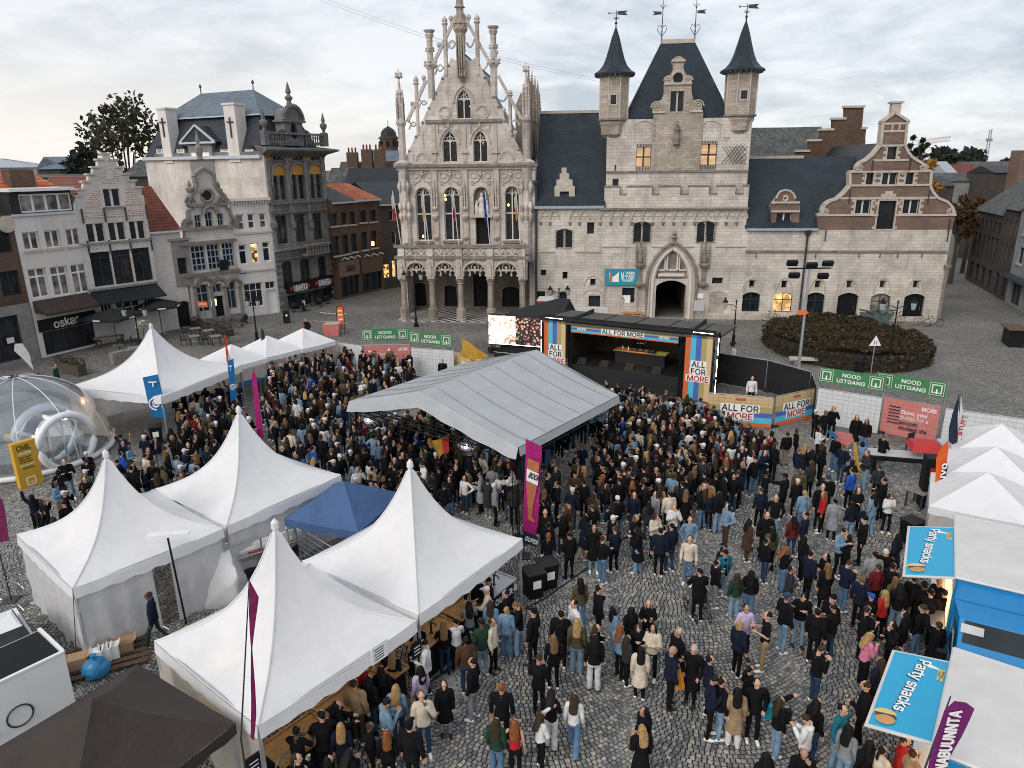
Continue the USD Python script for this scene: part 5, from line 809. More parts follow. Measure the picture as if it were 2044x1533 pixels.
 for x in(785,908,1020,1125):
  u=min(max(at(x,700)[0],.2),L-.2);MB().box(u-.22,u+.22,-.16,.0,at(x,1040)[1],zE-.7).build('pilaster','stone_grey',th)
  p=at(x,890);MB().lathe([(.05,-.5),(.32,-.2),(.34,.2),(.05,.6)],(u,-.16,p[1]),7).build('carved_boss','stone_soot',th);MB().box(u-.32,u+.32,-.24,.0,at(x,800)[1]-.1,at(x,800)[1]+.12).build('capital','stone_grey',th)
 for ym_,d in((745,.3),(800,.3),(1020,.5),(1075,.3),(1295,.2)):z=at(980,ym_-0)[1];MB().box(-.05,L+.05,-d,.0,z-.1,z+.1).build('string_course','stone_soot' if d<.5 else 'stone_grey',th)
 zb_=at(1030,1050)[1];u0,u1=at(965,1050)[0],at(1110,1050)[0];MB().box(u0,u1,-1.2,-.5,zb_-.25,zb_).build('balcony_slab','stone_soot',th)
 for k in range(9):x=u0+(u1-u0)*(k+.5)/9;MB().lathe([(.06,0),(.1,.15),(.05,.35),(.1,.6),(.06,.75)],(x,-1.1,zb_),6).build('baluster','stone_grey',th)
 MB().box(u0,u1,-1.25,-.95,zb_+.75,zb_+.9).build('balcony_rail','stone_grey',th)
 for k in range(7):
  z=.6+k*(at(860,1090)[1]-.6)/7
  for u in(.3,L-.3):MB().box(u-.35,u+.35,-.12,.0,z,z+.32).build('quoin','stone_grey',th)
 MB().box(at(905,1350)[0]-.1,L-.1,-.2,.0,zsh+.02,zsh+1.25).build('fascia','black_paint',th)
 for x0,x1,y in((935,1022,1330),(1085,1165,1303)):
  p,q=at(x0,y+12),at(x1,y+5);lettering('VANHEKA',.62,TW(p[0],-.2,zsh+.32),'letter_white',th,width=q[0]-p[0])
  for u in(p[0]-.32,q[0]+.12):MB().box(u-.12,u+.22,-.23,-.201,zsh+.5,zsh+.85).build('red_mark','red_paint',th)
 z0=zE+.25;zk_=fr.at(*Z2(960,225),1.9)[1];rr=[fr.at(*Z2(742,58),4.0),fr.at(*Z2(316,92),4.0)];zt=rr[0][1]
 fl=Fr(fr.w(0,0,0)[:2]+fr.N[:2]*16.5,fr.a-pi/2)
 dep=16.5;m=MB();o=1.7
 m.quad((.3,.4,z0),(L-.3,.4,z0),(L-o,o,zk_),(o,o,zk_));m.quad((L-.3,.4,z0),(L-.3,dep,z0),(L-o,dep-o,zk_),(L-o,o,zk_));m.quad((L-.3,dep,z0),(.3,dep,z0),(o,dep-o,zk_),(L-o,dep-o,zk_));m.quad((.0,dep,z0-.6),(.0,.4,z0-.6),(o,o,zk_),(o,dep-o,zk_));m.build('mansard_roof','slate_mansard',th)
 m=MB();e=.35;a_,b_=(L/2,4.6,zt),(L/2,dep-4.6,zt);m.quad((o-e,o-e,zk_),(o-e,dep-o+e,zk_),b_,a_);m.quad((L-o+e,o-e,zk_),(L-o+e,dep-o+e,zk_),b_,a_);m.tri((o-e,o-e,zk_),(L-o+e,o-e,zk_),a_);m.tri((o-e,dep-o+e,zk_),(L-o+e,dep-o+e,zk_),b_);m.build('upper_roof','slate_light',th)
 MB().box(o-e-.1,L-o+e+.1,o-e-.1,dep-o+e+.1,zk_-.12,zk_-.004).build('roof_moulding','zinc_light',th)
 for pt in(a_,b_):MB().lathe([(.06,0),(.05,.5),(.16,.65),(.03,.9)],pt,6).build('roof_finial','dark_metal',th)
 MB().box(-.02,.3,.02,dep,-.1,z0-.62).build('flank_wall','worn_render',th);MB().box(-.35,-.021,.2,dep,z0-.9,z0-.6).build('flank_gutter','zinc_light',th)
 zfl=lambda x,y,d=0.:fl.at(*Z2(x,y),d)
 for x0,x1,yt in((145,195,178),(545,612,150)):
  q=fl.rect(*Z2(x0,420),*Z2(x1,430));u0,u1=dep-q[1],dep-q[0];ztop=zfl((x0+x1)/2,yt)[1];MB().box(-.15,1.1,u0,u1,z0-1.2,ztop).box(-.25,1.2,u0-.1,u1+.1,ztop+.002,ztop+.18).build('chimney','white_render',th);p=zfl((x0+x1)/2,290)[1];um=(u0+u1)/2;MB().beam((-.2,um,p-.9),(-.2,um,p+.9),.12).beam((-.2,um-.4,p+.5),(-.2,um+.4,p+.5),.12).build('wall_anchor','dark_metal',th)
 for x0,x1 in((98,135),(222,268),(490,540),(640,690)):
  q=fl.rect(*Z2(x0,400),*Z2(x1,500));um=dep-(q[0]+q[1])/2;hw_=(q[1]-q[0])/2;zb,zt2=z0-.5,q[3]
  d=MB().box(.05,1.4,um-hw_,um+hw_,zb,zt2-.3);d.build('dormer','white_paint',th);MB().hull([(x,um+hw_*1.1*cos(q_),zt2-.3+hw_*.75*sin(q_))for x in(-.02,1.5)for q_ in np.linspace(0,pi,9)]).build('dormer_hood','slate_mansard',th);MB().box(.0,.06,um-hw_*.62,um+hw_*.62,zb+.35,zt2-.35).build('dormer_window','window_pale',th)
 q=fl.rect(*Z2(300,380),*Z2(445,500));u0,u1=dep-q[1],dep-q[0];zt2=q[3];um=(u0+u1)/2;MB().box(-.1,1.6,u0,u1,z0-3.0,zt2).build('flank_bay','stone_grey',th);MB().hull([(-.3,u0-.7,zt2),(-.3,u1+.7,zt2),(-.3,um,zt2+1.5),(2.2,u0-.7,zt2),(2.2,u1+.7,zt2),(2.2,um,zt2+1.5)]).build('flank_pediment','slate_mansard',th);MB().beam((-.34,u0-.75,zt2),(-.34,um,zt2+1.55),.16).beam((-.34,u1+.75,zt2),(-.34,um,zt2+1.55),.16).beam((-.34,u0-.8,zt2-.05),(-.34,u1+.8,zt2-.05),.18).build('pediment_edge','zinc_light',th)
 MB().box(-.14,-.1,u0+.4,u1-.4,zt2-1.3,zt2-.95).build('name_board','letter_white',th)
 zb_=zE+.5;
 for k in range(26):
  x=L*(k+.5)/26
  if abs(x-at(945,400)[0])>1.3:MB().lathe([(.06,0),(.12,.25),(.06,.5),(.1,.8),(.06,1.0)],(x,-.3,zb_),6).build('baluster','stone_soot',th)
 MB().box(-.1,L+.1,-.45,-.15,zb_+1.0,zb_+1.2).build('balustrade_rail','stone_soot',th)
 for x in(.1,L-.1):MB().box(x-.3,x+.3,-.55,.0,zb_,zb_+1.3).build('balustrade_pier','stone_soot',th);MB().lathe([(.2,0),(.12,.2),(.34,.55),(.36,.8),(.15,.95),(.2,1.2),(.03,1.9)],(x,-.3,zb_+1.3),8).build('urn','stone_soot',th)
 q=z2(875,205,985,400);c=(q[0]+q[1])/2;zt2=q[3];hw_=(q[1]-q[0])/2;zo=at(938,312)[1];hole=[(c+.45*cos(t),zo+.75*sin(t))for t in np.linspace(0,2*pi,15)[:-1]]
 MB().poly([(c-hw_,zb_),(c+hw_,zb_),(c+hw_,zt2-.6)]+arc(c,zt2-.6,hw_,0,pi,8)+[(c-hw_,zt2-.6)],-.2,1.0,[hole]).build('stone_dormer','stone_soot',th);MB().poly(hole,.1,.2).build('dormer_oculus','window_glass',th);MB().tube([(p[0],-.25,p[1])for p in arc(c,zt2-.6,hw_+.1,0,pi,10)],.2,6).build('dormer_hood','stone_soot',th);MB().box(c-hw_-.3,c+hw_+.3,-.4,1.0,zt2-.8,zt2-.62).build('dormer_ledge','stone_soot',th)
 MB().lathe([(.3,-.2),(.2,.2),(.4,.5),(.12,.8),(.28,1.0),(.03,1.9)],(c,.1,zt2+hw_*.75),8).build('urn','stone_soot',th)
 for s_ in(-1,1):t=np.linspace(0,3.4*pi,16);rr_=np.linspace(.6,.1,16);MB().tube(np.stack([c+s_*(hw_+.45)+rr_*np.cos(t),np.full(16,-.05),zb_+.9+rr_*np.sin(t)],1),.14,5).build('dormer_scroll','stone_soot',th)
 S0,S1,S2=G(679,598),G(722,587.5),G(768,577);P3=ZF(640,240,3.83)
 for i,(p,q,nm,lab,wall)in enumerate(((S0,S1,'brick_shop','brown brick shop with wooden fascia and old slate roof beside the ornate house','brown_brick'),(S1,S2,'brick_shop','brown brick shop with patched orange tile roof at the side street mouth','brown_brick'))):
  fr,L=between(p,q);z3=lambda*b:zr(fr,P3,*b);at=lambda x,y:fr.at(*P3(x,y));zE=at(180,622)[1]if i==0 else at(380,605)[1];w=[]
  if i==0:
   for b in((82,712,130,808),(155,705,198,800),(220,697,263,795),(97,885,148,1035),(165,875,215,1022),(235,865,278,1005)):w.append(z3(*b)+(dict(nx=1,nz=1,frame='dark_metal',sill='stone_trim'),))
   zs=at(210,1190)[1];w.append((.4,L-.3,.2,zs-.1,dict(nx=3,nz=1,frame='black_paint',glass='shop_glass')))
  else:
   for b in((297,690,348,780),(375,685,425,775),(310,855,358,990),(385,845,432,975)):w.append(z3(*b)+(dict(nx=1,nz=1,frame='dark_metal',sill='stone_trim'),))
   zs=at(390,1160)[1];w.append((.3,L-.4,.2,zs-.1,dict(nx=3,nz=1,frame='black_paint',glass='shop_glass')))
  th=simple_house(nm,lab,fr,L,zE,9,wall,w,roof='slate_old' if i==0 else 'roof_tile_orange',ridge=(fr.at(*P3(120 if i==0 else 250,480),4.5)[1],4.5))
  MB().box(.2,L-.2,-.15,-.001,zs,zs+1.6).build('fascia','wood_dark' if i else 'fascia_wood',th)
  if i==0:lettering('Suitably',.7,TW(L*.3,-.15,zs+.5),'letter_black',th,width=L*.45)
  else:p_=at(405,945);MB().box(p_[0]-.25,p_[0]+.25,.13,.2,p_[1]-.2,p_[1]+.25).build('lit_lamp','lamp_glow',th)
  for k in range(3):x=L*(k+.6)/3.4;MB().tube([(x,-.1,zs+1.75),(x,-.5,zs+2.1),(x,-1.0,zs+1.95)],.06,5).build('sign_lamp','zinc_light',th)
 Q0,Q1=G(768,577),G(812,571);fr,L=between(Q0,Q1);at=lambda x,y:fr.at(*P3(x,y));zE=at(520,640)[1]
 th=simple_house('dark_corner_house','dark brick house with slate roof closing the side street',fr,L+4,zE,12,'dark_brick',[zr(fr,P3,525,690,560,770)+(dict(nx=1,nz=1),),zr(fr,P3,545,850,580,950)+(dict(nx=1,nz=1),),zr(fr,P3,478,1100,530,1205)+(dict(nx=1,nz=1,glass='window_lit'),),zr(fr,P3,548,1072,578,1200)+(dict(nx=1,nz=1,glass='window_warm'),)],roof='slate_dark',ridge=(fr.at(*P3(430,470),5)[1],5))
spec('masonry',slate_hang=dict(c1=(.04,.045,.05),c2=(.03,.034,.04),mortar=(.015,.015,.02),bw=.25,rh=.15,ms=.01))
spec('tiles',slate_mansard=dict(c1=(.042,.050,.062),c2=(.028,.033,.042),rw=.26,rh=.18,dark=.45,rough=.42,axis='sum'))
spec('glass',window_curtain2=dict(c=(.012,.013,.015),curtain=(.10,.095,.09)),window_pale=dict(c=(.25,.25,.25),curtain=(.5,.48,.44)))
spec('plain',stone_soot=dict(c=(.135,.133,.13),rough=.9,var=.45,scale=2.0,bump=.4,bscale=10),fascia_wood=dict(c=(.17,.115,.07),rough=.7,var=.25))
spec('emit',notice_lit=dict(c=(.95,.9,.45),e=1.0))
build_left_row()
def block(name,label,fr,L,zE,depth,wall,roof,zr_,yr=None,cat='house',wins=(),hip=0.0,group=None):
 th=simple_house(name,label,fr,L,zE,depth,wall,list(wins),group=group);yr=yr or depth/2;r=MB()
 r.quad((-.1,-.3,zE),(L+.1,-.3,zE),(L+.1-hip,yr,zr_),(-.1+hip,yr,zr_));r.quad((-.1+hip,yr,zr_),(L+.1-hip,yr,zr_),(L+.1,depth,zE),(-.1,depth,zE));r.tri((-.1,-.3,zE),(-.1+hip,yr,zr_),(-.1,depth,zE));r.tri((L+.1,-.3,zE),(L+.1,depth,zE),(L+.1-hip,yr,zr_));r.build('roof',roof,th);return th
def build_right_street():
 ZR=ZF(1844,300,4.51)
 P0,P1=G(2070,640),G(1926,556);ang=math.atan2(P1[1]-P0[1],P1[0]-P0[0]);d=(P1-P0)/np.linalg.norm(P1-P0)
 fr,L=between(P1,P0);at=lambda x,y:fr.at(*ZR(x,y));uu=lambda x,y:at(x,y)[0]
 def grid(u0,u1,n,z0,z1,fill=.62,**k):w=(u1-u0)/n;return[(u0+w*(i+.5-fill/2),u0+w*(i+.5+fill/2),z0,z1,k)for i in range(n)]
 uA,uB,uC=uu(690,800),uu(835,800),L+14
 z_e1,z_e2=at(600,560)[1],at(790,520)[1]
 w=grid(.5,uA-.3,6,at(560,1000)[1],at(560,760)[1],nx=1,nz=2,frame='dark_metal')+grid(.5,uA-.3,6,at(560,740)[1],at(560,620)[1],nx=1,nz=2,frame='dark_metal')+grid(.5,uA-.3,4,.3,at(560,1060)[1],nx=2,nz=1,frame='dark_metal',glass='shop_glass')
 a=Fr(fr.w(0,0,0)[:2],fr.a);block('dark_shop_house','dark brick house with tall window strips deep in the right-hand street',a,uA-.02,z_e1,10,'dark_brick','slate_old',at(690,205)[1]+.5,wins=w,hip=2.5)
 b=Fr(fr.w(uA,0,0)[:2],fr.a);LB=uB-uA;zb=lambda y:at(765,y)[1]
 w=grid(.2,LB-.2,3,zb(770),zb(620),fill=.45,nx=1,nz=2,frame='stone_white',fw=.14)+grid(.2,LB-.2,3,zb(1020),zb(855),fill=.45,nx=1,nz=2,frame='stone_white',fw=.14)+grid(.2,LB-.2,2,.2,zb(1150),nx=2,nz=1,frame='dark_metal',glass='shop_glass')
 block('brown_brick_house','brown brick house with pale window frames between dark and white houses on the right',b,LB-.02,zb(525),10,'dark_brick','slate_old',zb(320),wins=w)
 c=Fr(fr.w(uB,0,0)[:2],fr.a);LC=uC-uB;zc_=lambda y:at(870,y)[1]
 w=grid(.4,LC-.3,7,zc_(745),zc_(600),fill=.4,nx=1,nz=1,frame='dark_metal',sill='stone_trim')+grid(.4,LC-.3,7,zc_(1025),zc_(870),fill=.4,nx=1,nz=1,frame='dark_metal',sill='stone_trim')+grid(.4,LC-.3,5,.2,zc_(1180),nx=2,nz=1,frame='dark_metal',glass='shop_glass')
 th=block('pale_grey_house','pale grey rendered house with plain windows at the right picture edge',c,LC,zc_(515),10,'grey_render','slate_dark',zc_(300),wins=w)
 MB().box(.05,LC,-.9,-.01,zc_(1180)+.1,zc_(1180)+.35).build('shop_canopy','dark_metal',th)
 p=G(2020,688);t=thing('market_cabinet','dark cabinet with small blue lights by the right-hand houses','cabinet',p,ang);MB().cbox(-.9,.9,-.5,.5,0,1.3,.04).build('body','black_paint',t);MB().box(-.5,-.3,-.53,-.5,.9,1.0).build('light','blue_lamp',t);MB().box(.2,.4,-.53,-.5,.9,1.0).build('light','blue_lamp',t);MB().box(-1.1,1.2,-.7,.7,1.31,1.4).build('lid','wood_dark',t)
 for(x,y,zt,sp,n,lab)in((1896,566,9.0,1.8,900,'dark autumn street tree beside the brick gable'),(1920,545,9.5,1.6,700,'thin rusty street tree in the right-hand street')):
  leafy('street_tree',lab,G(x,y),zt,sp,n,'leaf_rust',trunk=.55)
def leafy(name,label,base,ztop,spread,n,mat,trunk=.5,cols=1.0,seed=1,leaf=.32,group=None,oval=1.0):
 th=thing(name,label,'tree',base,group=group);rng=np.random.default_rng(seed+int(abs(base[0])*7));zc=ztop*(trunk+(1-trunk)/2);hz=ztop*(1-trunk)/2*1.1
 t=MB();t.tube([(0,0,0),(.05,0,ztop*trunk*.6),(0,.1,ztop*trunk),(.1,0,ztop*.9)],[.28,.22,.17,.04],7)
 C=[]
 for k in range(11):
  a,e=rng.uniform(0,2*pi),rng.uniform(-.5,1.1);r=rng.uniform(.55,1.0);q=np.array([spread*r*cos(a)*cos(e),spread*r*sin(a)*cos(e),zc+hz*r*sin(e)*oval]);C.append(q)
  t.tube([(0,0,ztop*rng.uniform(trunk*.7,trunk*1.1)),q*[.5,.5,.93],q],[.11,.07,.02],5)
 t.build('trunk','bark',th)
 V=[]
 for k in range(n):
  c=C[rng.integers(len(C))];d=rng.normal(size=3);d/=np.linalg.norm(d);p=c+d*rng.uniform(.1,1)**.6*spread*.42;nrm=rng.normal(size=3);u=np.cross(nrm,rng.normal(size=3));u/=np.linalg.norm(u);v=np.cross(u,nrm/np.linalg.norm(nrm));s_=leaf*rng.uniform(.6,1.4)
  V+=[p-u*s_,p-v*s_*.6,p+u*s_,p+v*s_*.6]
 V=np.array(V);F=np.arange(len(V)).reshape(-1,4);MB().add(V,F).build('crown',mat,th,tone=4);return th
spec('leaf',leaf_rust=dict(c=(.05,.034,.016),c2=(.10,.05,.02)),leaf_green=dict(c=(.022,.026,.014),c2=(.06,.055,.026)),leaf_dark=dict(c=(.014,.018,.013),c2=(.032,.036,.024)),leaf_gold=dict(c=(.25,.13,.02),c2=(.4,.22,.04)))
spec('emit',blue_lamp=dict(c=(.1,.45,1.0),e=2.0))
def far_block(px0,px1,ytop,yeave,dist,name,label,wall,roof,hip=0.0,depth=None):
 "a building beyond the square seen only above the nearer roofs, standing on the ground at a given distance"
 k=lambda px,py:(lambda d:np.array([0,0,H])+d*(dist/d[1]))(ray(px,py))
 a,b=k(px0,yeave),k(px1,yeave);fr=Fr(a[:2],0.0);L=b[0]-a[0];zE=max(a[2],3);zt=k((px0+px1)/2,ytop)[2]
 D=depth or max(6.0,L*.5);return block(name,label,fr,L,zE,D,wall,roof,max(zt,zE+.3),yr=D*.5 if zt>zE+.4 else None,hip=hip)
def build_backdrop():
 far_block(-120,70,316,336,120,'domed_hall','long pale grey hall with rounded roof at the left skyline','grey_render','lead',hip=8)
 far_block(75,135,312,338,105,'far_house','distant house with small hipped slate roof behind the orange tile roof','dark_brick','slate_light',hip=5)
 far_block(-60,320,352,356,82,'rear_house_row','low dark roofed rear building behind the left houses','dark_brick','slate_old')
 far_block(250,300,318,350,86,'far_house','light slate roofed house behind the stepped gable','worn_render','slate_old',depth=8)
 leafy('large_tree','large tree with thinning leaves behind the stepped gable',np.array([-49.5,96,0]),21.3,5.0,1350,'leaf_green',trunk=.42,leaf=.36)
 leafy('large_tree','smaller dark tree left of the large thinning tree',np.array([-56.5,100,0]),17.0,3.4,1000,'leaf_dark',trunk=.4,leaf=.4)
 for(a,b,t,e,d,nm,lab,wl,rf,hp)in((655,700,335,372,98,'far_house','white rendered house above the brick shops','white_render','slate_old',0),(675,790,322,358,112,'far_house','brown brick house with chimneys beyond the side street','brown_brick','brown_brick',0),(690,800,335,372,96,'far_house','long dark slate roof behind the brick shops','dark_brick','slate_dark',0),(740,800,300,322,150,'church_nave','blue slate church roof under the small domed tower','worn_render','slate_light',0)):far_block(a,b,t,e,d,nm,lab,wl,rf,hp)
 for i,(x,y)in enumerate(((704,318),(733,312),(758,312))):q=np.array([0,0,H])+ray(x,y)*(113/ray(x,y)[1]);t=thing('chimney_stack',['wide chimney stack with pots beyond the side street','dark chimney stack left of the domed tower','dark chimney stack below the domed tower'][i],'chimney',(q[0],q[1],0));MB().box(-.8,.8,-.6,.6,0,q[2]+1).build('stack','brown_brick',t);[MB().lathe([(.14,0),(.12,.7)],(dx,0,q[2]+1),7).build('pot','roof_tile_red',t)for dx in(-.5,0,.5)]
 d=165.0;q=np.array([0,0,H])+ray(777,295)*(d/ray(777,295)[1]);u=d/FPX/.93
 th=thing('domed_tower','small octagonal brick church tower with dark dome left of the town hall','tower',(q[0],q[1],0));z=q[2]
 MB().lathe([(16*u,0),(16*u,z),(16*u,z+14*u),(18.5*u,z+15*u),(18.5*u,z+17*u)],n=8,ph=pi/8).build('drum','brown_brick',th);MB().lathe([(17*u,z+17*u),(14*u,z+20*u),(13*u,z+26*u),(9*u,z+31*u),(4*u,z+34*u),(.6*u,z+36*u),(.4*u,z+46*u)],n=12).build('dome','slate_dark',th)
 for k in range(8):a=k*pi/4;MB().box(-2.5*u,2.5*u,-.3,.3,0,9*u).xf(T_((15.2*u*cos(a),15.2*u*sin(a),z+2*u),rz=a+pi/2)).build('opening','black_paint',th)
 for i,(a,b,t,e,dd,nm,lab,wl,rf,hp)in enumerate(((1840,1905,352,372,84,'far_house','blue slate roof seen just right of the brick gable','dark_brick','slate_dark',0),(1885,1960,328,352,120,'far_house','red tiled house right of the brick gable','brown_brick','roof_tile_red',0),(1930,2044,322,338,135,'far_house','low dark roofed row on the right skyline','dark_brick','slate_old',0),(1880,1960,345,362,105,'far_house','flat grey roofed building behind the right street trees','grey_render','slate_old',0),(1888,1908,322,345,110,'far_house','white stuccoed chimney house on the right skyline','white_render','lead',0),(1985,2100,330,345,100,'far_house','dark ridge roof behind the right-hand street houses','dark_brick','slate_dark',0))):far_block(a,b,t,e,dd,nm,lab,wl,rf,hp,depth=6)
 q=np.array([0,0,H])+ray(2040,300)*(90/ray(2040,300)[1]);t=thing('brick_chimney','tall red brick chimney block at the right picture edge','chimney',(q[0]+1,90,0));MB().box(-1.6,2.5,-1,1,0,q[2]).build('stack','red_brick',t)
 for i,(x,y,d_,sp,nm)in enumerate(((1822,283,165,1.0,'cypress_tree'),(1836,288,160,1.0,'cypress_tree'),(1846,284,170,1.1,'cypress_tree'),(1865,308,175,4.5,'round_tree'),(1885,302,180,5.0,'round_tree'),(1905,302,172,5.0,'round_tree'),(1925,304,178,5.0,'round_tree'),(1940,310,175,4.0,'round_tree'),(2015,322,190,3.5,'round_tree'))):
  q=np.array([0,0,H])+ray(x,y)*(d_/ray(x,y)[1])
  leafy(nm,['leftmost dark cypress beside the brick gable','middle dark cypress of the three on the skyline','right dark cypress of the three on the skyline','leftmost round tree of the dark skyline clump','second round tree of the dark skyline clump','middle round tree of the dark skyline clump','fourth round tree of the dark skyline clump','rightmost round tree of the dark skyline clump','lone small round tree near the brick chimney'][i],np.array([q[0],q[1],0]),q[2],sp,420 if sp<2 else 700,'leaf_dark',trunk=.3 if sp<2 else.45,leaf=.5 if sp<2 else.8,seed=i,oval=1.3 if sp<2 else 1.0)
 q=np.array([0,0,H])+ray(1857,322)*(75/ray(1857,322)[1]);leafy('yellow_tree','small yellow leaved tree right of the brick gable',np.array([q[0],q[1],0]),q[2]+.5,1.3,300,'leaf_gold',trunk=.7,leaf=.3)
 q=np.array([0,0,H])+ray(1838,290)*(240/ray(1838,290)[1]);b=np.array([0,0,H])+ray(1896,281)*(240/ray(1896,281)[1]);th=thing('tower_crane','distant white tower crane jib above the right skyline','crane',(q[0],q[1],0));m=MB();m.box(-.6,.6,-.6,.6,0,q[2]+1.0);m.build('mast','galvanised',th);m=MB();v=b-q;v[1]=0
 for o_ in(0,1.3):m.beam((-3,0,q[2]+o_),(v[0],0,q[2]+v[2]+o_),.28)
 for k in range(14):t=k/14;m.beam((v[0]*t,0,q[2]+v[2]*t),(v[0]*(t+.07),0,q[2]+v[2]*(t+.07)+1.3),.16)
 m.build('jib','crane_paint',th)
 q=np.array([0,0,H])+ray(1967,322)*(300/ray(1967,322)[1]);t_=np.array([0,0,H])+ray(1972,258)*(300/ray(1972,258)[1]);th=thing('radio_mast','thin distant radio mast above the right skyline','mast',(q[0],300,0));h=t_[2];m=MB()
 for s_ in(-.9,.9):m.beam((s_,0,0),(s_*.4,0,h),.22)
 for k in range(20):z=h*k/20;m.beam((-.8,0,z),(.8,0,z+h/22),.15)
 m.build('lattice','steel',th);MB().box(-1.2,1.2,-.3,.3,h*.82,h*.86).build('aerials','steel',th)
 w=thing('overhead_wires','pair of thin wires strung across the sky before the town hall','wire')
 for o_ in(0,.5):
  a=np.array([0,0,H])+ray(640,-6+o_*14)*(55/ray(640,0)[1]);b=np.array([0,0,H])+ray(1196,158+o_*10)*(57/ray(1196,158)[1]);t=np.linspace(0,1,14)
  MB().tube(np.stack([a[0]+(b[0]-a[0])*t,a[1]+(b[1]-a[1])*t,a[2]+(b[2]-a[2])*t-.5*np.sin(t*pi)],1),.008,4).build('wire','galvanised',w)
 rng=np.random.default_rng(3);m=MB();r=MB()
 for k in range(420):
  y=rng.uniform(190,900);x=rng.uniform(-1.0,1.0)*y*.95;w_,d_,h_=rng.uniform(7,16),rng.uniform(7,12),rng.uniform(5,9.5);a=rng.uniform(0,pi)
  b=MB().box(-w_/2,w_/2,-d_/2,d_/2,0,h_);R_=MB().hull([(sx*w_/2,sy*d_/2,h_)for sx in(-1,1)for sy in(-1,1)]+[(sx*w_/2,0,h_+3)for sx in(-1,1)]);T=T_((x,y,0),rz=a);b.xf(T);R_.xf(T);m.add(*b.arr());r.add(*R_.arr())
 m.build('far_town','worn_render',label='distant houses of the town reaching to the horizon',cat='town',kind='stuff');r.build('far_town_roofs','town_roofs',label='distant tiled and slate roofs reaching to the horizon',cat='roofs',kind='stuff',tone=6)
 V=[]
 for k in range(9000):
  y=rng.uniform(230,1100);x=rng.uniform(-1,1)*y*.95;c=np.array([x,y,rng.uniform(2,9.5)]);u=rng.normal(size=3);v=np.cross(u,rng.normal(size=3));u/=np.linalg.norm(u);v/=np.linalg.norm(v);s_=rng.uniform(1.2,3.2);V+=[c-u*s_,c-v*s_,c+u*s_,c+v*s_]
 MB().add(np.array(V),np.arange(len(V)).reshape(-1,4)).build('far_trees','leaf_dark',label='mass of distant trees between the far houses',cat='trees',kind='stuff',tone=4)
spec('plain',crane_paint=dict(c=(.55,.5,.48),rough=.6));spec('island',town_roofs=dict(ramp=[(0,(.05,.05,.055)),(.5,(.16,.07,.045)),(1,(.09,.085,.085))],rough=.7))
build_right_street();build_backdrop()
spec('cloth',tent_white=dict(c=(.75,.75,.76),trans=.16,rough=.5,var=.045,wr=.28,wscale=1.9),wall_white=dict(c=(.64,.65,.67),trans=.3,rough=.45,var=.05,wr=.5,wscale=2.2),wall_warm=dict(c=(.64,.60,.56),trans=.4,rough=.5,var=.08,wr=.8,wscale=2.5),canopy_grey=dict(c=(.41,.43,.45),trans=.12,rough=.42,var=.06,wr=.5,wscale=1.1),tent_blue=dict(c=(.055,.11,.24),trans=.1,rough=.6,var=.12,wr=.8,wscale=1.6),tent_brown=dict(c=(.038,.029,.025),trans=.04,rough=.7,var=.15,wr=.9,wscale=1.3),fence_cloth=dict(c=(.66,.67,.68),trans=.2,rough=.6,var=.04,wr=.5,wscale=2.0),black_screen=dict(c=(.015,.016,.018),trans=.03,rough=.7,var=.2,wr=.6),pink_cloth=dict(c=(.60,.20,.18),trans=.15,var=.1,wr=.5),green_cloth=dict(c=(.055,.21,.08),trans=.12,var=.06,wr=.4),magenta_cloth=dict(c=(.42,.022,.19),trans=.2,var=.1,wr=.7),magenta_dark=dict(c=(.16,.012,.075),trans=.15,var=.2,wr=.7),cyan_cloth=dict(c=(.012,.17,.42),trans=.2,var=.08,wr=.6),navy_cloth=dict(c=(.015,.022,.05),trans=.1,var=.2,wr=.6),orange_cloth=dict(c=(.72,.13,.02),trans=.2,var=.06,wr=.6),white_flag_cloth=dict(c=(.68,.68,.69),trans=.25,var=.04,wr=.6),red_flag_cloth=dict(c=(.55,.05,.02),trans=.2,var=.1,wr=.6),purple_cloth=dict(c=(.19,.022,.16),trans=.15,var=.12,wr=.7),yellow_cloth=dict(c=(.62,.36,.05),trans=.2,var=.12,wr=.8),sand_cloth=dict(c=(.60,.42,.22),trans=.12,var=.04,wr=.4))
spec('plain',sky_blue_sign=dict(c=(.012,.33,.56),rough=.35,var=.03),stripe_orange=dict(c=(.56,.12,.035),rough=.6,var=.03),stripe_cyan=dict(c=(.07,.44,.60),rough=.6,var=.03),stripe_blue=dict(c=(.06,.12,.42),rough=.6,var=.03),stripe_olive=dict(c=(.36,.31,.12),rough=.6,var=.03),stripe_sand=dict(c=(.60,.42,.22),rough=.6,var=.03),stage_black=dict(c=(.008,.008,.009),rough=.6,var=.2),stage_roof=dict(c=(.075,.07,.066),rough=.8,var=.25,scale=1.5),sign_yellow=dict(c=(.55,.31,.022),rough=.5,var=.04),van_blue=dict(c=(.006,.20,.47),rough=.28,var=.05,coat=.6),van_roof=dict(c=(.56,.55,.54),rough=.6,var=.12,scale=1.2,bump=.15,bscale=8),leg_tan=dict(c=(.42,.14,.06),rough=.5,var=.25,scale=4.0),bun=dict(c=(.5,.27,.1),rough=.6,var=.15),inflatable=dict(c=(.72,.73,.74),rough=.35,var=.03),beer_steel=dict(c=(.62,.61,.58),rough=.3,metal=.5,var=.08),blue_bag=dict(c=(.02,.20,.42),rough=.3,var=.3,scale=12.0,bump=.8,bscale=14),hedge_core=dict(c=(.02,.016,.012),rough=.95))
WALLS={}
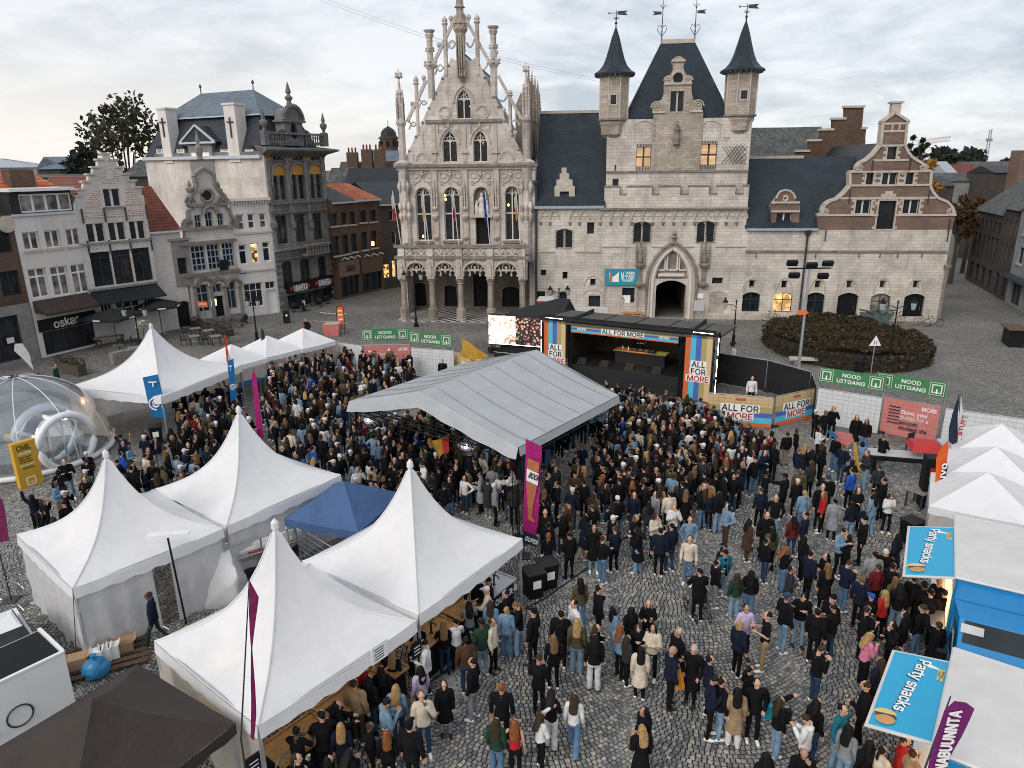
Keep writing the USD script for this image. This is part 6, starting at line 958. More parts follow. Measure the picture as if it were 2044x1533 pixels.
def pagoda(name,label,F,R_,L_,zE,peak_px,walls=(),group=None,f=(.30,.70,3.6),mat='tent_white',val=.32,legs=True,cat='tent',wallmat='wall_white'):
 F,R_,L_=(G(*p,zE)for p in(F,R_,L_));ux=R_-F;w=np.hypot(*ux[:2]);ang=math.atan2(ux[1],ux[0]);uy=np.array([-sin(ang),cos(ang),0]);d=abs((L_-F)@uy)
 c=F+ux/2+uy*d/2;th=thing(name,label,cat,(c[0],c[1],0),ang,group);a,b=w/2,d/2
 zs=np.arange(zE,9,.01);zp=zs[np.argmin([abs(PX((c[0],c[1],z))[1]-peak_px[1])for z in zs])]
 cs=[(-a,-b),(a,-b),(a,b),(-a,b)];n,m=15,22
 for i in range(4):
  p,q=np.array(cs[i]),np.array(cs[(i+1)%4]);g=np.zeros((m,n,3))
  for r in range(m):
   t=(r/(m-1))**.8
   for k in range(n):
    s_=k/(n-1);e=p+(q-p)*s_;g[r,k,:2]=e*(1-t)*(1-.045*(1-t)*t*0)+0;g[r,k,2]=zE+(zp-zE)*(f[0]*t+f[1]*t**f[2])-.05*sin(s_*pi)*(1-t)*1.2-.18*(sin(s_*pi))*t*(1-t)*1.6
  MB().grid(g).build('roof_panel',mat,th,smooth=True)
  v=np.zeros((3,n,3));o=np.array([(0,-1),(1,0),(0,1),(-1,0)][i])*.015
  for r in range(3):
   for k in range(n):s_=k/(n-1);v[r,k,:2]=p+(q-p)*s_+o*(1+r);v[r,k,2]=zE-.06*sin(s_*pi)-val*r/2+(.04*sin(s_*40)*r/2)
  MB().grid(v).build('valance',mat,th)
  if i in walls:
   g=np.zeros((8,26,3));o2=-o/.015*.04;rng=np.random.default_rng(i+int(abs(c[0])*10))
   for r in range(8):
    for k in range(26):s_=k/25;g[r,k,:2]=p+(q-p)*s_+o2+o/.015*(.05*sin(k*1.7+r*.3)+rng.uniform(-.02,.02));g[r,k,2]=(zE-.1)*r/7
   gap=WALLS.get((name,label,i));P_=g
   if gap:
    k0,k1=int(gap[0]*25),int(gap[1]*25);MB().grid(g[:,:k0+1]).build('side_wall',wallmat,th,smooth=True);k1<24 and MB().grid(g[:,k1:]).build('side_wall',wallmat,th,smooth=True)
   else:MB().grid(g).build('side_wall',wallmat,th,smooth=True)
 for x,y in cs:MB().tube([(x*(1-t),y*(1-t),zE+(zp-zE)*(f[0]*t+f[1]*t**f[2])+.012)for t in np.linspace(0,.97,16)],.022,4).build('seam',mat,th)
 MB().lathe([(.1,-.1),(.09,.05),(.02,.14)],(0,0,zp),8).build('peak_cap',mat,th)
 if legs:
  for x,y in cs:MB().tube([(x*.985,y*.985,0),(x*.985,y*.985,zE-.02)],.045,6).box(x*.985-.12,x*.985+.12,y*.985-.12,y*.985+.12,0,.02).build('leg','alu',th)
 fr=MB()
 for i in range(4):p,q=cs[i],cs[(i+1)%4];fr.beam((p[0]*.98,p[1]*.98,zE-.05),(q[0]*.98,q[1]*.98,zE-.05),.05)
 fr.build('frame','alu',th);return th,c,ang,a,b,zE
def popup(name,label,c,ang,a,b,zE,h,mat,walls=(),group=None,val=.25,wallmat='wall_white',f=None):
 th=thing(name,label,'tent',(c[0],c[1],0),ang,group);cs=[(-a,-b),(a,-b),(a,b),(-a,b)];n,m=9,9
 for i in range(4):
  p,q=np.array(cs[i]),np.array(cs[(i+1)%4]);g=np.zeros((m,n,3))
  for r in range(m):
   t=r/(m-1)
   for k in range(n):s_=k/(n-1);g[r,k,:2]=(p+(q-p)*s_)*(1-t);g[r,k,2]=zE+h*(t if f is None else f(t))-.10*sin(s_*pi)*(1-t)**.5*(t+.3)
  MB().grid(g).build('roof_panel',mat,th,smooth=True);o=np.array([(0,-1),(1,0),(0,1),(-1,0)][i])*.012
  v=np.zeros((2,13,3))
  for r in range(2):
   for k in range(13):s_=k/12;v[r,k,:2]=p+(q-p)*s_+o;v[r,k,2]=zE-.03*sin(s_*pi)-r*(val+(.05 if k%2 else 0))
  MB().grid(v).build('valance',mat,th)
  if i in walls:g=np.array([[np.append((p+(q-p)*k/20)+o*(-3+2.5*sin(k*2.1)),z)for k in range(21)]for z in np.linspace(.02,zE-.05,5)]);MB().grid(g).build('side_wall',wallmat,th,smooth=True)
 for x,y in cs:MB().box(x*.98-.025,x*.98+.025,y*.98-.025,y*.98+.025,0,zE).build('leg','alu',th)
 return th
def bar_lights(th,a,b,zE,n=2):
 for k in range(n):x=-a+2*a*(k+.5)/n;MB().lathe([(.01,-.1),(.09,-.03),(.09,.03),(.01,.1)],(x,0,zE-.25),8).build('lamp','lamp_bar',th)
spec('emit',lamp_bar=dict(c=(1.0,.62,.25),e=15.0),tube_light=dict(c=(1.0,1.0,.82),e=2.2),cabinet_glow=dict(c=(1.0,.78,.5),e=6.0))
def counter(label,fr,u0,u1,y0,y1,mat='wood',taps=1,sign=None,z=1.08):
 t=thing_fr('bar_counter',label,'bar counter',fr);MB().cbox(u0,u1,y0,y1,z-.05,z,.012).build('counter_top',mat,t);e=MB()
 for a_,b_,c_,d_ in((u0,u1,y0-.02,y0+.03),(u0,u1,y1-.03,y1+.02),(u0-.02,u0+.03,y0,y1),(u1-.03,u1+.02,y0,y1)):e.box(a_,b_,c_,d_,z+.001,z+.035)
 e.build('counter_rim',mat,t);MB().box(u0+.06,u1-.06,y0+.08,y1-.1,0,z-.051).build('counter_front','black_paint',t)
 for k in range(taps):
  x=u0+(u1-u0)*(k+.6)/(taps+.2);m=MB();m.lathe([(.06,0),(.03,.05),(.03,.32),(.045,.36)],(x,(y0+y1)/2,z),8);m.tube([(x,(y0+y1)/2,z+.34),(x,(y0+y1)/2-.16,z+.36),(x,(y0+y1)/2-.18,z+.28)],.022,6);m.tube([(x,(y0+y1)/2-.04,z+.36),(x,(y0+y1)/2-.07,z+.52)],.018,5);m.build('beer_tap','dark_metal',t)
 if sign:lettering(sign,.2,TW(u0+.25,y0+.078,z-.45),'letter_white',t)
 return t
def build_tents():
 gr='peaked white tents in the foreground'
 WALLS[('pagoda_tent','closed white peaked tent with an open gap in its front wall, nearest the cardboard boxes',0)]=(.50,.62)
 T1=pagoda('pagoda_tent','largest white peaked bar tent in front, crossed by a twisted magenta flag',(515,1450),(830,1240),(290,1290),2.5,(533,1046),walls=(3,2),group=gr,wallmat='wall_warm');bar_lights(*T1[:1],T1[3],T1[4],2.5,3)
 T2=pagoda('pagoda_tent','white peaked bar tent ending at the tall magenta banner',(835,1228),(1042,1076),(605,1120),2.5,(818,926),walls=(2,),group=gr);bar_lights(T2[0],T2[3],T2[4],2.5,2)
 T3=pagoda('pagoda_tent','closed white peaked tent with an open gap in its front wall, nearest the cardboard boxes',(145,1175),(445,1055),(22,1072),2.5,(207,906),walls=(0,3),group=gr);bar_lights(T3[0],T3[3],T3[4],2.5,2)
 T4=pagoda('pagoda_tent','white peaked tent with closed warm-lit front wall left of the blue canopy',(452,1050),(680,948),(315,975),2.5,(476,817),walls=(0,),group=gr);bar_lights(T4[0],T4[3],T4[4],2.5,2)
 WALLS[('pagoda_tent','white peaked lounge tent by the cafe terrace at back left',3)]=(.36,1.0)
 T5=pagoda('pagoda_tent','white peaked lounge tent by the cafe terrace at back left',(322,792),(482,728),(228,742),2.6,(337,650),walls=(3,),group='peaked white tents at the back left',wallmat='wall_warm',val=.4)
 for z in(.7,1.9):MB().lathe([(.01,-.13),(.13,0),(.01,.13)],(-T5[3]+.15,T5[4]*.72,z),8).build('lamp','lamp_bar',T5[0])
 fl=MB();fl.grid(np.array([[(T5[3]-.04,-T5[4]+2*T5[4]*k/12,z)for k in range(13)]for z in(.05,1.3,2.5)]));fl.build('side_wall','wall_clear',T5[0])
 f1=Fr(T1[1][:2],T1[2]);f2=Fr(T2[1][:2],T2[2]);a,b=T1[3],T1[4]
 counter('light wood bar counter lying under the front tent at its near end',f1,-a+.55,-a+2.0,-b+.25,-b+1.2,taps=0,z=.8)
 counter('wooden bar counter with black tap and menu tray under the front tent',f1,-.35,1.45,-b+.2,-b+.95,sign='OUPER');t=thing_fr('drip_tray','dark rubber drip mat lying on the front bar counter','drip mat',f1);MB().cbox(-.2,.15,-b+.38,-b+.7,1.082,1.10,.006).build('mat','black_paint',t)
 counter('wooden bar counter beside the corner leg of the front tent',f1,1.6,a-.15,-b+.2,-b+.95,taps=0)
 a2,b2=T2[3],T2[4];counter('wooden bar counter with black tap at the near end of the second tent',f2,-a2+.3,-.55,-b2+.2,-b2+.95,sign=None);counter('wooden bar counter in the middle of the second tent',f2,-.4,.8,-b2+.2,-b2+.95,taps=0);counter('steel topped bar counter with tap beside the magenta banner',f2,.95,a2-.1,-b2+.15,-b2+.95,mat='alu',sign='OUPER 8')
 for fr_,u,lab in((f1,a-.1,'small black notice board on the leg between the two bar tents'),(f1,-a-.25,'black sign reading I EVER hung by the brown canopy corner')):t=thing_fr('notice_board',lab,'sign',fr_);MB().cbox(u-.16,u+.16,-b-.1,-b-.06,1.5,2.0,.01).build('board','black_paint',t);MB().box(u-.1,u+.1,-b-.106,-b-.1,1.62,1.64).box(u-.1,u+.1,-b-.106,-b-.1,1.72,1.74).box(u-.1,u+.1,-b-.106,-b-.1,1.82,1.84).build('writing','letter_white',t)
 t=thing_fr('price_sign','white price sheet hung on the front tent edge','sign',f1);MB().box(.75,1.25,-b-.05,-b-.03,2.12,2.6).build('sheet','letter_white',t)
 for k in range(5):MB().box(.82+.02*(k%2),1.12,-b-.056,-b-.05,2.2+k*.07,2.222+k*.07).build('writing','letter_black',t)
 c=(G(590,1035,2.2)+G(785,1000,2.2))/2
 p0,p1,p2=G(594,1022,2.15),G(690,1078,2.15),G(783,997,2.15);ux=p2-p1;ang=math.atan2(ux[1],ux[0]);w=np.hypot(*ux[:2]);cc=(p0+p2)/2
 popup('blue_canopy','blue pop-up canopy between the white peaked tents',cc,ang,w/2,np.hypot(*(p1-p0)[:2])/2,2.15,.95,'tent_blue')
 q0,q1=G(272,1318,2.6),G(470,1448,2.45);ux=q1-q0;ang2=math.atan2(ux[1],ux[0]);w=np.hypot(*ux[:2]);n_=np.array([ux[1],-ux[0],0])/w;n_=n_ if n_[1]<0 else-n_;cc=(q0+q1)/2+n_*w*.5
 popup('brown_canopy','large dark brown canopy filling the near left corner',cc,ang2,w/2,w/2,2.5,1.15,'tent_brown',f=lambda t:.55*t+.45*t**2.2,walls=())
 e=[G(*p,2.25)for p in((458,735),(531,714),(601,696),(673,681))];ang=math.atan2(*(e[3]-e[0])[[1,0]]);nn=np.array([-sin(ang),cos(ang),0])
 for i in range(3):
  c=(e[i]+e[i+1])/2;hw=np.hypot(*(e[i+1]-e[i])[:2])/2;c=c+nn*1.6
  popup('stall_tent',['white pop-up stall tent next to the blue ring banner','white pop-up stall tent in the middle of the back row','white pop-up stall tent at the right end of the back row'][i],c,ang,hw,1.6,2.25,.95,'tent_white',walls=(1,2)if i==2 else(2,),group='white pop-up stalls at the back left',wallmat='wall_warm')
  t=thing('stall_table',['stall table with blue cloth under the first back tent','wooden stall table under the middle back tent','stall table with yellow cloth under the right back tent'][i],'table',(c[0],c[1],0),ang);MB().cbox(-hw*.8,hw*.8,-1.45,-.8,.86,.92,.01).build('table_top',['cyan_cloth','wood','yellow_cloth'][i],t);[MB().box(x-.03,x+.03,y-.03,y+.03,0,.86).build('leg','dark_metal',t)for x in(-hw*.7,hw*.7)for y in(-1.35,-.9)]
 e0,e1=G(1862,1000,2.3),G(2060,1038,2.3);ux=e1-e0;L=np.hypot(*ux[:2]);ang=math.atan2(ux[1],ux[0]);nn=np.array([-sin(ang),cos(ang),0]);U=ux/L
 for i,(px,py)in enumerate(((1973,942),(1989,891),(2000,846))):
  z=3.3;c=G(px,py,z);popup('stall_tent',['white pop-up tent nearest the blue food van on the right','white pop-up tent in the middle of the right row','white pop-up tent farthest back in the right row, by the fence'][i],c,ang,1.62,1.6,2.3,1.0,'tent_white',walls=(0,)if i==0 else(),group='white pop-up tents along the right side',wallmat='wall_warm')
spec('plain',canopy_seam=dict(c=(.24,.25,.26),rough=.7));spec('clear',wall_clear=dict(c=(.75,.72,.68),fac=.10,rough=.15))
def truss(mb,a,b,w=.29,seg=.5,r=.025,tri=False):
 a,b=np.asarray(a,float),np.asarray(b,float);d=b-a;L=np.linalg.norm(d);d/=L;u=np.array([0,0,1.0])if abs(d[2])<.8 else np.array([1.0,0,0]);s_=np.cross(d,u);s_/=np.linalg.norm(s_);u=np.cross(s_,d);cs=[s_*i*w/2+u*j*w/2 for i,j in((-1,-1),(1,-1),(1,1),(-1,1))]
 for c in cs:mb.tube([a+c,b+c],r,4,cap=False)
 n=max(2,int(L/seg))
 for k in range(n):
  for i in range(4):p,q=cs[i],cs[(i+1)%4];p,q=(p,q)if k%2 else(q,p);mb.tube([a+d*L*k/n+p,a+d*L*(k+1)/n+q],r*.55,3,cap=False)
 return mb
def build_canopy():
 zE=3.9;F,R_,L_=G(1035,893,zE),G(1235,789,zE),G(681,806,zE);ux=R_-F;w=np.hypot(*ux[:2]);ang=math.atan2(ux[1],ux[0]);uy=np.array([-sin(ang),cos(ang),0]);d=abs((L_-F)@uy);c=F+ux/2+uy*d/2
 th=thing('festival_canopy','big grey gabled canopy roof on black truss legs in front of the stage','canopy',(c[0],c[1],0),ang);a,b=w/2,d/2;rid=1.35
 fr=Fr(c[:2],ang);yr=0.0
 for s_ in(-1,1):
  g=np.zeros((30,14,3));rng=np.random.default_rng(5)
  for i in range(30):
   x=-a+2*a*i/29
   for k in range(14):
    t=k/13;y=yr+(s_*b-yr)*t;sag=.10*sin(t*pi)+.035*abs(sin(i*pi/5.8))*(1 if s_>0 else.4)*sin(t*pi);g[i,k]=(x+.25*(1-t)*(1 if i==29 else-1 if i==0 else 0),y,zE+rid*(1-t)-sag)
  MB().grid(g).build('roof_panel','canopy_grey',th,smooth=True)
  e=np.zeros((3,20,3))
  for r in range(3):
   for k in range(20):x=-a+2*a*k/19;e[r,k]=(x,s_*(b+.01+.03*r),zE-.02-.16*r)
  MB().grid(e).build('edge_flap','canopy_grey',th)
 for s_ in(-1,1):
  for k in range(6):x=-a+2*a*(k+.5)/6;MB().tube([(x,s_*b*t,zE+rid*(1-t)-.10*sin(t*pi)+.012)for t in np.linspace(.02,.98,8)],.018,4).build('seam','canopy_seam',th)
 for s_ in(-1,1):
  g=np.zeros((4,31,3))
  for k in range(31):
   y=-b+2*b*k/30;top=zE+rid*(1-abs(y)/b);dr=.42+.20*sin(k/30*pi)**.5 if s_<0 else.3
   for r in range(4):g[r,k]=(s_*(a+.25*(1-abs(y)/b)+.02+.05*r+.04*sin(k*1.3)*r/3),y,top-dr*r/3)
  MB().grid(g).build('gable_skirt','canopy_grey',th,smooth=True)
 for x,y in((-a+.15,-b+.15),(a-.15,-b+.15),(a-.15,b-.15),(-a+.15,b-.15)):truss(MB(),(x,y,0),(x,y,zE-.1),.3,.4).build('truss_leg','black_paint',th);MB().box(x-.4,x+.4,y-.4,y+.4,0,.05).build('base_plate','dark_metal',th)
 for p,q in(((-a,-b),(a,-b)),((a,-b),(a,b)),((a,b),(-a,b)),((-a,b),(-a,-b))):truss(MB(),(p[0]*.97,p[1]*.97,zE-.35),(q[0]*.97,q[1]*.97,zE-.35),.3,.45).build('truss_beam','black_paint',th)
 truss(MB(),(-a,0,zE+rid-.45),(a,0,zE+rid-.45),.26,.5).build('truss_beam','black_paint',th)
 for px,py,lab in((935,893,'mirror ball hanging at the near edge of the grey canopy'),(741,841,'mirror ball hanging at the left edge of the grey canopy')):
  p=G(px,py,3.1);t=thing('mirror_ball',lab,'mirror ball',p);m=trimesh.creation.icosphere(2,.36);MB().tm(m).build('ball','silver',t);MB().tube([(0,0,.34),(0,0,.85)],.012,4).build('wire','dark_metal',t)
def banner_text(words,x,z,h,par,y,mats,back='letter_white',gap=1.32,pad=.16,center=True):
 for i,(wd,m)in enumerate(zip(words,mats)):
  tmp=meshkit.text_mesh(wd,h,.01,True);wv=tmp.vertices[:,0].max();zz=z-i*h*gap;xx=x-wv/2 if center else x
  MB().box(xx-h*pad,xx+wv+h*pad,y-.012,y-.004,zz-h*.14,zz+h*1.14).build('word_panel',back,par);MB().tm(tmp,TW(xx,y-.0125,zz)).build('lettering',m,par)
def build_stage():
 Lp,Rp=G(1085,758),G(1418,806);fr,W=between(Lp,Rp);at=lambda x,y,d=0.:fr.at(x,y,d)
 th=thing_fr('stage','black festival stage with striped side banners and a truss roof','stage',fr)
 zt=at(1260,648)[1]+.55;uL0,uL1=at(1089,690)[0],at(1131,690)[0];uR0,uR1=at(1367,740)[0],at(1420,740)[0];ztL=at(1110,637)[1];ztR=at(1390,668)[1];zt=(ztL+ztR)/2
 D=4.4;zd=1.25
 MB().box(uL1,uR0,.3,D,0,zd).build('deck','stage_black',th);MB().box(uL1-.1,uR0+.1,D,D+.1,0,zt-.5).build('back_drop','stage_black',th)
 for u in(uL1,uR0):MB().box(u-.05,u+.05,.32,D,zd,zt).build('side_drop','stage_black',th)
 MB().hull([(uL0-.3,-.2,zt-.2),(uR1+.3,-.2,zt-.2),(uL0-.3,D+.3,zt-.45),(uR1+.3,D+.3,zt-.45),(uL0-.3,-.2,zt-.05),(uR1+.3,-.2,zt-.05),(uL0-.3,D+.3,zt-.3),(uR1+.3,D+.3,zt-.3)]).build('stage_roof','stage_roof',th)
 for k in range(5):x=uL0+(uR1-uL0)*(k+.5)/5;MB().beam((x,.2,zt-.07),(x,D+.2,zt-.28),.05).build('roof_seam','stage_black',th)
 for p,q in(((uL0-.1,-.05,zt+.1),(uR1+.1,-.05,zt+.1)),((uL0-.15,0,0),(uL0-.15,0,zt+.2)),((uL1+.18,0,0),(uL1+.18,0,zt)),((uR0-.18,0,0),(uR0-.18,0,zt)),((uR1+.2,0,0),(uR1+.2,0,zt+.2))):truss(MB(),p,q,.28,.4).build('truss','black_paint',th)
 MB().box(uL0-.2,uR1+.3,-.22,.12,zt+.03,zt+.2).build('front_beam','stage_black',th)
 for x0,x1 in((uL0+.1,uL1-.2),(uR0+.4,uR1)):MB().box(x0,x1,-.27,-.23,zt+.13,zt+.16).build('strip_light','tube_light',th)
 for u0,u1,zt_,zb_ in((uL0,uL1,zt-.02,.15),(uR0,uR1,zt-.02,.15)):
  w=(u1-u0)/5
  for k,m in enumerate(('stripe_orange','stripe_cyan','stripe_blue','stripe_olive','stripe_sand')):MB().box(u0+k*w,u0+(k+1)*w-.003,-.2,-.17,zb_,zt_).build('banner_stripe',m,th)
  banner_text(['ALL','FOR','MORE'],(u0+u1)/2+.05,zt_*.535,.33,th,-.2,['letter_black','letter_black','letter_red'])
 h0,h1=at(1140,655)[0],at(1355,685)[0];zh=zt-.12;hs=[(.24,'stripe_olive'),(.12,'stripe_blue'),(.12,'stripe_cyan'),(.07,'stripe_orange')];z=zh
 MB().box(h0,h1,-.12,-.09,z-.0,z+.05).build('banner_stripe','stripe_sand',th)
 for hh,m in hs:MB().box(h0,h1,-.12,-.09,z-hh,z-.002).build('banner_stripe',m,th);z-=hh
 banner_text(['ALL FOR MORE'],(h0+h1)/2,zh-.42,.27,th,-.12,['letter_black'])
 for u in(h0+.22*(h1-h0)/2,h1-.25*(h1-h0)/2):lettering('MORE',.16,TW(u-.3,-.125,zh-.36),'letter_white',th)
 for u in(uL0-.22,uR1+.33):
  for k in range(3):MB().box(u-.02,u+.02,-.2,-.16,.5+k*1.25,1.55+k*1.25).build('tube_lamp','tube_light',th)
 tb=thing_fr('dj_table','table with green-lit decks on the stage before the performer','table',fr);um=at(1285,730,2.5)[0];MB().cbox(um-1.9,um+1.6,1.9,2.8,zd+.78,zd+.84,.01).build('table_top','wood',tb);MB().box(um-1.8,um+1.5,2.0,2.7,zd,zd+.77).build('skirt','stage_black',tb)
 for k in range(4):MB().cbox(um-.8+k*.42,um-.45+k*.42,2.05,2.55,zd+.842,zd+.93,.01).build('deck_unit','dark_metal',tb);MB().lathe([(.13,0),(.13,.015),(.02,.02)],(um-.62+k*.42,2.28,zd+.93),10).build('platter','alu',tb)
 MB().box(um+.9,um+1.55,2.0,2.6,zd+.841,zd+.86).build('lit_cloth','deck_green',tb)
 for k in range(2):b_=thing_fr('water_bottle',['left pale bottle on the stage table','right pale bottle on the stage table'][k],'bottle',fr);MB().lathe([(.035,0),(.035,.16),(.012,.2),(.012,.24)],(um-1.4+k*.38,2.3,zd+.842),8).build('glass','letter_white',b_)
 truss(MB(),(uL1,1.6,zt-.75),(uR0,1.6,zt-.75),.25,.5).build('truss','black_paint',th)
 for x in(.12,.35,.62,.88):
  u=uL1+(uR0-uL1)*x;MB().lathe([(.12,-.2),(.15,.0),(.1,.22)],(0,0,0),10).xf(T_((u,1.5,zt-1.05),rx=.9)).build('spotlight','dark_metal',th)
 for x in(.1,.3,.52,.75):u=uL1+(uR0-uL1)*x;MB().hull([(u-.3,.5,zd),(u+.3,.5,zd),(u-.3,.95,zd),(u+.3,.95,zd),(u-.25,.9,zd+.35),(u+.25,.9,zd+.35)]).build('monitor','stage_black',th)
 L=UsdLux.SphereLight.Define(stage,str(th.GetPath())+'/stage_lamp');L.CreateRadiusAttr(.12);L.CreateIntensityAttr(170);L.CreateColorAttr(Gf.Vec3f(1,.62,.3));L.AddTranslateOp().Set(Gf.Vec3d(um+.3,1.5,zt-.9))
 p,q=G(983,708),G(1079,716);f2,W2=between(p,q);z0,z1=f2.at(1030,688)[1],f2.at(1030,632)[1];t=thing_fr('video_screen','bright video screen showing a crowd, left of the stage','screen',f2);u0,u1=f2.at(975,655)[0],f2.at(1080,655)[0]
 MB().box(u0-.06,u1+.06,.02,.3,z0-.06,z1+.06).build('cabinet','stage_black',t);um2=u0+(u1-u0)*.52;MB().box(u0,um2,-.0,.019,z0,z1).build('picture_bright','screen_bright',t);MB().box(um2,u1,-.0,.019,z0,z1).build('picture_crowd','screen_crowd',t);MB().box(u0,u1,-.004,.019,z0-.055,z0-.002).build('ticker','screen_white',t)
 [truss(MB(),(x,.35,0),(x,.35,z1),.25,.4).build('truss_leg','black_paint',t)for x in(u0+.2,u1-.2)]
 MB().box(u0-.3,u1+.2,.5,.6,0,z0-.5).build('screen_skirt','black_screen',t)
 a=G(1010,628,3.2);t=thing('backstage_tent','black backstage tent behind the video screen','tent',(a[0]+2,a[1]+1.5,0),fr.a);MB().hull([(-2,-1.5,0),(3,-1.5,0),(-2,1.5,0),(3,1.5,0),(-2,-1.5,2.9),(3,-1.5,2.9),(-2,1.5,2.9),(3,1.5,2.9),(3,0,4.3),(2.2,0,4.3)]).build('cover','black_screen',t)
spec('emit',screen_white=dict(c=(1.0,.97,.92),e=1.3));spec('lit',deck_green=dict(c=(.5,.7,.1),e=.3,lo=.5))
def mk_screen(path):
 return usdkit.material(stage,path,{'tc':('texture_coordinate',{}),'v':('voronoi_texture',{'scale':4.2,'randomness':1.0}),'r':('rgb_ramp',{'ramp':[(0,(.9,.5,.36)),(.3,(.55,.24,.16)),(.42,(.05,.03,.03)),(.75,(.02,.02,.03)),(1,(.5,.3,.25))]}),'n':('noise_texture',{'scale':1.2}),'m':('mix_color',{'blend_type':'overlay','fac':.7}),'e':('emission',{'strength':1.1})},[('tc.object','v.vector'),('tc.object','n.vector'),('v.distance','r.fac'),('r.color','m.a'),('n.color','m.b'),('m.result','e.color')],surface='e.emission')
def mk_bright(path):return usdkit.material(stage,path,{'tc':('texture_coordinate',{}),'n':('noise_texture',{'scale':1.7,'detail':5.0,'distortion':1.5}),'r':('rgb_ramp',{'ramp':[(.34,(.25,.15,.10)),(.46,(.8,.66,.55)),(.56,(1,.97,.93))]}),'e':('emission',{'strength':1.25})},[('tc.object','n.vector'),('n.fac','r.fac'),('r.color','e.color')],surface='e.emission')
spec('screen',screen_crowd={});spec('bright',screen_bright={})
build_tents();build_canopy();build_stage()
def panel_fence(tops,label,cloth,group,z=2.0,kind='fence_panel',n=None,deco=None,bottom=.05,name='fence'):
 "site fence: framed panels hung with cloth, on block feet; tops are sight lines to the top edge"
 out=[]
 for i,(p,q)in enumerate(zip(tops[:-1],tops[1:])):
  A,B=G(*p,z),G(*q,z);fr,L=between(A,B);k=n[i]if n else max(1,round(L/3.4));w=L/k
  for j in range(k):
   f=Fr(fr.w(j*w,0,0)[:2],fr.a);t=thing_fr('fence_panel',label if len(tops)<4 and k<2 else label+', '+['first','second','third','fourth','fifth','sixth'][len(out)]+' from left',name,f,group);m=MB()
   m.tube([(.03,0,0),(.03,0,z),(w-.03,0,z),(w-.03,0,0)],.022,5).tube([(.03,0,.12),(w-.03,0,.12)],.018,4);m.build('frame','galvanised',t)
   g=np.array([[(.03+(w-.06)*a/14,-.025+.02*sin(a*1.7+j)*sin(b*1.5),bottom+(z-bottom-.03)*b/5)for a in range(15)]for b in range(6)]);MB().grid(g).build('cloth',cloth,t,smooth=True)
   x=MB()
   for a in range(1,12):x.tube([(w*a/12,-.05,.1),(w*a/12,-.05,z-.05)],.004,3,cap=False)
   for a in range(1,9):x.tube([(.05,-.052,z*a/9),(w-.05,-.052,z*a/9)],.005,3,cap=False)
   if 'black' not in cloth:x.build('wires','galvanised',t)
   MB().cbox(-.1,.3,-.12,.12,0,.13,.02).build('foot','rubber',t)
   if deco:deco(t,w,z)
   out.append(t)
 return out
def print_on(t,items,y=-.06):
 for(tx,h,x,z,mat,wd)in items:lettering(tx,h,TW(x,y,z),mat,t,width=wd,depth=.006)
def nood(px,base_z,label):
 a,b=G(*px[0],base_z),G(*px[1],base_z);fr,w=between(a,b);t=thing_fr('exit_banner',label,'banner',fr,'green emergency exit banners on the fences');z0=base_z-.82
 MB().grid(np.array([[(w*k/12,.015*sin(k*1.3+r),z0+.82*r/4)for k in range(13)]for r in range(5)])).build('cloth','green_cloth',t,smooth=True)
 print_on(t,[('NOOD',.2,w/2-.46,z0+.45,'letter_white',.92),('UITGANG',.2,w/2-.72,z0+.13,'letter_white',1.44)],-.03)
 for x in(.42,w-.42):
  s_=MB();sq=lambda r:Polygon([(x-r,z0+.41-r),(x+r,z0+.41-r),(x+r,z0+.41+r),(x-r,z0+.41+r)])
  s_.poly(sq(.33).difference(sq(.31)),-.034,-.028).poly(sq(.23).difference(sq(.18)).difference(Polygon([(x-.1,z0+.1),(x+.1,z0+.1),(x+.1,z0+.3),(x-.1,z0+.3)])),-.034,-.028).poly([(x-.035,z0+.4),(x+.035,z0+.4),(x+.035,z0+.25),(x+.1,z0+.25),(x,z0+.13),(x-.1,z0+.25),(x-.035,z0+.25)],-.036,-.027);s_.build('exit_mark','letter_white',t)
 for x in(0,w):MB().tube([(x,.03,0),(x,.03,base_z+.02)],.022,5).build('pole','galvanised',t)
def deco_pink(t,w,z):
 print_on(t,[('Stuvo, your',.19,w*.33,z-.72,'letter_white',1.25),('buddy for a',.19,w*.33,z-1.0,'flag_white',1.3),('smooth',.19,w*.33,z-1.28,'navy_cloth',.85),('student life',.19,w*.33,z-1.56,'navy_cloth',1.3),('MORE',.2,w-.85,z-.4,'letter_white',.7)])
 for k in range(6):MB().tube([(w*.12+.09*a,-.055,z-.45-k*.17+.05*(a%2))for a in range(7)],.028,4).build('wave_print','navy_cloth',t)
def deco_afm(t,w,z):
 h=z*.93-.05;s_=[(.14,'stripe_orange'),(.2,'stripe_cyan'),(.17,'stripe_blue'),(.2,'stripe_olive')];zz=.05
 for f,m in s_:MB().box(.04,w-.04,-.058,-.05,zz,zz+h*f).build('banner_stripe',m,t);zz+=h*f
 banner_text(['ALL FOR','MORE'],w/2,z*.5,.34,t,-.06,['letter_black','letter_red']);print_on(t,[('MORE',.13,w/2-.25,z-.28,'letter_red',.5)])
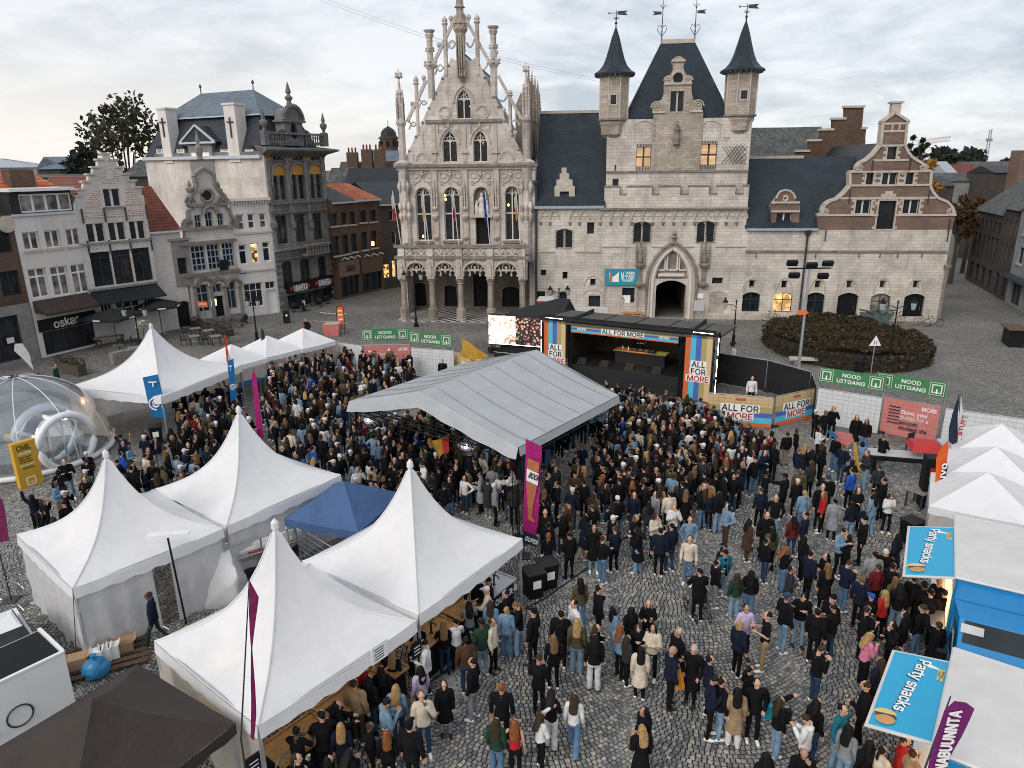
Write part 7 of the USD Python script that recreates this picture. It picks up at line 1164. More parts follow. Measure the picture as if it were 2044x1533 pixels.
def beach_flag(name,label,base,outline,mat,ang=0.0,pole_top=None,text=None,group=None,split=None,extra=None,cat='banner flag',pole=None):
 g=G(*base);fr=Fr(g[:2],ang);t=thing_fr(name,label,cat,fr,group);P=[fr.at(*p)for p in outline];poly=Polygon(P).buffer(0);x0,z0,x1,z1=poly.bounds
 m=trimesh.creation.extrude_polygon(poly,.012,engine='earcut');m=m.subdivide_to_size(.35);v=np.array(m.vertices);MB().add(np.stack([v[:,0],.05*np.sin(v[:,1]*2.2+v[:,0])-v[:,2],v[:,1]],1),m.faces).build('cloth',mat,t)
 pt=fr.at(*(pole_top or min(outline,key=lambda q:q[1])));MB().tube([(0,.03,0),((pole or 0),.03,max(z0,.6)),(pt[0],.06,pt[1])],[.025,.02,.012],6).cbox(-.22,.22,-.2,.26,0,.06).build('pole','dark_metal',t)
 if extra:extra(t,fr,x0,x1,z0,z1)
 return t
def lamp_post(base,top,arms,label,kind='lantern'):
 b=G(*base);zs=np.arange(2,9,.02);h=zs[np.argmin([abs(PX((b[0],b[1],z))[1]-top)for z in zs])];t=thing('street_lamp',label,'street lamp',b)
 MB().lathe([(.2,0),(.22,.25),(.12,.35),(.13,.8),(.07,.95),(.055,h*.6),(.08,h*.62),(.045,h*.64),(.04,h),(.08,h+.05),(.02,h+.2)],n=10).build('post','black_paint',t)
 for dx in arms:
  MB().tube([(0,0,h-.35),(dx*.5,0,h-.15),(dx,0,h-.3)],.03,5).tube([(0,0,h-.7),(dx*.35,0,h-.55),(dx*.6,0,h-.25)],.018,4).build('arm','black_paint',t)
  L=MB().lathe([(.08,-.05),(.13,0),(.2,.42),(.02,.43)],(dx,0,h-.42),6).build('lantern','lantern_glass',t);MB().lathe([(.22,.43),(.24,.47),(.08,.62),(.09,.68),(.02,.8)],(dx,0,h-.42),6).build('lantern_cap','black_paint',L)
 return t
spec('plain',lantern_glass=dict(c=(.30,.34,.36),rough=.15))
def bicycle(px,ang,label,mat='black_paint'):
 t=thing('bicycle',label,'bicycle',G(*px),ang,'bicycles parked along the hall wall')
 for x in(-.52,.52):w=MB().tube([(x+.33*cos(a),0,.34+.33*sin(a))for a in np.linspace(0,2*pi,17)[:-1]],.022,5,closed=True).build('wheel','rubber',t);s_=MB();[s_.tube([(x,0,.34),(x+.31*cos(a),0,.34+.31*sin(a))],.004,3,cap=False)for a in np.linspace(0,2*pi,9)[:-1]];s_.build('spokes','steel',w)
 f=MB();[f.tube(p,.018,5)for p in([(-.52,0,.34),(-.1,0,.32),(-.18,0,.82)],[(-.1,0,.32),(.36,0,.72),(-.15,0,.68)],[(.52,0,.34),(.36,0,.78),(.34,0,.98)],[(-.52,0,.34),(-.16,0,.7)])];f.build('frame',mat,t)
 MB().tube([(.22,-.27,1.0),(.34,-.1,1.02),(.34,.1,1.02),(.22,.27,1.0)],.015,5).build('handlebar','steel',t);MB().hull([(-.3,-.07,.84),(-.3,.07,.84),(-.05,0,.84),(-.3,0,.9),(-.06,0,.88)]).build('saddle','rubber',t)
def wheelie_bin(px,label,ang=.4,mat='black_paint'):
 t=thing('wheelie_bin',label,'bin',G(*px),ang);MB().hull([(sx*a,sy*a,z)for z,a in((.06,.24),(.95,.3))for sx in(-1,1)for sy in(-1,1)]).build('body',mat,t);MB().hull([(sx*.33,sy*.33,z)for z in(.96,1.0)for sx in(-1,1)for sy in(-1,1)]+[(0,0,1.08)]).build('lid','rubber',t);MB().box(-.14,.14,-.30,-.285,.45,.73).build('sticker','letter_white',t);[MB().lathe([(.09,-.03),(.09,.03)],n=10).xf(T_((x,.24,.09),ry=pi/2)).build('wheel','rubber',t)for x in(-.22,.22)]
def barrier(p,q,label,group='steel crowd barriers'):
 fr,L=between(G(*p),G(*q));t=thing_fr('crowd_barrier',label,'barrier',fr,group);MB().tube([(0,0,.15),(0,0,1.0),(.06,0,1.08),(L-.06,0,1.08),(L,0,1.0),(L,0,.15),(0,0,.15)],.02,5).build('frame','steel',t);n=int(L/.13)
 for k in range(1,n):MB().tube([(L*k/n,0,.15),(L*k/n,0,1.08)],.008,4).build('bar','steel',t)
 for x in(.2,L-.2):MB().tube([(x,-.3,.01),(x,0,.15),(x,.3,.01)],.016,4).build('foot','steel',t)
def parasol(px,z,r,label,n=4):
 t=thing('cafe_parasol',label,'parasol',G(*px),.6,'dark parasols over the cafe terrace');MB().tube([(0,0,0),(0,0,z+.2)],.04,6).build('pole','dark_metal',t);MB().lathe([(.02,z+.55),(r*.5,z+.3),(r,z),(r,z-.22),(r-.02,z-.22)],n=n).build('canopy','black_cloth',t);MB().cbox(-.4,.4,-.4,.4,0,.1).build('base','stone_grey',t)
 for k in range(n):a=(k+.5)*2*pi/n;MB().box(-.3,.3,-.008,.008,-.15,-.05).xf(T_((r*cos(pi/n)*cos(a)*1.01,r*cos(pi/n)*sin(a)*1.01,z),rz=a+pi/2)).build('valance_print','letter_white',t)
def cafe_table(px,label,bench=False,ang=.6):
 t=thing('cafe_table',label,'table',G(*px),ang,'tables on the cafe terrace');l=1.1 if bench else.42;MB().cbox(-l,l,-.4,.4,.7,.75,.01).build('table_top','wood_grey',t);[MB().box(x-.03,x+.03,y-.03,y+.03,0,.7).build('leg','dark_metal',t)for x in(-l*.8,l*.8)for y in(-.3,.3)]
 return t
def chair(loc,ang,label,group):
 t=thing('chair',label,'chair',loc,ang,group);MB().cbox(-.22,.22,-.22,.22,.43,.47,.01).build('seat','rubber',t);MB().box(-.22,.22,.2,.23,.5,.88).build('backrest','rubber',t);[MB().box(x-.015,x+.015,y-.015,y+.015,0,.88 if y>0 else.43).build('leg','dark_metal',t)for x in(-.2,.2)for y in(-.2,.2)];return t
def van(px_roof,z,label_,flap_px,flap_z,cab=False,group='blue and white food vans'):
 A,B,C=(G(*p,z)for p in px_roof)
 ux=B-A;L=np.hypot(*ux[:2]);ang=math.atan2(ux[1],ux[0]);t=thing('food_van',label_,'food van',(A[0],A[1],0),ang,None);W=2.3
 MB().cbox(0,L,.0,W,.45,z,.05).build('body','van_blue',t);MB().cbox(-.06,L+.06,-.05,W+.05,z+.001,z+.08,.03).build('roof','van_roof',t)
 for x in(.9,L-.9):[MB().lathe([(.2,-.1),(.38,-.1),(.38,.1),(.2,.1)],n=14).xf(T_((x,y,.38),rx=pi/2)).build('wheel','rubber',t)for y in(.1,W-.1)]
 MB().box(.4,L-.4,-.012,-.002,1.15,2.25).build('serving_hatch','hatch_lit',t);MB().cbox(.3,L-.3,-.4,-.01,1.08,1.13,.01).build('serving_shelf','alu',t)
 f=[G(*flap_px[0],flap_z),G(*flap_px[1],z),G(*flap_px[2],z),G(*flap_px[3],flap_z)]
 e1=f[2]-f[1];Lf=np.linalg.norm(e1);e1/=Lf;e2=(f[0]+f[3]-f[1]-f[2])/2;Wf=np.linalg.norm(e2);e2/=Wf;n_=np.cross(e2,e1);n_=n_ if n_[2]>0 else-n_
 th=thing('awning_sign',['blue awning board reading Party snacks with burger, on the far van','large blue awning board reading Party snacks with burger, on the near van'][cab is False],'sign',(0,0,0));T=np.eye(4);T[:3,0],T[:3,1],T[:3,2],T[:3,3]=e1,-e2,n_,f[1]+e2*Wf
 if np.dot(np.cross(e1,-e2),n_)<0:pass
 B_=lambda:MB()
 B_().cbox(0,Lf,0,Wf,-.05,0,.01).xf(T).build('board','van_roof',th);B_().box(.07,Lf-.07,.07,Wf-.02,.001,.006).xf(T).build('panel','sky_blue_sign',th)
 tm=meshkit.text_mesh('Party snacks',.34*Wf/2.2,.012,True);v=tm.vertices;s_=Lf*.70/v[:,0].max();tm.vertices=v*[s_,1.25,1];sh=tm.copy();K=T_((Lf*.06,Wf*.56,.007),rz=-.16)
 MB().tm(tm,T@T_((Lf*.06,Wf*.50,.012),rz=-.10)).build('lettering','letter_white',th);MB().tm(sh,T@T_((Lf*.065,Wf*.485,.008),rz=-.10)).build('lettering_shadow','navy_cloth',th)
 bc=(Lf*.86,Wf*.20);MB().lathe([(.34,0),(.36,.01),(.01,.02)],(0,0,0),18,sx=.75*Wf/2,sy=Wf/2).xf(T@T_((bc[0]-.1,bc[1]+.05,.007))).build('burger_bun','flag_yellow',th);MB().lathe([(.28,0),(.3,.01),(.01,.02)],(0,0,0),18,sx=.8*Wf/2,sy=Wf/2).xf(T@T_((bc[0]+.1,bc[1]+.1,.02))).build('burger_bun','bun',th)
 MB().polyz([(bc[0]-.08,bc[1]-.15),(bc[0]+.02,bc[1]-.12),(bc[0]+.0,bc[1]+.3),(bc[0]-.1,bc[1]+.25)],.026,.03).xf(T).build('burger_filling','bark',th)
 MB().polyz([(Lf*.10,Wf*.66),(Lf*.14,Wf*.62),(Lf*.16,Wf*.93)][::1],.008,.014).xf(T).build('cone_print','letter_white',th)
 cm=MB();rg=np.random.default_rng(2)
 for k in range(9):x,y=Lf*(.12+.11*rg.random()),Wf*(.82+.1*rg.random());cm.box(x,x+.22,y,y+.045,.016,.022)
 cm.xf(T).build('fries_print','flag_yellow',th)
 if cab:
  c=MB();x0,x1=L+.03,L+1.9;c.hull([(x0,.05,.45),(x1+.45,.12,.45),(x0,W-.05,.45),(x1+.45,W-.12,.45),(x0,.05,2.3),(x0,W-.05,2.3),(x1-1.0,.16,2.3),(x1-1.0,W-.16,2.3),(x1+.1,.12,1.25),(x1+.1,W-.12,1.25),(x1+.45,.15,1.1),(x1+.45,W-.15,1.1)]);cb=c.build('cab','van_blue',t)
  MB().hull([(x1-.98,.28,2.26),(x1-.98,W-.28,2.26),(x1+.06,.2,1.28),(x1+.06,W-.2,1.28),(x1-.94,.28,2.30),(x1-.94,W-.28,2.30),(x1+.12,.2,1.30),(x1+.12,W-.2,1.30)]).build('windscreen','windscreen',t)
  for y in(.07,W-.07):MB().hull([(x1-1.3,y,1.4),(x1-.1,y,1.4),(x1-.65,y,2.1),(x1-1.3,y,2.1),(x1-1.3,y+(.04 if y>1 else-.04),1.4),(x1-.65,y+(.04 if y>1 else-.04),2.1)]).build('side_window','windscreen',t);MB().cbox(x1-.25,x1-.1,y+(.1 if y>1 else-.35),y+(.35 if y>1 else-.1),1.35,1.75,.03).build('mirror','black_paint',t)
  MB().tube([(x1+.13,.5,1.32),(x1-.2,1.3,1.66)],.012,4).build('wiper','black_paint',t);[MB().lathe([(.36,-.1),(.36,.1)],n=14).xf(T_((x1-.4,y,.36),rx=pi/2)).build('wheel','rubber',t)for y in(.1,W-.1)]
  for y in(.45,W-.45):MB().hull([(x1-.86,y-.25,2.235),(x1-.86,y+.25,2.235),(x1-.7,y-.25,2.08),(x1-.7,y+.25,2.08),(x1-.85,y-.25,2.25),(x1-.69,y+.25,2.095)]).build('sun_visor','letter_grey',t)
spec('lit',hatch_lit=dict(c=(1.0,.62,.28),e=2.5,lo=.4,scale=3.0))
def build_fences():
 g='white clothed site fences'
 panel_fence([(-30,815),(150,778),(232,759)],'white clothed site fence panel behind the clear dome','fence_cloth',g+' at the left')
 panel_fence([(674,682),(723,690)],'white clothed fence panel right of the back stall tents','fence_cloth',g+' at the back');panel_fence([(820,694),(906,700)],'white clothed fence panel under the second green exit banner','fence_cloth',g+' at the back')
 panel_fence([(723,689),(819,688)],'pink printed fence banner under the left green exit banner','pink_cloth',None,n=[1],deco=deco_pink,name='banner');panel_fence([(1765,791),(1880,812)],'pink printed banner reading Stuvo on the right-hand fence','pink_cloth',None,n=[1],deco=deco_pink,name='banner')
 panel_fence([(1633,774),(1763,794)],'white clothed fence panel under the right green exit banners','fence_cloth',g+' at the right');panel_fence([(1887,815),(2080,841)],'white clothed fence panel behind the right-hand white tents','fence_cloth',g+' far right')
 for px,z,l in((((720,657),(815.5,655)),2.85,'green NOOD UITGANG banner, leftmost of the left pair'),(((816,661),(902,668)),2.85,'green NOOD UITGANG banner, right one of the left pair'),(((1636,732),(1769,752)),2.95,'green NOOD UITGANG banner, left one of the right pair'),(((1752,742),(1892.5,764)),3.0,'green NOOD UITGANG banner, rightmost, over the pink banner')):nood(px,z,l)
 panel_fence([(1414,784),(1546,794)],'striped ALL FOR MORE fence banner next to the stage','sand_cloth',None,n=[1],z=1.75,deco=deco_afm,name='banner');panel_fence([(1549,791),(1631,774)],'striped ALL FOR MORE fence banner at the fence corner','sand_cloth',None,n=[1],z=1.75,deco=deco_afm,name='banner');panel_fence([(905,702),(985,722)],'striped ALL FOR MORE fence banner left of the video screen','sand_cloth',None,n=[1],z=1.75,deco=deco_afm,name='banner')
 panel_fence([(1432,704),(1533,719),(1620,742),(1632,774)],'black clothed fence panel behind the stage at right','black_screen','black clothed fences beside the stage');panel_fence([(985,702),(1080,712)],'black clothed fence panel under the video screen','black_screen','black clothed fences left of the stage')
 panel_fence([(592,1050,),(672,1098)],'bare steel fence panel beside the beer tank trailer','clear_sheet',None,z=1.8,n=[1]);panel_fence([(1131,611),(1214,612)],'white clothed fence panel before the cloth hall wall behind the stage','fence_cloth',g+' behind the stage')
 barrier((167,830),(240,815),'steel crowd barrier between dome and lounge tent');barrier((312,1262),(374,1210),'steel crowd barrier behind the front tent');barrier((-20,1200),(48,1165),'upper steel crowd barrier at the left edge');barrier((-20,1245),(50,1208),'lower steel crowd barrier at the left edge');barrier((560,1600),(640,1515),'steel crowd barrier at the near end of the front bar')
 barrier((628,665),(697,672),'steel barrier ring before the orange bin, front');barrier((640,648),(695,650),'steel barrier ring behind the orange bin')
def build_flags():
 def rings(t,fr,x0,x1,z0,z1):
  c=(x0+x1)/2;z=z0+(z1-z0)*.36;w=(x1-x0)*.34
  MB().tube(ringpts(arc(c,z,w,-.6,pi*1.5,16),-.07),w*.13,5).build('ring_print','letter_white',t);MB().tube(ringpts(arc(c,z,w*.5,0,2*pi,12),-.07),w*.15,5).build('ring_print','letter_white',t);MB().box(c-w*.6,c+w*.6,-.07,-.06,z0+(z1-z0)*.83,z0+(z1-z0)*.86).box(c-w*.1,c+w*.1,-.069,-.061,z0+(z1-z0)*.74,z0+(z1-z0)*.86).build('mark_print','letter_white',t)
 gr='blue ring banners by the lounge tent'
 beach_flag('banner_flag','blue banner with white rings before the lounge tent entrance',(322,885),[(284,754),(314.5,747.5),(336.6,836),(304,832)],'cyan_cloth',.15,extra=rings);beach_flag('banner_flag','blue banner with white rings between lounge tent and stalls',(472,850),[(454,721),(466,716),(473.6,801),(460.6,803.5)],'cyan_cloth',.5,extra=rings)
 def leg(t,fr,x0,x1,z0,z1):
  a=lambda x,y:tuple(fr.at(1000+x/6.13,850+y/6.13));MB().poly([a(*p)for p in((328,380),(470,440),(465,520),(440,720),(395,960),(380,1100),(425,1165),(390,1165),(330,1125),(328,960),(312,720),(320,520))],-.10,-.08).build('leg_print','leg_tan',t);MB().poly([a(*p)for p in((318,505),(462,575),(450,715),(312,650))],-.12,-.101).build('label_print','letter_white',t);MB().poly([a(*p)for p in((265,1255),(445,1340),(440,1470),(265,1395))],-.12,-.09).build('foot_band','navy_cloth',t)
  p=a(285,1340);lettering('OUPER',.16,TW(p[0],-.125,p[1]-.1,-.42),'letter_white',t,width=.5);p=a(328,590);lettering('BOOK',.2,TW(p[0],-.125,p[1]-.05,-.42),'letter_black',t,width=.42)
 beach_flag('banner_flag','tall magenta banner printed with a tanned leg, before the grey canopy',(1046,1112),[(1050,875),(1082,890.5),(1071.8,1092),(1043,1072)],'magenta_cloth',-.05,extra=leg)
 beach_flag('banner_flag','narrow magenta banner seen edge-on among the left crowd',(521,905),[(506,737),(512,752),(526.5,874.5),(514,877),(502,751)],'magenta_cloth',.2)
 beach_flag('banner_flag','twisted dark magenta flag standing at the front tent corner',(508,1660),[(496,1160),(516,1194),(505,1290),(511,1431),(508,1475),(501,1470),(500,1364),(502.5,1290),(497.5,1226)],'magenta_dark',.1);beach_flag('banner_flag','dark magenta flag cut by the left picture edge',(22,1200),[(-12,985),(4,1000),(20,1078),(-12,1082)],'magenta_dark',.1)
 beach_flag('banner_flag','thin red flag above the first back stall tent',(470,800),[(447,669),(451,669),(457,722),(453,723)],'red_flag_cloth',.2);beach_flag('banner_flag','navy and white feather flag above the back stalls',(538,765),[(521,655),(527,660),(532,712),(522,716)],'navy_cloth',.2);beach_flag('banner_flag','thin red and white flag above the right back stall',(614,742),[(603,644),(607,646),(610,690),(606,692)],'red_flag_cloth',.2)
 beach_flag('banner_flag','white teardrop flag by the cafe at the left',(70,748),[(30,686),(45,685),(58,705),(68,740),(45,716),(28,700)],'white_flag_cloth',.4)
 def stuvo(t,fr,x0,x1,z0,z1):p=fr.at(1877,985);q=fr.at(1888,925);MB().poly([tuple(fr.at(*k))for k in((1871,972),(1877,979),(1890,928),(1884,920))],-.08,-.065).build('text_band','navy_cloth',t);a=math.atan2(q[1]-p[1],q[0]-p[0]);lettering('Stuvo',.24,TW(p[0]-.02,-.085,p[1]+.1,a),'letter_white',t,width=1.15)
 beach_flag('banner_flag','orange feather flag reading Stuvo at the right-hand tents',(1858,1075),[(1861,994),(1869.6,915.7),(1880,892.7),(1893.7,882),(1894.7,897),(1888.4,938.7),(1876,985.6)],'orange_cloth',.1,extra=stuvo)
 def wh(t,fr,x0,x1,z0,z1):MB().poly([tuple(fr.at(*k))for k in((1915.6,789),(1919,822),(1918,868),(1908,894))],-.09,-.07).build('white_half','white_flag_cloth',t);p=fr.at(1915,868);lettering('STUFT',.2,TW(p[0],-.1,p[1],1.45),'letter_red',t,width=.9)
 beach_flag('banner_flag','navy and white feather flag with red writing behind the orange flag',(1903,985),[(1915.6,788),(1909,893),(1891.6,880),(1893.7,853)],'navy_cloth',.1,extra=wh)
 def pur(t,fr,x0,x1,z0,z1):p=fr.at(1886,1530);q=fr.at(1915,1425);lettering('NABUUNNTA',.2,TW(p[0]-.05,-.09,p[1],math.atan2(q[1]-p[1],q[0]-p[0])),'letter_white',t,width=1.3)
 beach_flag('banner_flag','purple curved flag with white writing, before the near food van',(1790,1800),[(1901.7,1395),(1925,1398),(1941,1410),(1920,1470),(1891.7,1530),(1875,1570),(1848,1560),(1866,1490),(1883,1415)],'purple_cloth',.0,extra=pur)
 for lab,o,d,m,extra in(('waving sand-coloured flag raised before the green exit banner',[(919.6,674),(945,690),(974,709),(965,718),(940,716),(915,712),(924,694)],(935,790),'yellow_cloth',None),('red and yellow flag raised under the grey canopy',[(862,882),(880,874),(895,868),(896,898),(886,905),(876,915),(868,895)],(880,985),'yellow_cloth','red_cloth'),('pink and blue flag waved over the right-hand crowd',[(1655,862),(1675,860),(1703,868),(1707,882),(1690,888),(1670,880)],(1695,960),'pink_cloth',None)):
  g=G(*d);fr=Fr(g[:2],0.0);t=thing_fr('raised_flag',lab,'flag',fr);P=Polygon([tuple(fr.at(*p))for p in o]).buffer(0);m_=trimesh.creation.extrude_polygon(P,.01,engine='earcut').subdivide_to_size(.15);v=np.array(m_.vertices);MB().add(np.stack([v[:,0],.12*np.sin(v[:,0]*6+v[:,1]*4)-v[:,2],v[:,1]],1),m_.faces).build('cloth',m,t)
  if extra:MB().poly([tuple(fr.at(*p))for p in((882,875),(896,868),(897,897),(886,904))],-.16,-.14).build('red_part',extra,t)
  if lab[0]=='p':MB().poly([tuple(fr.at(*p))for p in((1700,882),(1707,882),(1714,930),(1712,958),(1708,930))],-.1,-.08).build('gold_tail','yellow_cloth',t);MB().poly([tuple(fr.at(*p))for p in((1648,858),(1658,858),(1672,872),(1662,872))],-.1,-.08).build('blue_part','cyan_cloth',t)
  p=fr.at(*o[0]);MB().tube([(0,.02,1.6),(p[0],.02,p[1])],.012,4).build('stick','wood',t)
def build_vans():
 van([(1907,1032),(1909,1155),(2044,1184)],2.9,'blue van with white roof and blue cab, in the middle of the right edge',[(1809.7,1049.5),(1906,1052),(1908,1154),(1803,1149)],2.75,cab=True)
 van([(1905,1299),(1862,1500),(2044,1540)],2.9,'food van with pale roof in the near right corner',[(1778,1294.5),(1902,1321),(1861.6,1485),(1727.7,1448.5)],2.6)
 t=thing('plank_screen','grey weathered board screen standing beside the blue cab','screen',G(1893,1330),math.atan2(*(G(1881,1200)-G(1893,1330))[[1,0]]));[MB().box(.02+k*.2,.2+k*.2,-.012-.004*(k%2),.012,0,1.9).build('plank','wood_grey',t)for k in range(11)]
build_fences();build_flags();build_vans()
def build_left_side():
 c=G(62,905);R=3.7;t=thing('clear_dome','large transparent bubble dome at the left','dome',c);m=MB().lathe([(R*cos(a)*(1 if a>0 else 1),R*1.02*sin(a)+.25)for a in np.linspace(-.07,pi/2-.01,12)],n=36);m.build('shell','clear_vinyl',t,smooth=True)
 for k in range(10):a=k*pi/5+.2;MB().tube([(R*1.003*cos(e)*cos(a),R*1.003*cos(e)*sin(a),R*1.02*sin(e)+.25)for e in np.linspace(0,1.5,12)],.018,4).build('seam','inflatable',t)
 MB().tube([(R*cos(a),R*sin(a),.14)for a in np.linspace(0,2*pi,33)[:-1]],.14,8,closed=True).build('base_ring','inflatable',t,smooth=True)
 d=G(142,930)-c;d[2]=0;D=np.linalg.norm(d);d/=D;ang=math.atan2(d[1],d[0]);tn=thing('inflatable_entrance','white inflatable ring tunnel leading into the clear dome','tunnel',c,ang)
 for x,r,w in((D+.1,1.28,.17),(D-1.6,1.42,.2)):MB().tube([(x,r*cos(a),1.3+r*sin(a))for a in np.linspace(0,2*pi,25)[:-1]],w,8,closed=True).build('ring','inflatable',tn,smooth=True)
 MB().grid(np.array([[(D+.1-1.7*k,(1.25+.15*k)*cos(a),1.3+(1.25+.15*k)*sin(a))for a in np.linspace(-.6,pi+.6,20)]for k in(0,1)])).build('cover','clear_sheet',tn,smooth=True)
 for a in(.3,1.1,1.9,2.7):MB().tube([(D+.1,1.27*cos(a),1.3+1.27*sin(a)),(D-1.6,1.42*cos(a),1.3+1.42*sin(a))],.1,6).build('rib','inflatable',tn)
 for y in(-.75,-.1,.55):MB().box(D+.05,D+.09,y-.05,y+.05,.3,2.4).build('door_bar','inflatable',tn)
 s=thing('lamp_cabinet','white cabinet with a glowing lamp inside the dome','cabinet',G(118,868),.2);MB().cbox(-.8,.8,-.25,.25,0,.9,.02).build('body','white_paint',s);MB().lathe([(.01,0),(.13,.1),(.01,.25)],(.5,-.1,.91),8).build('lamp','cabinet_glow',s)
 for px,l in(((30,880),'tan inflatable seat inside the dome'),((50,915),'second tan inflatable seat inside the dome')):q=thing('tan_pouf',l,'pouf',G(*px));MB().lathe([(.3,0),(.5,.2),(.45,.45),(.2,.5),(.02,.4)],n=12).build('cushion','sand_cloth',q,smooth=True)
 a,b=G(43,979),G(88,963);fr,W=between(a,b);t=thing_fr('yellow_sign','yellow standing sign beginning Chill before the inflatable tunnel','sign',fr);MB().cbox(0,W,0,.3,0,2.15,.01).build('board','sign_yellow',t)
 print_on(t,[('Chill,',.24,.14,1.78,'letter_black',W*.62),('you later',.13,.16,1.58,'letter_white',W*.6),('Fancy a break',.07,.16,1.42,'letter_black',W*.55),('with a view',.07,.16,1.31,'letter_black',W*.5),('on the square',.07,.16,1.2,'letter_black',W*.58),('take a moment',.08,.16,1.04,'letter_white',W*.62),('inside the dome',.07,.25,.9,'letter_black',W*.5)],-.004)
 x,z=W/2,.3;rr=lambda r:Polygon([(x-r,z-r),(x+r,z-r),(x+r,z+r),(x-r,z+r)]).buffer(.05);MB().poly(rr(.15).difference(rr(.10)),-.008,-.001).build('logo','letter_white',t);MB().tube([(x-.08,-.005,z-.02),(x-.04,-.005,z-.07),(x+.04,-.005,z-.07),(x+.08,-.005,z-.02)],.015,4).build('logo','letter_white',t)
 a,b=G(440,1135,1.0),G(600,1085,1.0);fr,L=between(a,b);t=thing_fr('tank_trailer','cream beer tank trailer in a tube frame, reading PRIMUS','tank trailer',fr)
 for y in(.45,1.35):MB().lathe([(.1,0),(.36,.1),(.42,.25),(.42,L-.25),(.36,L-.1),(.1,L)],n=20).xf(T_((0,y,1.15),ry=pi/2)).build('tank','beer_steel',t,smooth=40)
 lettering('PRIMUS',.22,TW(L*.34,.025,1.05),'letter_red',t,width=1.0);lettering('29',.16,TW(L-.5,.025,1.05),'letter_red',t)
 for y in(-.1,1.9):
  for z in(.55,1.2,1.75):MB().tube([(-.2,y,z),(L+.2,y,z)],.03,6).build('rail','steel',t)
  for x in(-.2,L*.5,L+.2):MB().tube([(x,y,.3),(x,y,1.75)],.03,6).build('upright','steel',t)
 for x in(-.2,L+.2):MB().tube([(x,-.1,1.75),(x,1.9,1.75)],.03,6).build('rail','steel',t)
 for x in(.9,L-.9):[MB().lathe([(.34,-.1),(.34,.1)],n=14).xf(T_((x,y,.34),rx=pi/2)).build('wheel','rubber',t)for y in(-.05,1.85)]
 MB().box(-.1,L+.1,0,1.8,.45,.6).build('chassis','dark_metal',t)
 p,q,r_=G(432,1100,1.7),G(475,1150,1.2),G(400,1215,.0);t=thing('covered_heap','heap covered by a white sheet between the tents','covered heap',(0,0,0));g=trimesh.convex.convex_hull(np.array([p,p+[.3,.2,0],q,q+[0,0,-1.2],r_,r_+[.5,1.2,0],G(478,1180),p+[-.3,-.2,-1.7],p+[.8,.6,-1.7]])).subdivide_to_size(.25);g.vertices+=(meshkit.noise(g.vertices*3.1)-.5)[:,None]*.14;MB().tm(g).build('sheet','fence_cloth',t,smooth=True)
 A,B,C=G(75,1258,2.4),G(129,1302,2.4),G(0,1364,2.4);fr,W=between(C,B);d=abs((A-B)@fr.N);t=thing('white_container','white box trailer with black roof and the letters co at the left edge','trailer',(B[0],B[1],0),fr.a);MB().cbox(-5,0,0,d,.3,2.4,.03).build('body','white_paint',t);MB().box(-4.95,-.08,.08,d-.08,2.401,2.42).build('roof_sheet','black_paint',t);e=MB();e.box(-5,0,-.02,.06,2.401,2.45).box(-.06,.02,.061,d,2.401,2.45);e.build('roof_edge','white_paint',t)
 for k,(x,o0,o1)in enumerate(((-1.85,.7,2*pi-.7),(-1.15,0,2*pi))):MB().tube(ringpts([(x+.27*cos(a),1.35+.27*sin(a))for a in np.linspace(o0,o1,20)],-.012),.022,4).build('lettering','letter_black',t)
 [MB().lathe([(.3,-.1),(.3,.1)],n=12).xf(T_((x,d/2+s_*d*.45,.3),rx=pi/2)).build('wheel','rubber',t)for x in(-3,-2.2)for s_ in(-1,1)]
 c=G(30,1275,1.2);t=thing('parked_car','white car half hidden behind the box trailer','car',(c[0]-.5,c[1],0),-.75);b=MB().hull([(x,y,z)for x,hz in((-2.1,.75),(-1.9,.9),(2.0,.7),(2.15,.6))for y in(-.85,.85)for z in(.3,hz)]);b.build('body','white_paint',t);MB().hull([(-1.5,-.8,.88),(-1.5,.8,.88),(1.2,-.8,.82),(1.2,.8,.82),(-.9,-.62,1.42),(-.9,.62,1.42),(.3,-.62,1.45),(.3,.62,1.45)]).build('windows','windscreen',t);MB().hull([(-.95,-.6,1.41),(-.95,.6,1.41),(.3,-.6,1.44),(.3,.6,1.44),(-.5,-.5,1.5),(-.5,.5,1.5),(.1,-.5,1.5),(.1,.5,1.5)]).build('roof','white_paint',t);[MB().lathe([(.31,-.1),(.31,.1)],n=14).xf(T_((x,y,.31),rx=pi/2)).build('wheel','rubber',t)for x in(-1.3,1.35)for y in(-.82,.82)]
 for px,s_,z,m,l in(((195,1302),(.55,.38,.4),.14,'cardboard','open brown cardboard box on the pallet'),((160,1338),(.5,.4,.35),.14,'cardboard','brown cardboard box beside the box trailer'),((200,1330),(.25,.3,.42),.14,'letter_white','leftmost white bottle carton on the pallet'),((216,1324),(.25,.3,.42),.14,'letter_white','middle white bottle carton on the pallet'),((232,1318),(.25,.3,.42),.14,'letter_white','white bottle carton with red seal on the pallet'),((250,1302),(.5,.5,.3),.14,'cardboard','flat brown tray stack on the pallet')):
  t=thing('carton',l,'box',G(*px),.45);x,y,h=s_;MB().cbox(-x/2,x/2,-y/2,y/2,z,z+h,.008).build('box',m,t);[MB().hull([(k*x/2,-y/2,z+h),(k*x/2,y/2,z+h),(k*x*.72,-y/2,z+h+.08),(k*x*.72,y/2,z+h+.08),(k*x/2,0,z+h+.01)]).build('flap',m,t)for k in(-1,1)]
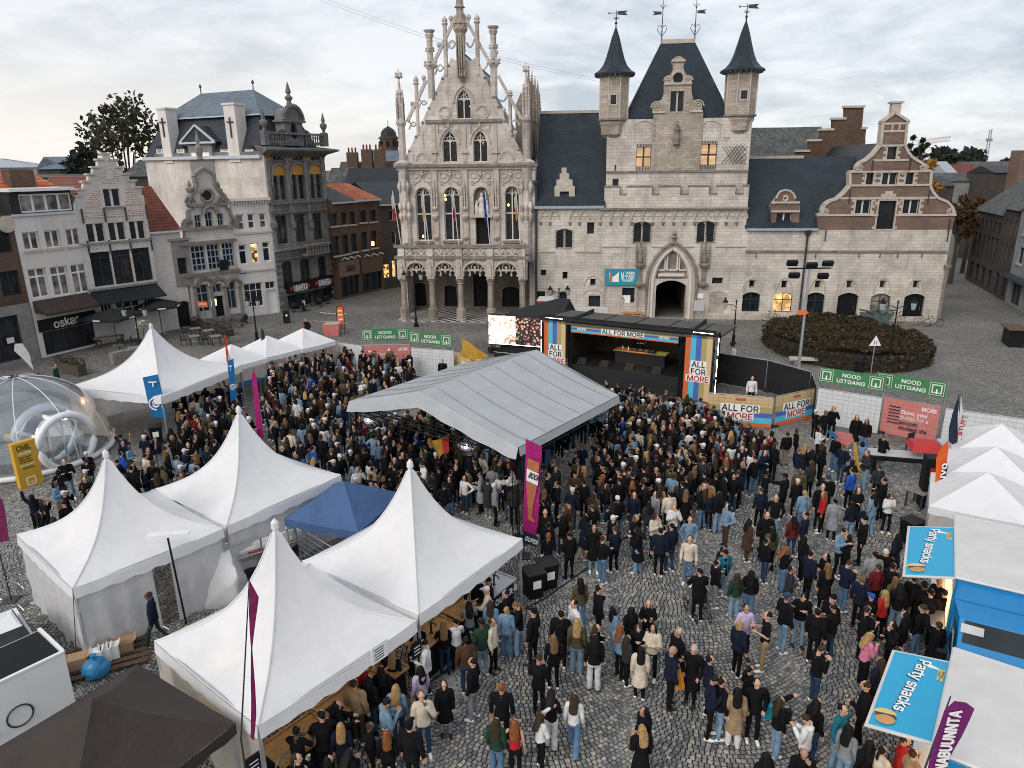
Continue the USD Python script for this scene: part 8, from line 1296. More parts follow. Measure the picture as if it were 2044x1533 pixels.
 t=thing('pallet','wooden pallet under the cartons','pallet',G(215,1318),.45);[MB().box(-1.1,1.1,-.7+k*.28,-.5+k*.28,.1,.125).build('slat','wood_dark',t)for k in range(6)];[MB().box(-1.1+k*1.0,-.95+k*1.0,-.7,.85,0,.1).build('bearer','wood_dark',t)for k in range(3)]
 t=thing('bin_bag','bright blue plastic bag beside the cartons','bag',G(195,1352));g=trimesh.creation.icosphere(3,.36);g.vertices*=[1,.9,.85];g.vertices+=(meshkit.noise(g.vertices*9)-.5)[:,None]*.1;MB().tm(g,T_((0,0,.3))).build('bag','blue_bag',t,smooth=True);MB().lathe([(.05,0),(.03,.06),(.1,.16)],(0,0,.58),7).build('knot','blue_bag',t)
 t=thing('patio_pole','slanting grey tension pole at the closed tent corner','pole',(0,0,0));MB().tube([G(150,1180,2.3),G(178,1300)],.05,6).build('pole','galvanised',t);MB().tube([G(146,1185,2.3),G(152,1305)],.012,4).build('strap','black_cloth',t)
 t=thing('flood_stand','thin black lamp stand with white panel before the closed tent','lamp stand',G(372,1245));MB().tube([(0,0,0),(-.12,0,3.0)],.03,6).build('pole','black_paint',t);MB().hull([(-.8,.0,3.0),(.5,.0,3.1),(-.8,.25,3.05),(.5,.25,3.15),(-.8,0,3.05),(.5,0,3.15)]).build('panel','white_paint',t)
 for p,l in(((315,885),'black wheelie bin beside the blue ring banner'),((1065,1190),'black wheelie bin at the end of the second bar tent'),((1092,1172),'second black wheelie bin at the end of the bar tent'),((1238,985),'black wheelie bin with sticker in the middle crowd'),((1815,1085),'black bin stand at the right before the blue van')):wheelie_bin(p,l)
 parasol((235,690),2.5,2.5,'large square black parasol before the white stepped gable');parasol((325,668),2.6,1.9,'smaller blue-black parasol right of the large square one',n=6);k=0
 for px in((220,690),(392,672),(390,688),(418,676),(432,688),(272,712),(292,690)):
  k+=1;cafe_table(px,['long bench table by the plank planter','table farthest up the cafe terrace','second table right of the lounge tent peak','rightmost table at the low planter','nearest table right of the lounge tent peak','nearest table left of the lounge tent peak','table beside the flower ball'][k-1]+' on the terrace',bench=(k==1));q=G(*px)
  for dx,dy,a in((.8,.2,-1.2),(-.8,-.2,1.9)):chair((q[0]+dx,q[1]+dy,0),a,'dark chair on the cafe terrace','chairs on the cafe terrace')
 for p,q,l,m,h in(((228,728),(302,712),'grey wooden plank planter before the cafe parasol','wood_grey',.8),((112,742),(158,752),'dark planter box with clipped brown hedge','bark',.7),((380,652),(455,672),'long low dark planter edging the cafe terrace','bark',.5)):
  fr,L=between(G(*p),G(*q));t=thing_fr('planter',l,'planter',fr);n=int(L/.3);[MB().box(L*j/n+.01,L*(j+1)/n-.01,0,.6,0,h+.03*(j%3)).build('plank',m,t)for j in range(n)]
  if m=='bark':hedge_leaves(t,[(L*x,.3,h+.25)for x in np.linspace(.08,.92,9)],.45,260)
 t=thing('glass_screen','low glass wind screen at the cafe entrance','screen',G(80,700),.9);MB().box(0,2.6,-.01,.01,.1,1.3).build('pane','clear_sheet',t);[MB().tube([(x,0,0),(x,0,1.35)],.025,5).build('post','steel',t)for x in(0,1.3,2.6)]
 lamp_post((285,722),618,(-.75,.75),'two-armed black lamp among the cafe parasols');b=G(292,700);t=thing('hanging_flowers','ball of white flowers by the cafe lamp','flower basket',(b[0],b[1],2.1));hedge_leaves(t,[(0,0,0)],.55,300,'flower_white');MB().tube([(0,0,-2.1),(0,0,0)],.03,5).build('pole','dark_metal',t)
 lamp_post((514,684),600,(-.4,.4),'black lamp column by the narrow white house');lamp_post((831,652),548,(-.85,.6),'two-armed black lamp before the town hall arcade');lamp_post((1115,634),578,(-.8,.8),'two-armed black lamp before the cloth hall wall');lamp_post((1463,690),603,(-.85,),'one-armed black lamp right of the gate');lamp_post((1772,742),605,(-1.0,1.05),'two-armed black lamp behind the round hedge')
 t=thing('skip_bag','orange builders bag inside the steel barriers','bag',G(665,668));MB().hull([(-.6,-.6,0),(.6,-.6,0),(-.6,.6,0),(.6,.6,0),(-.7,-.65,1.0),(.7,-.65,1.0),(-.7,.65,1.0),(.7,.65,1.0)]).build('bag','pink_cloth',t);MB().box(-.55,.55,-.5,.5,1.001,1.03).build('filling','stone_trim',t)
 t=thing('cafe_board','tall orange board with rounded top by the orange bag','sign',G(682,664),.3);P=Polygon(arched(-.28,.28,.4,2.3,'round'));MB().poly(P.buffer(.05).difference(P),-.03,.03).box(-.3,-.24,-.03,.03,0,.36).box(.24,.3,-.03,.03,0,.36).build('frame','black_paint',t);MB().poly(P,-.015,.015).build('board','orange_sign',t);[MB().box(-.18,.18,-.02,-.016,z,z+.12).build('print','letter_white',t)for z in(1.1,1.5,1.85)]
 t=thing('pavement_board','black pavement board before the corner shop','sign',G(573,644),.4);MB().hull([(-.3,-.3,0),(.3,-.3,0),(-.3,.3,0),(.3,.3,0),(-.28,-.02,1.1),(.28,-.02,1.1),(-.28,.02,1.1),(.28,.02,1.1)]).build('board','black_paint',t);MB().lathe([(.01,0),(.1,0),(.1,.01),(.01,.01)],n=8).xf(T_((0,-.14,.7),rx=pi/2-.25)).build('mark','letter_white',t)
 for i,px in enumerate(((597,622),(606,621),(632,612),(645,608))):moped(px,['dark moped before the corner shop, leftmost','pale fronted moped before the corner shop','black motorcycle before the corner shop with chrome','black moped at the end of the corner shop front'][i],i)
 for px,l in(((452,655),'dark bicycle leaning before the arcaded shop'),((468,656),'second bicycle before the arcaded shop')):bicycle(px,.6,l)
 moped((488,648),'dark moped before the narrow white house',4)
 t=thing('sign_post','post with an orange sign before the stone gable house','sign',G(411,655));MB().tube([(0,0,0),(0,0,2.9)],.04,6).build('post','galvanised',t);MB().box(-.45,.45,-.04,.0,1.9,2.4).build('board','orange_sign',t);MB().box(-.32,.32,-.046,-.041,2.1,2.14).box(-.32,.32,-.046,-.041,2.2,2.24).build('writing','letter_white',t)
def moped(px,label,i=0):
 t=thing('moped',label,'moped',G(*px),.7+i);[MB().tube([(x+.2*cos(a),0,.25+.2*sin(a))for a in np.linspace(0,2*pi,13)[:-1]],.06,6,closed=True).build('wheel','rubber',t)for x in(-.55,.6)];MB().hull([(-.8,-.15,.5),(-.8,.15,.5),(-.1,-.17,.75),(-.1,.17,.75),(-.75,0,.82),(.1,-.12,.25),(.1,.12,.25),(-.5,0,.3)]).build('body','black_paint',t);MB().hull([(.35,-.2,.3),(.35,.2,.3),(.5,-.12,.95),(.5,.12,.95),(.62,0,.6)]).build('leg_shield','white_paint' if i==1 else 'dark_metal',t);MB().tube([(.4,-.3,1.0),(.5,0,1.05),(.4,.3,1.0)],.025,5).build('handlebar','dark_metal',t);MB().hull([(-.75,-.12,.83),(-.75,.12,.83),(-.1,-.12,.78),(-.1,.12,.78),(-.4,0,.9)]).build('seat','rubber',t)
def hedge_leaves(par,centres,r,n,mat='leaf_hedge',flat=.7,s=.08,name='leaves'):
 rng=np.random.default_rng(len(centres)*31+n);V=[]
 for k in range(n):
  c=np.array(centres[rng.integers(len(centres))]);d=rng.normal(size=3);d/=np.linalg.norm(d);p=c+d*r*[1,1,flat]*rng.uniform(.7,1.02);u=np.cross(d+rng.normal(size=3)*.6,rng.normal(size=3));u/=np.linalg.norm(u);v=np.cross(u,d);a=s*rng.uniform(.6,1.5);V+=[p-u*a,p-v*a*.6,p+u*a,p+v*a*.6]
 MB().add(np.array(V),np.arange(len(V)).reshape(-1,4)).build(name,mat,par,tone=4)
spec('leaf',leaf_hedge=dict(c=(.022,.016,.010),c2=(.085,.062,.028)),flower_white=dict(c=(.06,.08,.04),c2=(.75,.72,.62)))
def build_square():
 c=(G(1541,700)+G(1849,703))/2;a_=np.linalg.norm(G(1541,700)-G(1849,703))/2;b_=(G(1700,655)-G(1700,745))[1]/2;c=np.array([c[0],(G(1700,655)[1]+G(1700,745)[1])/2,0])
 t=thing('round_hedge','big round bed of dark clipped hedge in the square','hedge',c);MB().lathe([(1.0,0),(1.0,.1),(.98,.7),(.9,1.0),(.3,1.15),(.01,1.15)],n=40,sx=a_,sy=b_).build('core','hedge_core',t)
 rng=np.random.default_rng(4);V=[]
 for k in range(17000):
  an,q=rng.uniform(0,2*pi),rng.random();r=math.sqrt(q);z=.95+.15*rng.random()+.5*meshkit.noise(np.array([a_*r*cos(an)*.9,b_*r*sin(an)*.9,0]))if r<.95 else rng.uniform(.05,1.15);r=r if r<.95 else rng.uniform(.97,1.03);p=np.array([a_*r*cos(an),b_*r*sin(an),z]);u=rng.normal(size=3);v=np.cross(u,rng.normal(size=3));u/=np.linalg.norm(u);v/=np.linalg.norm(v);s_=rng.uniform(.06,.2);V+=[p-u*s_,p-v*s_*.6,p+u*s_,p+v*s_*.6]
 MB().add(np.array(V),np.arange(len(V)).reshape(-1,4)).build('leaves','leaf_hedge',t,tone=4,kind='stuff')
 q=G(1745,668);t=thing('bronze_figure','green bronze figure with spread cloth behind the hedge','statue',(q[0],q[1],0));g=MB();g.lathe([(.4,0),(.35,.8),(.2,1.0)],n=9);g.hull([(-1.5,0,1.9),(1.5,.1,1.8),(-.8,-.3,1.0),(.8,-.3,1.0),(0,.2,1.6),(0,-.3,.8)]);g.lathe([(.1,0),(.17,.12),(.15,.26),(.02,.34)],(.1,0,1.9),9);g.tube([(-.3,0,1.7),(-.9,0,2.0),(-1.5,0,2.1)],[.12,.09,.06],6).tube([(.3,0,1.7),(.9,0,2.0),(1.5,0,2.0)],[.12,.09,.06],6);g.build('figure','bronze_green',t)
 t=thing('road_sign','white triangular two-way road sign before the hedge','sign',G(1738,745));MB().tube([(0,0,0),(0,0,2.2)],.03,6).build('post','galvanised',t);MB().poly([(-.4,1.9),(.4,1.9),(0,2.6)],-.05,-.03).build('plate','letter_white',t);MB().box(-.1,-.06,-.06,-.051,2.0,2.25).box(.06,.1,-.06,-.051,2.0,2.25).build('arrows','letter_black',t)
 t=thing('stone_bench','long pale stone bench at the hedge foot','bench',G(1634,728),-.15);MB().cbox(-2,2,-.25,.25,.3,.5,.03).build('seat','stone_trim',t);[MB().box(x-.2,x+.2,-.2,.2,0,.3).build('support','stone_grey',t)for x in(-1.5,1.5)]
 t=thing('litter_bin','dark litter bin with pointed lid at the hedge','bin',G(1713,745));MB().lathe([(.25,0),(.25,.8),(.3,.85),(.05,1.05)],n=10).build('body','black_paint',t)
 b=G(1590,770);t=thing('floodlight_mast','tall steel mast with black floodlights on a concrete block','floodlight mast',b);h=7.55;MB().tube([(0,0,.3),(0,0,h)],[.11,.07],8).build('mast','galvanised',t);MB().cbox(-.7,.7,-.6,.6,0,.9,.05).build('ballast','letter_grey',t);MB().beam((-1.3,0,h-.1),(1.3,0,h-.1),.08).build('crossbar','black_paint',t)
 for x,z in((-1.15,.25),(-.95,-.5),(1.0,.2),(.8,-.55),(.05,.1)):MB().cbox(-.32,.32,-.12,.12,-.17,.17,.03).xf(T_((x,-.15,h+z),rx=.5)).build('floodlight','black_paint',t)
 MB().poly([(-.5,4.6),(.0,4.6),(.2,4.75),(.0,4.9),(-.5,4.9)],-.12,-.1).build('arrow_sign','orange_sign',t)
 for i,(px,m)in enumerate((((1538,641),'black_paint'),((1612,643),'black_paint'),((1712,646),'flag_crimson'),((1785,645),'black_paint'),((1842,650),'black_paint'),((1862,652),'steel'))):bicycle(px,-.1,['black bicycle under the first barn window','black bicycle under the lit barn window','red and pale bicycle by the barn door','bicycle behind the bronze figure','left bicycle at the hall corner','bicycle nearest the hall corner'][i],m)
 moped((1640,641),'dark motorcycle parked at the hall wall',2)
 fr=FH;A=lambda x,y:fr.at(*Z7(x,y));q=zr(fr,Z7,647,965,910,1097);t=thing_fr('wall_banner','teal M-FAIR banner hung on the cloth hall wall','banner',fr);MB().box(q[0],q[1],-.3,-.27,q[2],q[3]).build('cloth','stripe_teal',t);w=q[1]-q[0];h=q[3]-q[2]
 print_on(t,[('M-FAIR',.62,q[0]+w*.48,q[2]+h*.38,'letter_white',w*.42),('06.11.2024',.2,q[0]+w*.62,q[2]+h*.7,'letter_white',w*.24),('totaal gekkut',.22,q[0]+w*.52,q[2]+h*.24,'letter_white',w*.34)],-.305);MB().poly([(q[0]+w*.12,q[2]+h*.2),(q[0]+w*.42,q[2]+h*.2),(q[0]+w*.42,q[2]+h*.82),(q[0]+w*.24,q[2]+h*.5),(q[0]+w*.12,q[2]+h*.8)],-.31,-.301).build('print','letter_white',t);MB().poly([(q[0]+w*.12,q[2]+h*.22),(q[0]+w*.22,q[2]+h*.22),(q[0]+w*.2,q[2]+h*.75),(q[0]+w*.14,q[2]+h*.85)],-.32,-.311).build('print','leg_tan',t);f=MB();[f.tube([(x,-.2,0),(x,-.2,q[3]+.1)],.04,5)for x in(q[0]-.05,q[1]+.05)];f.build('frame','galvanised',t)
 q2=G(1090,640);t=thing('red_kiosk','small red newspaper box with white lid behind the screen','kiosk',(q2[0],q2[1],0),FA);MB().cbox(-.75,.75,-.5,.5,0,1.9,.03).build('body','red_paint',t);MB().hull([(-.85,-.6,1.9),(.85,-.6,1.9),(-.85,.6,1.9),(.85,.6,1.9),(-.6,0,2.25),(.6,0,2.25)]).build('lid','letter_grey',t);print_on(t,[('De Nieuwe',.2,-.62,1.45,'letter_white',1.0),('Evenementen',.17,-.62,1.2,'letter_white',1.15)],-.505)
 p=G(1238,634);t=thing('round_mark_sign','white board with a red round mark behind the stage','sign',(p[0],p[1],0),FA);MB().box(-.85,.85,-.03,.0,1.1,2.1).build('board','letter_white',t);MB().tube(ringpts(arc(0,1.6,.3,0,2*pi,14),-.04),.05,5).build('mark','red_paint',t);MB().tube([(0,.02,0),(0,.02,1.1)],.03,5).build('post','galvanised',t)
 for k in range(4):p=G(1255,640-k);t=thing('pallet','wooden pallet in the stack behind the stage','pallet',(p[0]+.3,p[1],.02+k*.16),FA,'pallets stacked behind the stage');[MB().box(-.9,.9,-.5+j*.22,-.36+j*.22,.1,.13).build('slat','wood',t)for j in range(5)];[MB().box(-.9+j*.8,-.7+j*.8,-.5,.5,0,.1).build('bearer','wood',t)for j in range(3)]
 p=G(1393,640);t=thing('info_stand','grey information stand right of the gate','sign',(p[0],p[1],0));[MB().tube([(x,0,0),(x,0,1.9)],.03,5).build('post','galvanised',t)for x in(-.4,.4)];MB().box(-.45,.45,-.03,.03,.9,1.85).build('board','letter_grey',t)
 for y,m in((1188,'letter_white'),(1252,'flag_blue')):q=A(1405,y);t=thing_fr('wall_sign','white street sign on the wall right of the gate' if y<1200 else 'blue arrow sign on the wall right of the gate','sign',fr);MB().box(q[0]-.45,q[0]+.45,-.06,-.02,q[1]-.22,q[1]+.22).build('plate',m,t)
 t=thing('game_table','dark game table with pale top and red hood at the right','table',G(1800,945),-.25);MB().cbox(-1.6,1.7,-.55,.55,.75,.95,.02).build('bed','black_paint',t);MB().box(-1.5,1.6,-.45,.45,.951,.96).build('top','letter_grey',t);[MB().box(x-.08,x+.08,y-.08,y+.08,0,.75).build('leg','black_paint',t)for x in(-1.3,1.4)for y in(-.4,.4)];MB().hull([(.1,-.6,1.3),(1.3,-.6,1.3),(.1,.6,1.3),(1.3,.6,1.3),(.2,-.4,1.6),(1.25,-.4,1.6),(.2,.4,1.6),(1.25,.4,1.6)]).build('hood','red_cloth',t);[MB().box(x-.03,x+.03,.5,.56,.95,1.32).build('hood_post','dark_metal',t)for x in(.15,1.25)];MB().cbox(1.35,2.0,-.6,.6,1.2,1.6,.02).build('hood_box','letter_grey',t)
 t=thing('tall_cabinet','tall dark cabinet beside the orange flag','cabinet',G(1850,1010),-.25);MB().cbox(-.35,.35,-.3,.3,0,2.2,.02).build('body','black_paint',t);MB().box(-.2,.0,-.32,-.301,1.5,1.8).build('print','red_paint',t);MB().box(.02,.2,-.32,-.301,1.1,1.4).build('print','stripe_cyan',t)
 chair(G(1822,900),.4,'black folding chair before the pink Stuvo banner',None);t=cafe_table((1830,1010),'low white table by the orange flag')
 rng=np.random.default_rng(8);V=[]
 for(x,y,rx,ry,n)in((980,1030,80,55,1500),(1130,1160,70,34,700),(900,1360,55,50,800),(960,1330,60,35,400),(1390,950,75,30,700),(60,1060,80,65,1000),(900,1390,35,70,500),(1290,980,70,45,500),(1000,930,70,40,500),(1040,1010,30,35,300)):
  for k in range(n):
   r,a=rng.random()**.9*(.5+.5*rng.random()),rng.uniform(0,2*pi);p=G(x+rx*r*cos(a),y+ry*r*sin(a));p[2]=rng.uniform(.016,.03);s_,b=rng.uniform(.012,.04),rng.uniform(0,pi);u=np.array([cos(b),sin(b),rng.uniform(-.2,.2)])*s_;v=np.array([-sin(b),cos(b),rng.uniform(-.2,.2)])*s_*.7;V+=[p-u,p-v,p+u,p+v]
 for k in range(1500):p=G(rng.uniform(560,1900),rng.uniform(880,1530));p[2]=.02;s_,b=rng.uniform(.01,.03),rng.uniform(0,pi);u=np.array([cos(b),sin(b),0])*s_;v=np.array([-sin(b),cos(b),0])*s_*.7;V+=[p-u,p-v,p+u,p+v]
 MB().add(np.array(V),np.arange(len(V)).reshape(-1,4)).build('paper_litter','litter_paper',label='white paper scraps scattered over the setts',cat='litter',kind='stuff')
 t=thing('cable_ramp','dark cable running over the setts through the crowd','cable');MB().tube([np.append(G(x,y)[:2],.03)for x,y in((830,1385),(905,1330),(1000,1240),(1090,1195),(1180,1130),(1260,1065),(1340,990),(1420,935))],.03,5).build('cable','rubber',t)
spec('plain',litter_paper=dict(c=(.42,.42,.41),rough=.9,var=.2),stripe_teal=dict(c=(.012,.24,.32),rough=.6,var=.05))
build_left_side();build_square()
M3=manifold3d.Manifold
def sph(p,r,n=8):return M3.sphere(r,n).translate([float(c)for c in p])
def bone(a,b,ra,rb,n=8):return M3.batch_hull([sph(a,ra,n),sph(b,rb,n)])
def bones(pts,rs,n=8):return[bone(pts[i],pts[i+1],rs[i],rs[i+1],n)for i in range(len(pts)-1)]
def blob(c,r,n=10):return M3.sphere(1.0,n).scale([float(x)for x in r]).translate([float(x)for x in c])
def solid(parts):return M3.batch_boolean(parts,manifold3d.OpType.Add)
def cloth_mesh(m,ln,amp,seed,it=2):
 q=m.refine_to_length(ln).to_mesh();t=trimesh.Trimesh(np.array(q.vert_properties[:,:3]),np.array(q.tri_verts),process=True)
 if it:trimesh.smoothing.filter_taubin(t,iterations=it)
 v=np.array(t.vertices);nn=np.array(t.vertex_normals);v=v+nn*((meshkit.noise(v*[11,11,7]+seed*7.1)-.5)*amp)[:,None];return v,np.array(t.faces)
def raw_mesh(m):q=m.to_mesh();return np.array(q.vert_properties[:,:3],float),np.array(q.tri_verts)
ARMS=dict(down=((.05,-.01,-.28),(.06,.06,-.53)),pocket=((.11,-.06,-.27),(.02,.07,-.47)),cup=((.07,.0,-.28),(-.03,.23,-.20)),phone=((.05,.05,-.28),(-.10,.26,-.12)),face=((.09,.18,-.20),(-.07,.21,.09)),cross=((.07,.07,-.28),(-.25,.20,-.22)),up=((.12,.05,.22),(.13,.10,.48)),point=((.10,.24,-.02),(.10,.50,.06)),hip=((.24,-.06,-.23),(.07,.06,-.38)),counter=((.06,.16,-.25),(-.02,.37,-.26)),back=((.16,-.02,-.26),(.02,-.12,-.45)))
POSES=dict(stand=('down','down',0,0),hold=('cup','down',0,.15),hold2=('down','cup',0,.1),phone=('phone','phone',0,.5),drink=('face','down',0,-.1),pockets=('pocket','pocket',0,0),crossed=('cross','cross',0,.1),talk=('cup','cup',0,0),walk=('down','down',1,.1),wave=('up','down',0,-.1),point=('point','down',0,0),hips=('hip','down',0,0),bar=('counter','counter',0,.2),hug=('point','cross',0,.2),eat=('face','phone',0,.3))
def rig(sex,pose):
 la,ra,walk,nod=POSES[pose];sh=.185 if sex=='M' else.162;k=1.0 if sex=='M' else.95;J={}
 for s_,arm in((1,la),(-1,ra)):
  e,w=ARMS[arm];S=np.array([s_*sh,.0,1.42]);J['s',s_]=S;J['e',s_]=S+[s_*e[0],-e[1],e[2]];J['w',s_]=S+[s_*w[0],-w[1],w[2]]
  st=(.26*s_ if walk else.035*s_);J['h',s_]=np.array([s_*.095,0,.92]);J['k',s_]=np.array([s_*.10,-.03-st*.55-(.05 if walk and s_<0 else 0),.50]);J['a',s_]=np.array([s_*.11,-st+(.05 if walk and s_<0 else 0),.085+(.05 if walk and s_<0 else 0)])
 return J,nod
def hand(J,s_,n=6):
 w,e=J['w',s_],J['e',s_];d=w-e;d/=np.linalg.norm(d);up=np.array([0,0,1.0])if abs(d[2])<.85 else np.array([0,-1.0,0]);a=np.cross(d,up);a/=np.linalg.norm(a);b=np.cross(a,d);P=[M3.batch_hull([sph(w,.024,n),sph(w+d*.085+a*.032,.014,n),sph(w+d*.085-a*.032,.014,n)])]
 for i,(o,l)in enumerate(((-.032,.062),(-.011,.075),(.011,.08),(.032,.07))):k0=w+d*.085+a*o;k1=k0+d*l*.5-b*.010;k2=k1+d*l*.3-b*l*.45;P+=bones([k0,k1,k2],[.0105,.0095,.008],5)
 t0=w+d*.03+a*.026*s_;t1=t0+d*.035+a*.03*s_-b*.012;P+=bones([t0,t1,t1+d*.03-b*.012],[.013,.011,.009],5);return P
def head_T(nod):return T_((0,0,1.50),rx=nod)
def put(m,T):return m.transform(np.array(T[:3,:4],float))
_cache={}
def body_mesh(sex,pose):
 J,nod=rig(sex,pose);P=[];T=head_T(nod)
 hd=[blob((0,.005,.145),(.078,.098,.118),14),M3.batch_hull([blob((0,-.03,.09),(.058,.055,.06),10),sph((0,-.07,.055),.028,8)]),M3.batch_hull([sph((0,-.092,.155),.010,6),sph((0,-.112,.118),.014,6),sph((.014,-.098,.113),.010,6),sph((-.014,-.098,.113),.010,6)]),blob((.08,.01,.135),(.012,.022,.034),8),blob((-.08,.01,.135),(.012,.022,.034),8),bone((.014,-.094,.083),(-.014,-.094,.083),.009,.009,6),bone((.05,-.078,.178),(.018,-.092,.176),.010,.011,6),bone((-.05,-.078,.178),(-.018,-.092,.176),.010,.011,6)]
 P+=[put(h,T)for h in hd];P.append(bone((0,.015,1.40),(0,.0,1.56),.062,.052));P.append(M3.batch_hull([blob((0,0,1.30),(.14,.085,.12),8),blob((0,0,.98),(.12,.085,.1),8)]))
 for s_ in(-1,1):
  P+=bones([J['s',s_],J['e',s_],J['w',s_]],[.046,.037,.026]);P+=hand(J,s_);P+=bones([J['h',s_],J['k',s_],J['a',s_]],[.062,.04,.028])
 return raw_mesh(solid(P))
def eyes_mesh(sex,pose):
 J,nod=rig(sex,pose);return raw_mesh(solid([put(blob((s_*.034,-.087,.152),(.014,.010,.008),8),head_T(nod))for s_ in(-1,1)]))
def top_mesh(sex,pose,kind):
 J,nod=rig(sex,pose);g=dict(j=.030,h=.028,s=.018,t=.012,c=.034,v=.04,k=.006)[kind];P=[];w=.155 if sex=='M' else.135;hem=dict(j=.86,h=.84,s=.88,t=.86,c=.50,v=.88,k=.93)[kind]
 P.append(M3.batch_hull([blob((0,.005,1.33),(w+g,.10+g,.11),12),blob((0,0,1.08),(w*.86+g,.10+g,.1),12)]));P.append(M3.batch_hull([blob((0,0,1.08),(w*.86+g,.10+g,.1),12)]+[blob((0,0,hem+.02),((.155 if kind!='c' else.20)+g,(.115 if kind!='c' else.17)+g,.03),12)]))
 if kind!='k':P.append(M3.batch_hull([sph(J['s',1]-[.02,0,.0],.052+g),sph(J['s',-1]+[.02,0,.0],.052+g),blob((0,.01,1.46),(.075,.065,.03),8)]))
 else:P.append(blob((0,0,1.36),(w*.9,.1,.06),10))
 if kind in 'hjc':P.append(M3.batch_hull([blob((0,.03,1.47),(.10,.075,.035),10),blob((0,.06,1.43),(.115,.08,.05),10)])if kind=='h' else blob((0,.01,1.485),(.078,.072,.04),10))
 if kind=='h':P.append(M3.batch_hull([blob((0,.10,1.43),(.10,.05,.05),9),blob((0,.12,1.32),(.06,.03,.06),9)]))
 if kind not in 'k':
  for s_ in(-1,1):
   e,wr=J['e',s_],J['w',s_];wr=e+(wr-e)*.94
   if kind=='t':P+=bones([J['s',s_],J['s',s_]+(e-J['s',s_])*.72],[.056+g,.056+g])
   elif kind=='v':P+=bones([J['s',s_],e,wr],[.06,.048,.042])
   else:P+=bones([J['s',s_],e,wr],[.052+g,.042+g,.032+g*.8])
 return cloth_mesh(solid(P),.085,.035 if kind in 'jcv' else.026,len(pose))
def leg_mesh(sex,pose,kind):
 J,_=rig(sex,pose);w=dict(p=(.085,.060,.048),j=(.092,.082,.078),s=(.09,.06,.05),f=(.085,.07,.095))[kind];P=[M3.batch_hull([blob((0,.01,.97),(.145,.105,.05),10),sph(J['h',1]-[0,-.015,.06],.10),sph(J['h',-1]-[0,-.015,.06],.10)])]
 for s_ in(-1,1):
  if kind=='s':P+=bones([J['h',s_],J['k',s_]],[.1,.09])
  else:P+=bones([J['h',s_],J['k',s_],J['a',s_]-[0,.0,.02]],list(w))
 return cloth_mesh(solid(P),.09,.028,3)
def shoe_mesh(sex,pose,s_):J,_=rig(sex,pose);a=J['a',s_];z=a[2]-.085;return raw_mesh(M3.batch_hull([blob((a[0],a[1]+.03,z+.045),(.042,.05,.045),8),blob((a[0]+s_*.01,a[1]-.14,z+.03),(.045,.055,.03),8),blob((a[0],a[1]-.0,z+.06),(.04,.05,.045),8)]))
def hair_mesh(sex,pose,kind):
 J,nod=rig(sex,pose);cap=blob((0,.018,.165),(.088,.102,.108),12);cut=M3.cube([.4,.4,.4],True).translate([0,-.262,.10]);cap=cap-cut;P=[cap-M3.cube([.4,.16,.3],True).translate([0,-.11,-.02])];lo=[]
 if kind=='l':lo=[M3.batch_hull([blob((0,.055,.16),(.092,.06,.08),9),blob((0,.085,-.02),(.125,.05,.06),9)]),M3.batch_hull([blob((0,.085,-.02),(.125,.05,.06),9),blob((0,.12,-.22),(.115,.04,.06),9)])]+[M3.batch_hull([blob((s_*.075,.0,.15),(.022,.05,.06),7),blob((s_*.10,-.02,-.06),(.028,.03,.08),7)])for s_ in(-1,1)]
 if kind=='b':P.append(blob((0,.10,.21),(.045,.045,.045),8))
 if kind=='y':P.append(M3.batch_hull([sph((0,.11,.18),.03),sph((0,.15,.02),.035),sph((0,.13,-.10),.015)]))
 if kind=='m':lo=[M3.batch_hull([blob((0,.045,.15),(.10,.07,.09),9),blob((0,.05,.03),(.105,.065,.05),9)])]
 if kind=='c':P.append(M3.batch_hull([blob((0,.01,.20),(.095,.108,.075),10)])-M3.cube([.4,.4,.2],True).translate([0,0,.10]));P.append(M3.batch_hull([blob((0,-.09,.205),(.07,.03,.010),8),blob((0,-.16,.195),(.05,.02,.008),8)]))
 if kind=='e':P.append(blob((0,.015,.20),(.098,.112,.085),10)-M3.cube([.4,.4,.2],True).translate([0,0,.075]))
 return cloth_mesh(solid([put(p,head_T(nod))for p in P+lo]),.05,.030,5,1)
def shared(key,fn):
 "one class mesh per shape; people reference it"
 if key not in _cache:
  p='/World/figure_shapes/'+'_'.join(str(k)for k in key).replace('-','n');stage.CreateClassPrim('/World/figure_shapes');v,f=fn();usdkit.mesh(stage,p,(v,f),None,smooth=True);_cache[key]=(p,v,f)
 return _cache[key]
CN=dict(k=('black',(.0075,.0075,.009)),n=('navy',(.010,.014,.030)),w=('white',(.60,.60,.60)),c=('cream',(.55,.48,.38)),b=('sky-blue',(.15,.24,.34)),d=('indigo',(.025,.05,.095)),g=('grey',(.22,.23,.25)),o=('brown',(.06,.035,.022)),t=('tan',(.27,.19,.11)),r=('red',(.38,.02,.02)),e=('green',(.018,.045,.03)),u=('royal-blue',(.02,.08,.36)),l=('lilac',(.45,.38,.55)),p=('pink',(.60,.20,.32)),v=('olive',(.075,.068,.035)),m=('maroon',(.11,.014,.018)),q=('teal',(.015,.13,.20)),a=('orange',(.55,.22,.02)),x=('charcoal',(.028,.029,.032)))
HN=dict(k=('black',(.007,.006,.006)),o=('brown',(.036,.024,.013)),y=('blond',(.33,.20,.085)),r=('ginger',(.19,.065,.022)),g=('grey',(.45,.43,.40)),n=('sandy',(.15,.085,.04)))
spec('plain',**{'wear_'+v[0].replace('-','_'):dict(c=v[1],rough=.95,var=.28,scale=6.0,spec_=.12)for v in CN.values()});spec('plain',**{'hair_'+v[0]:dict(c=v[1],rough=.7,var=.55,scale=16.0,spec_=.2)for v in HN.values()})
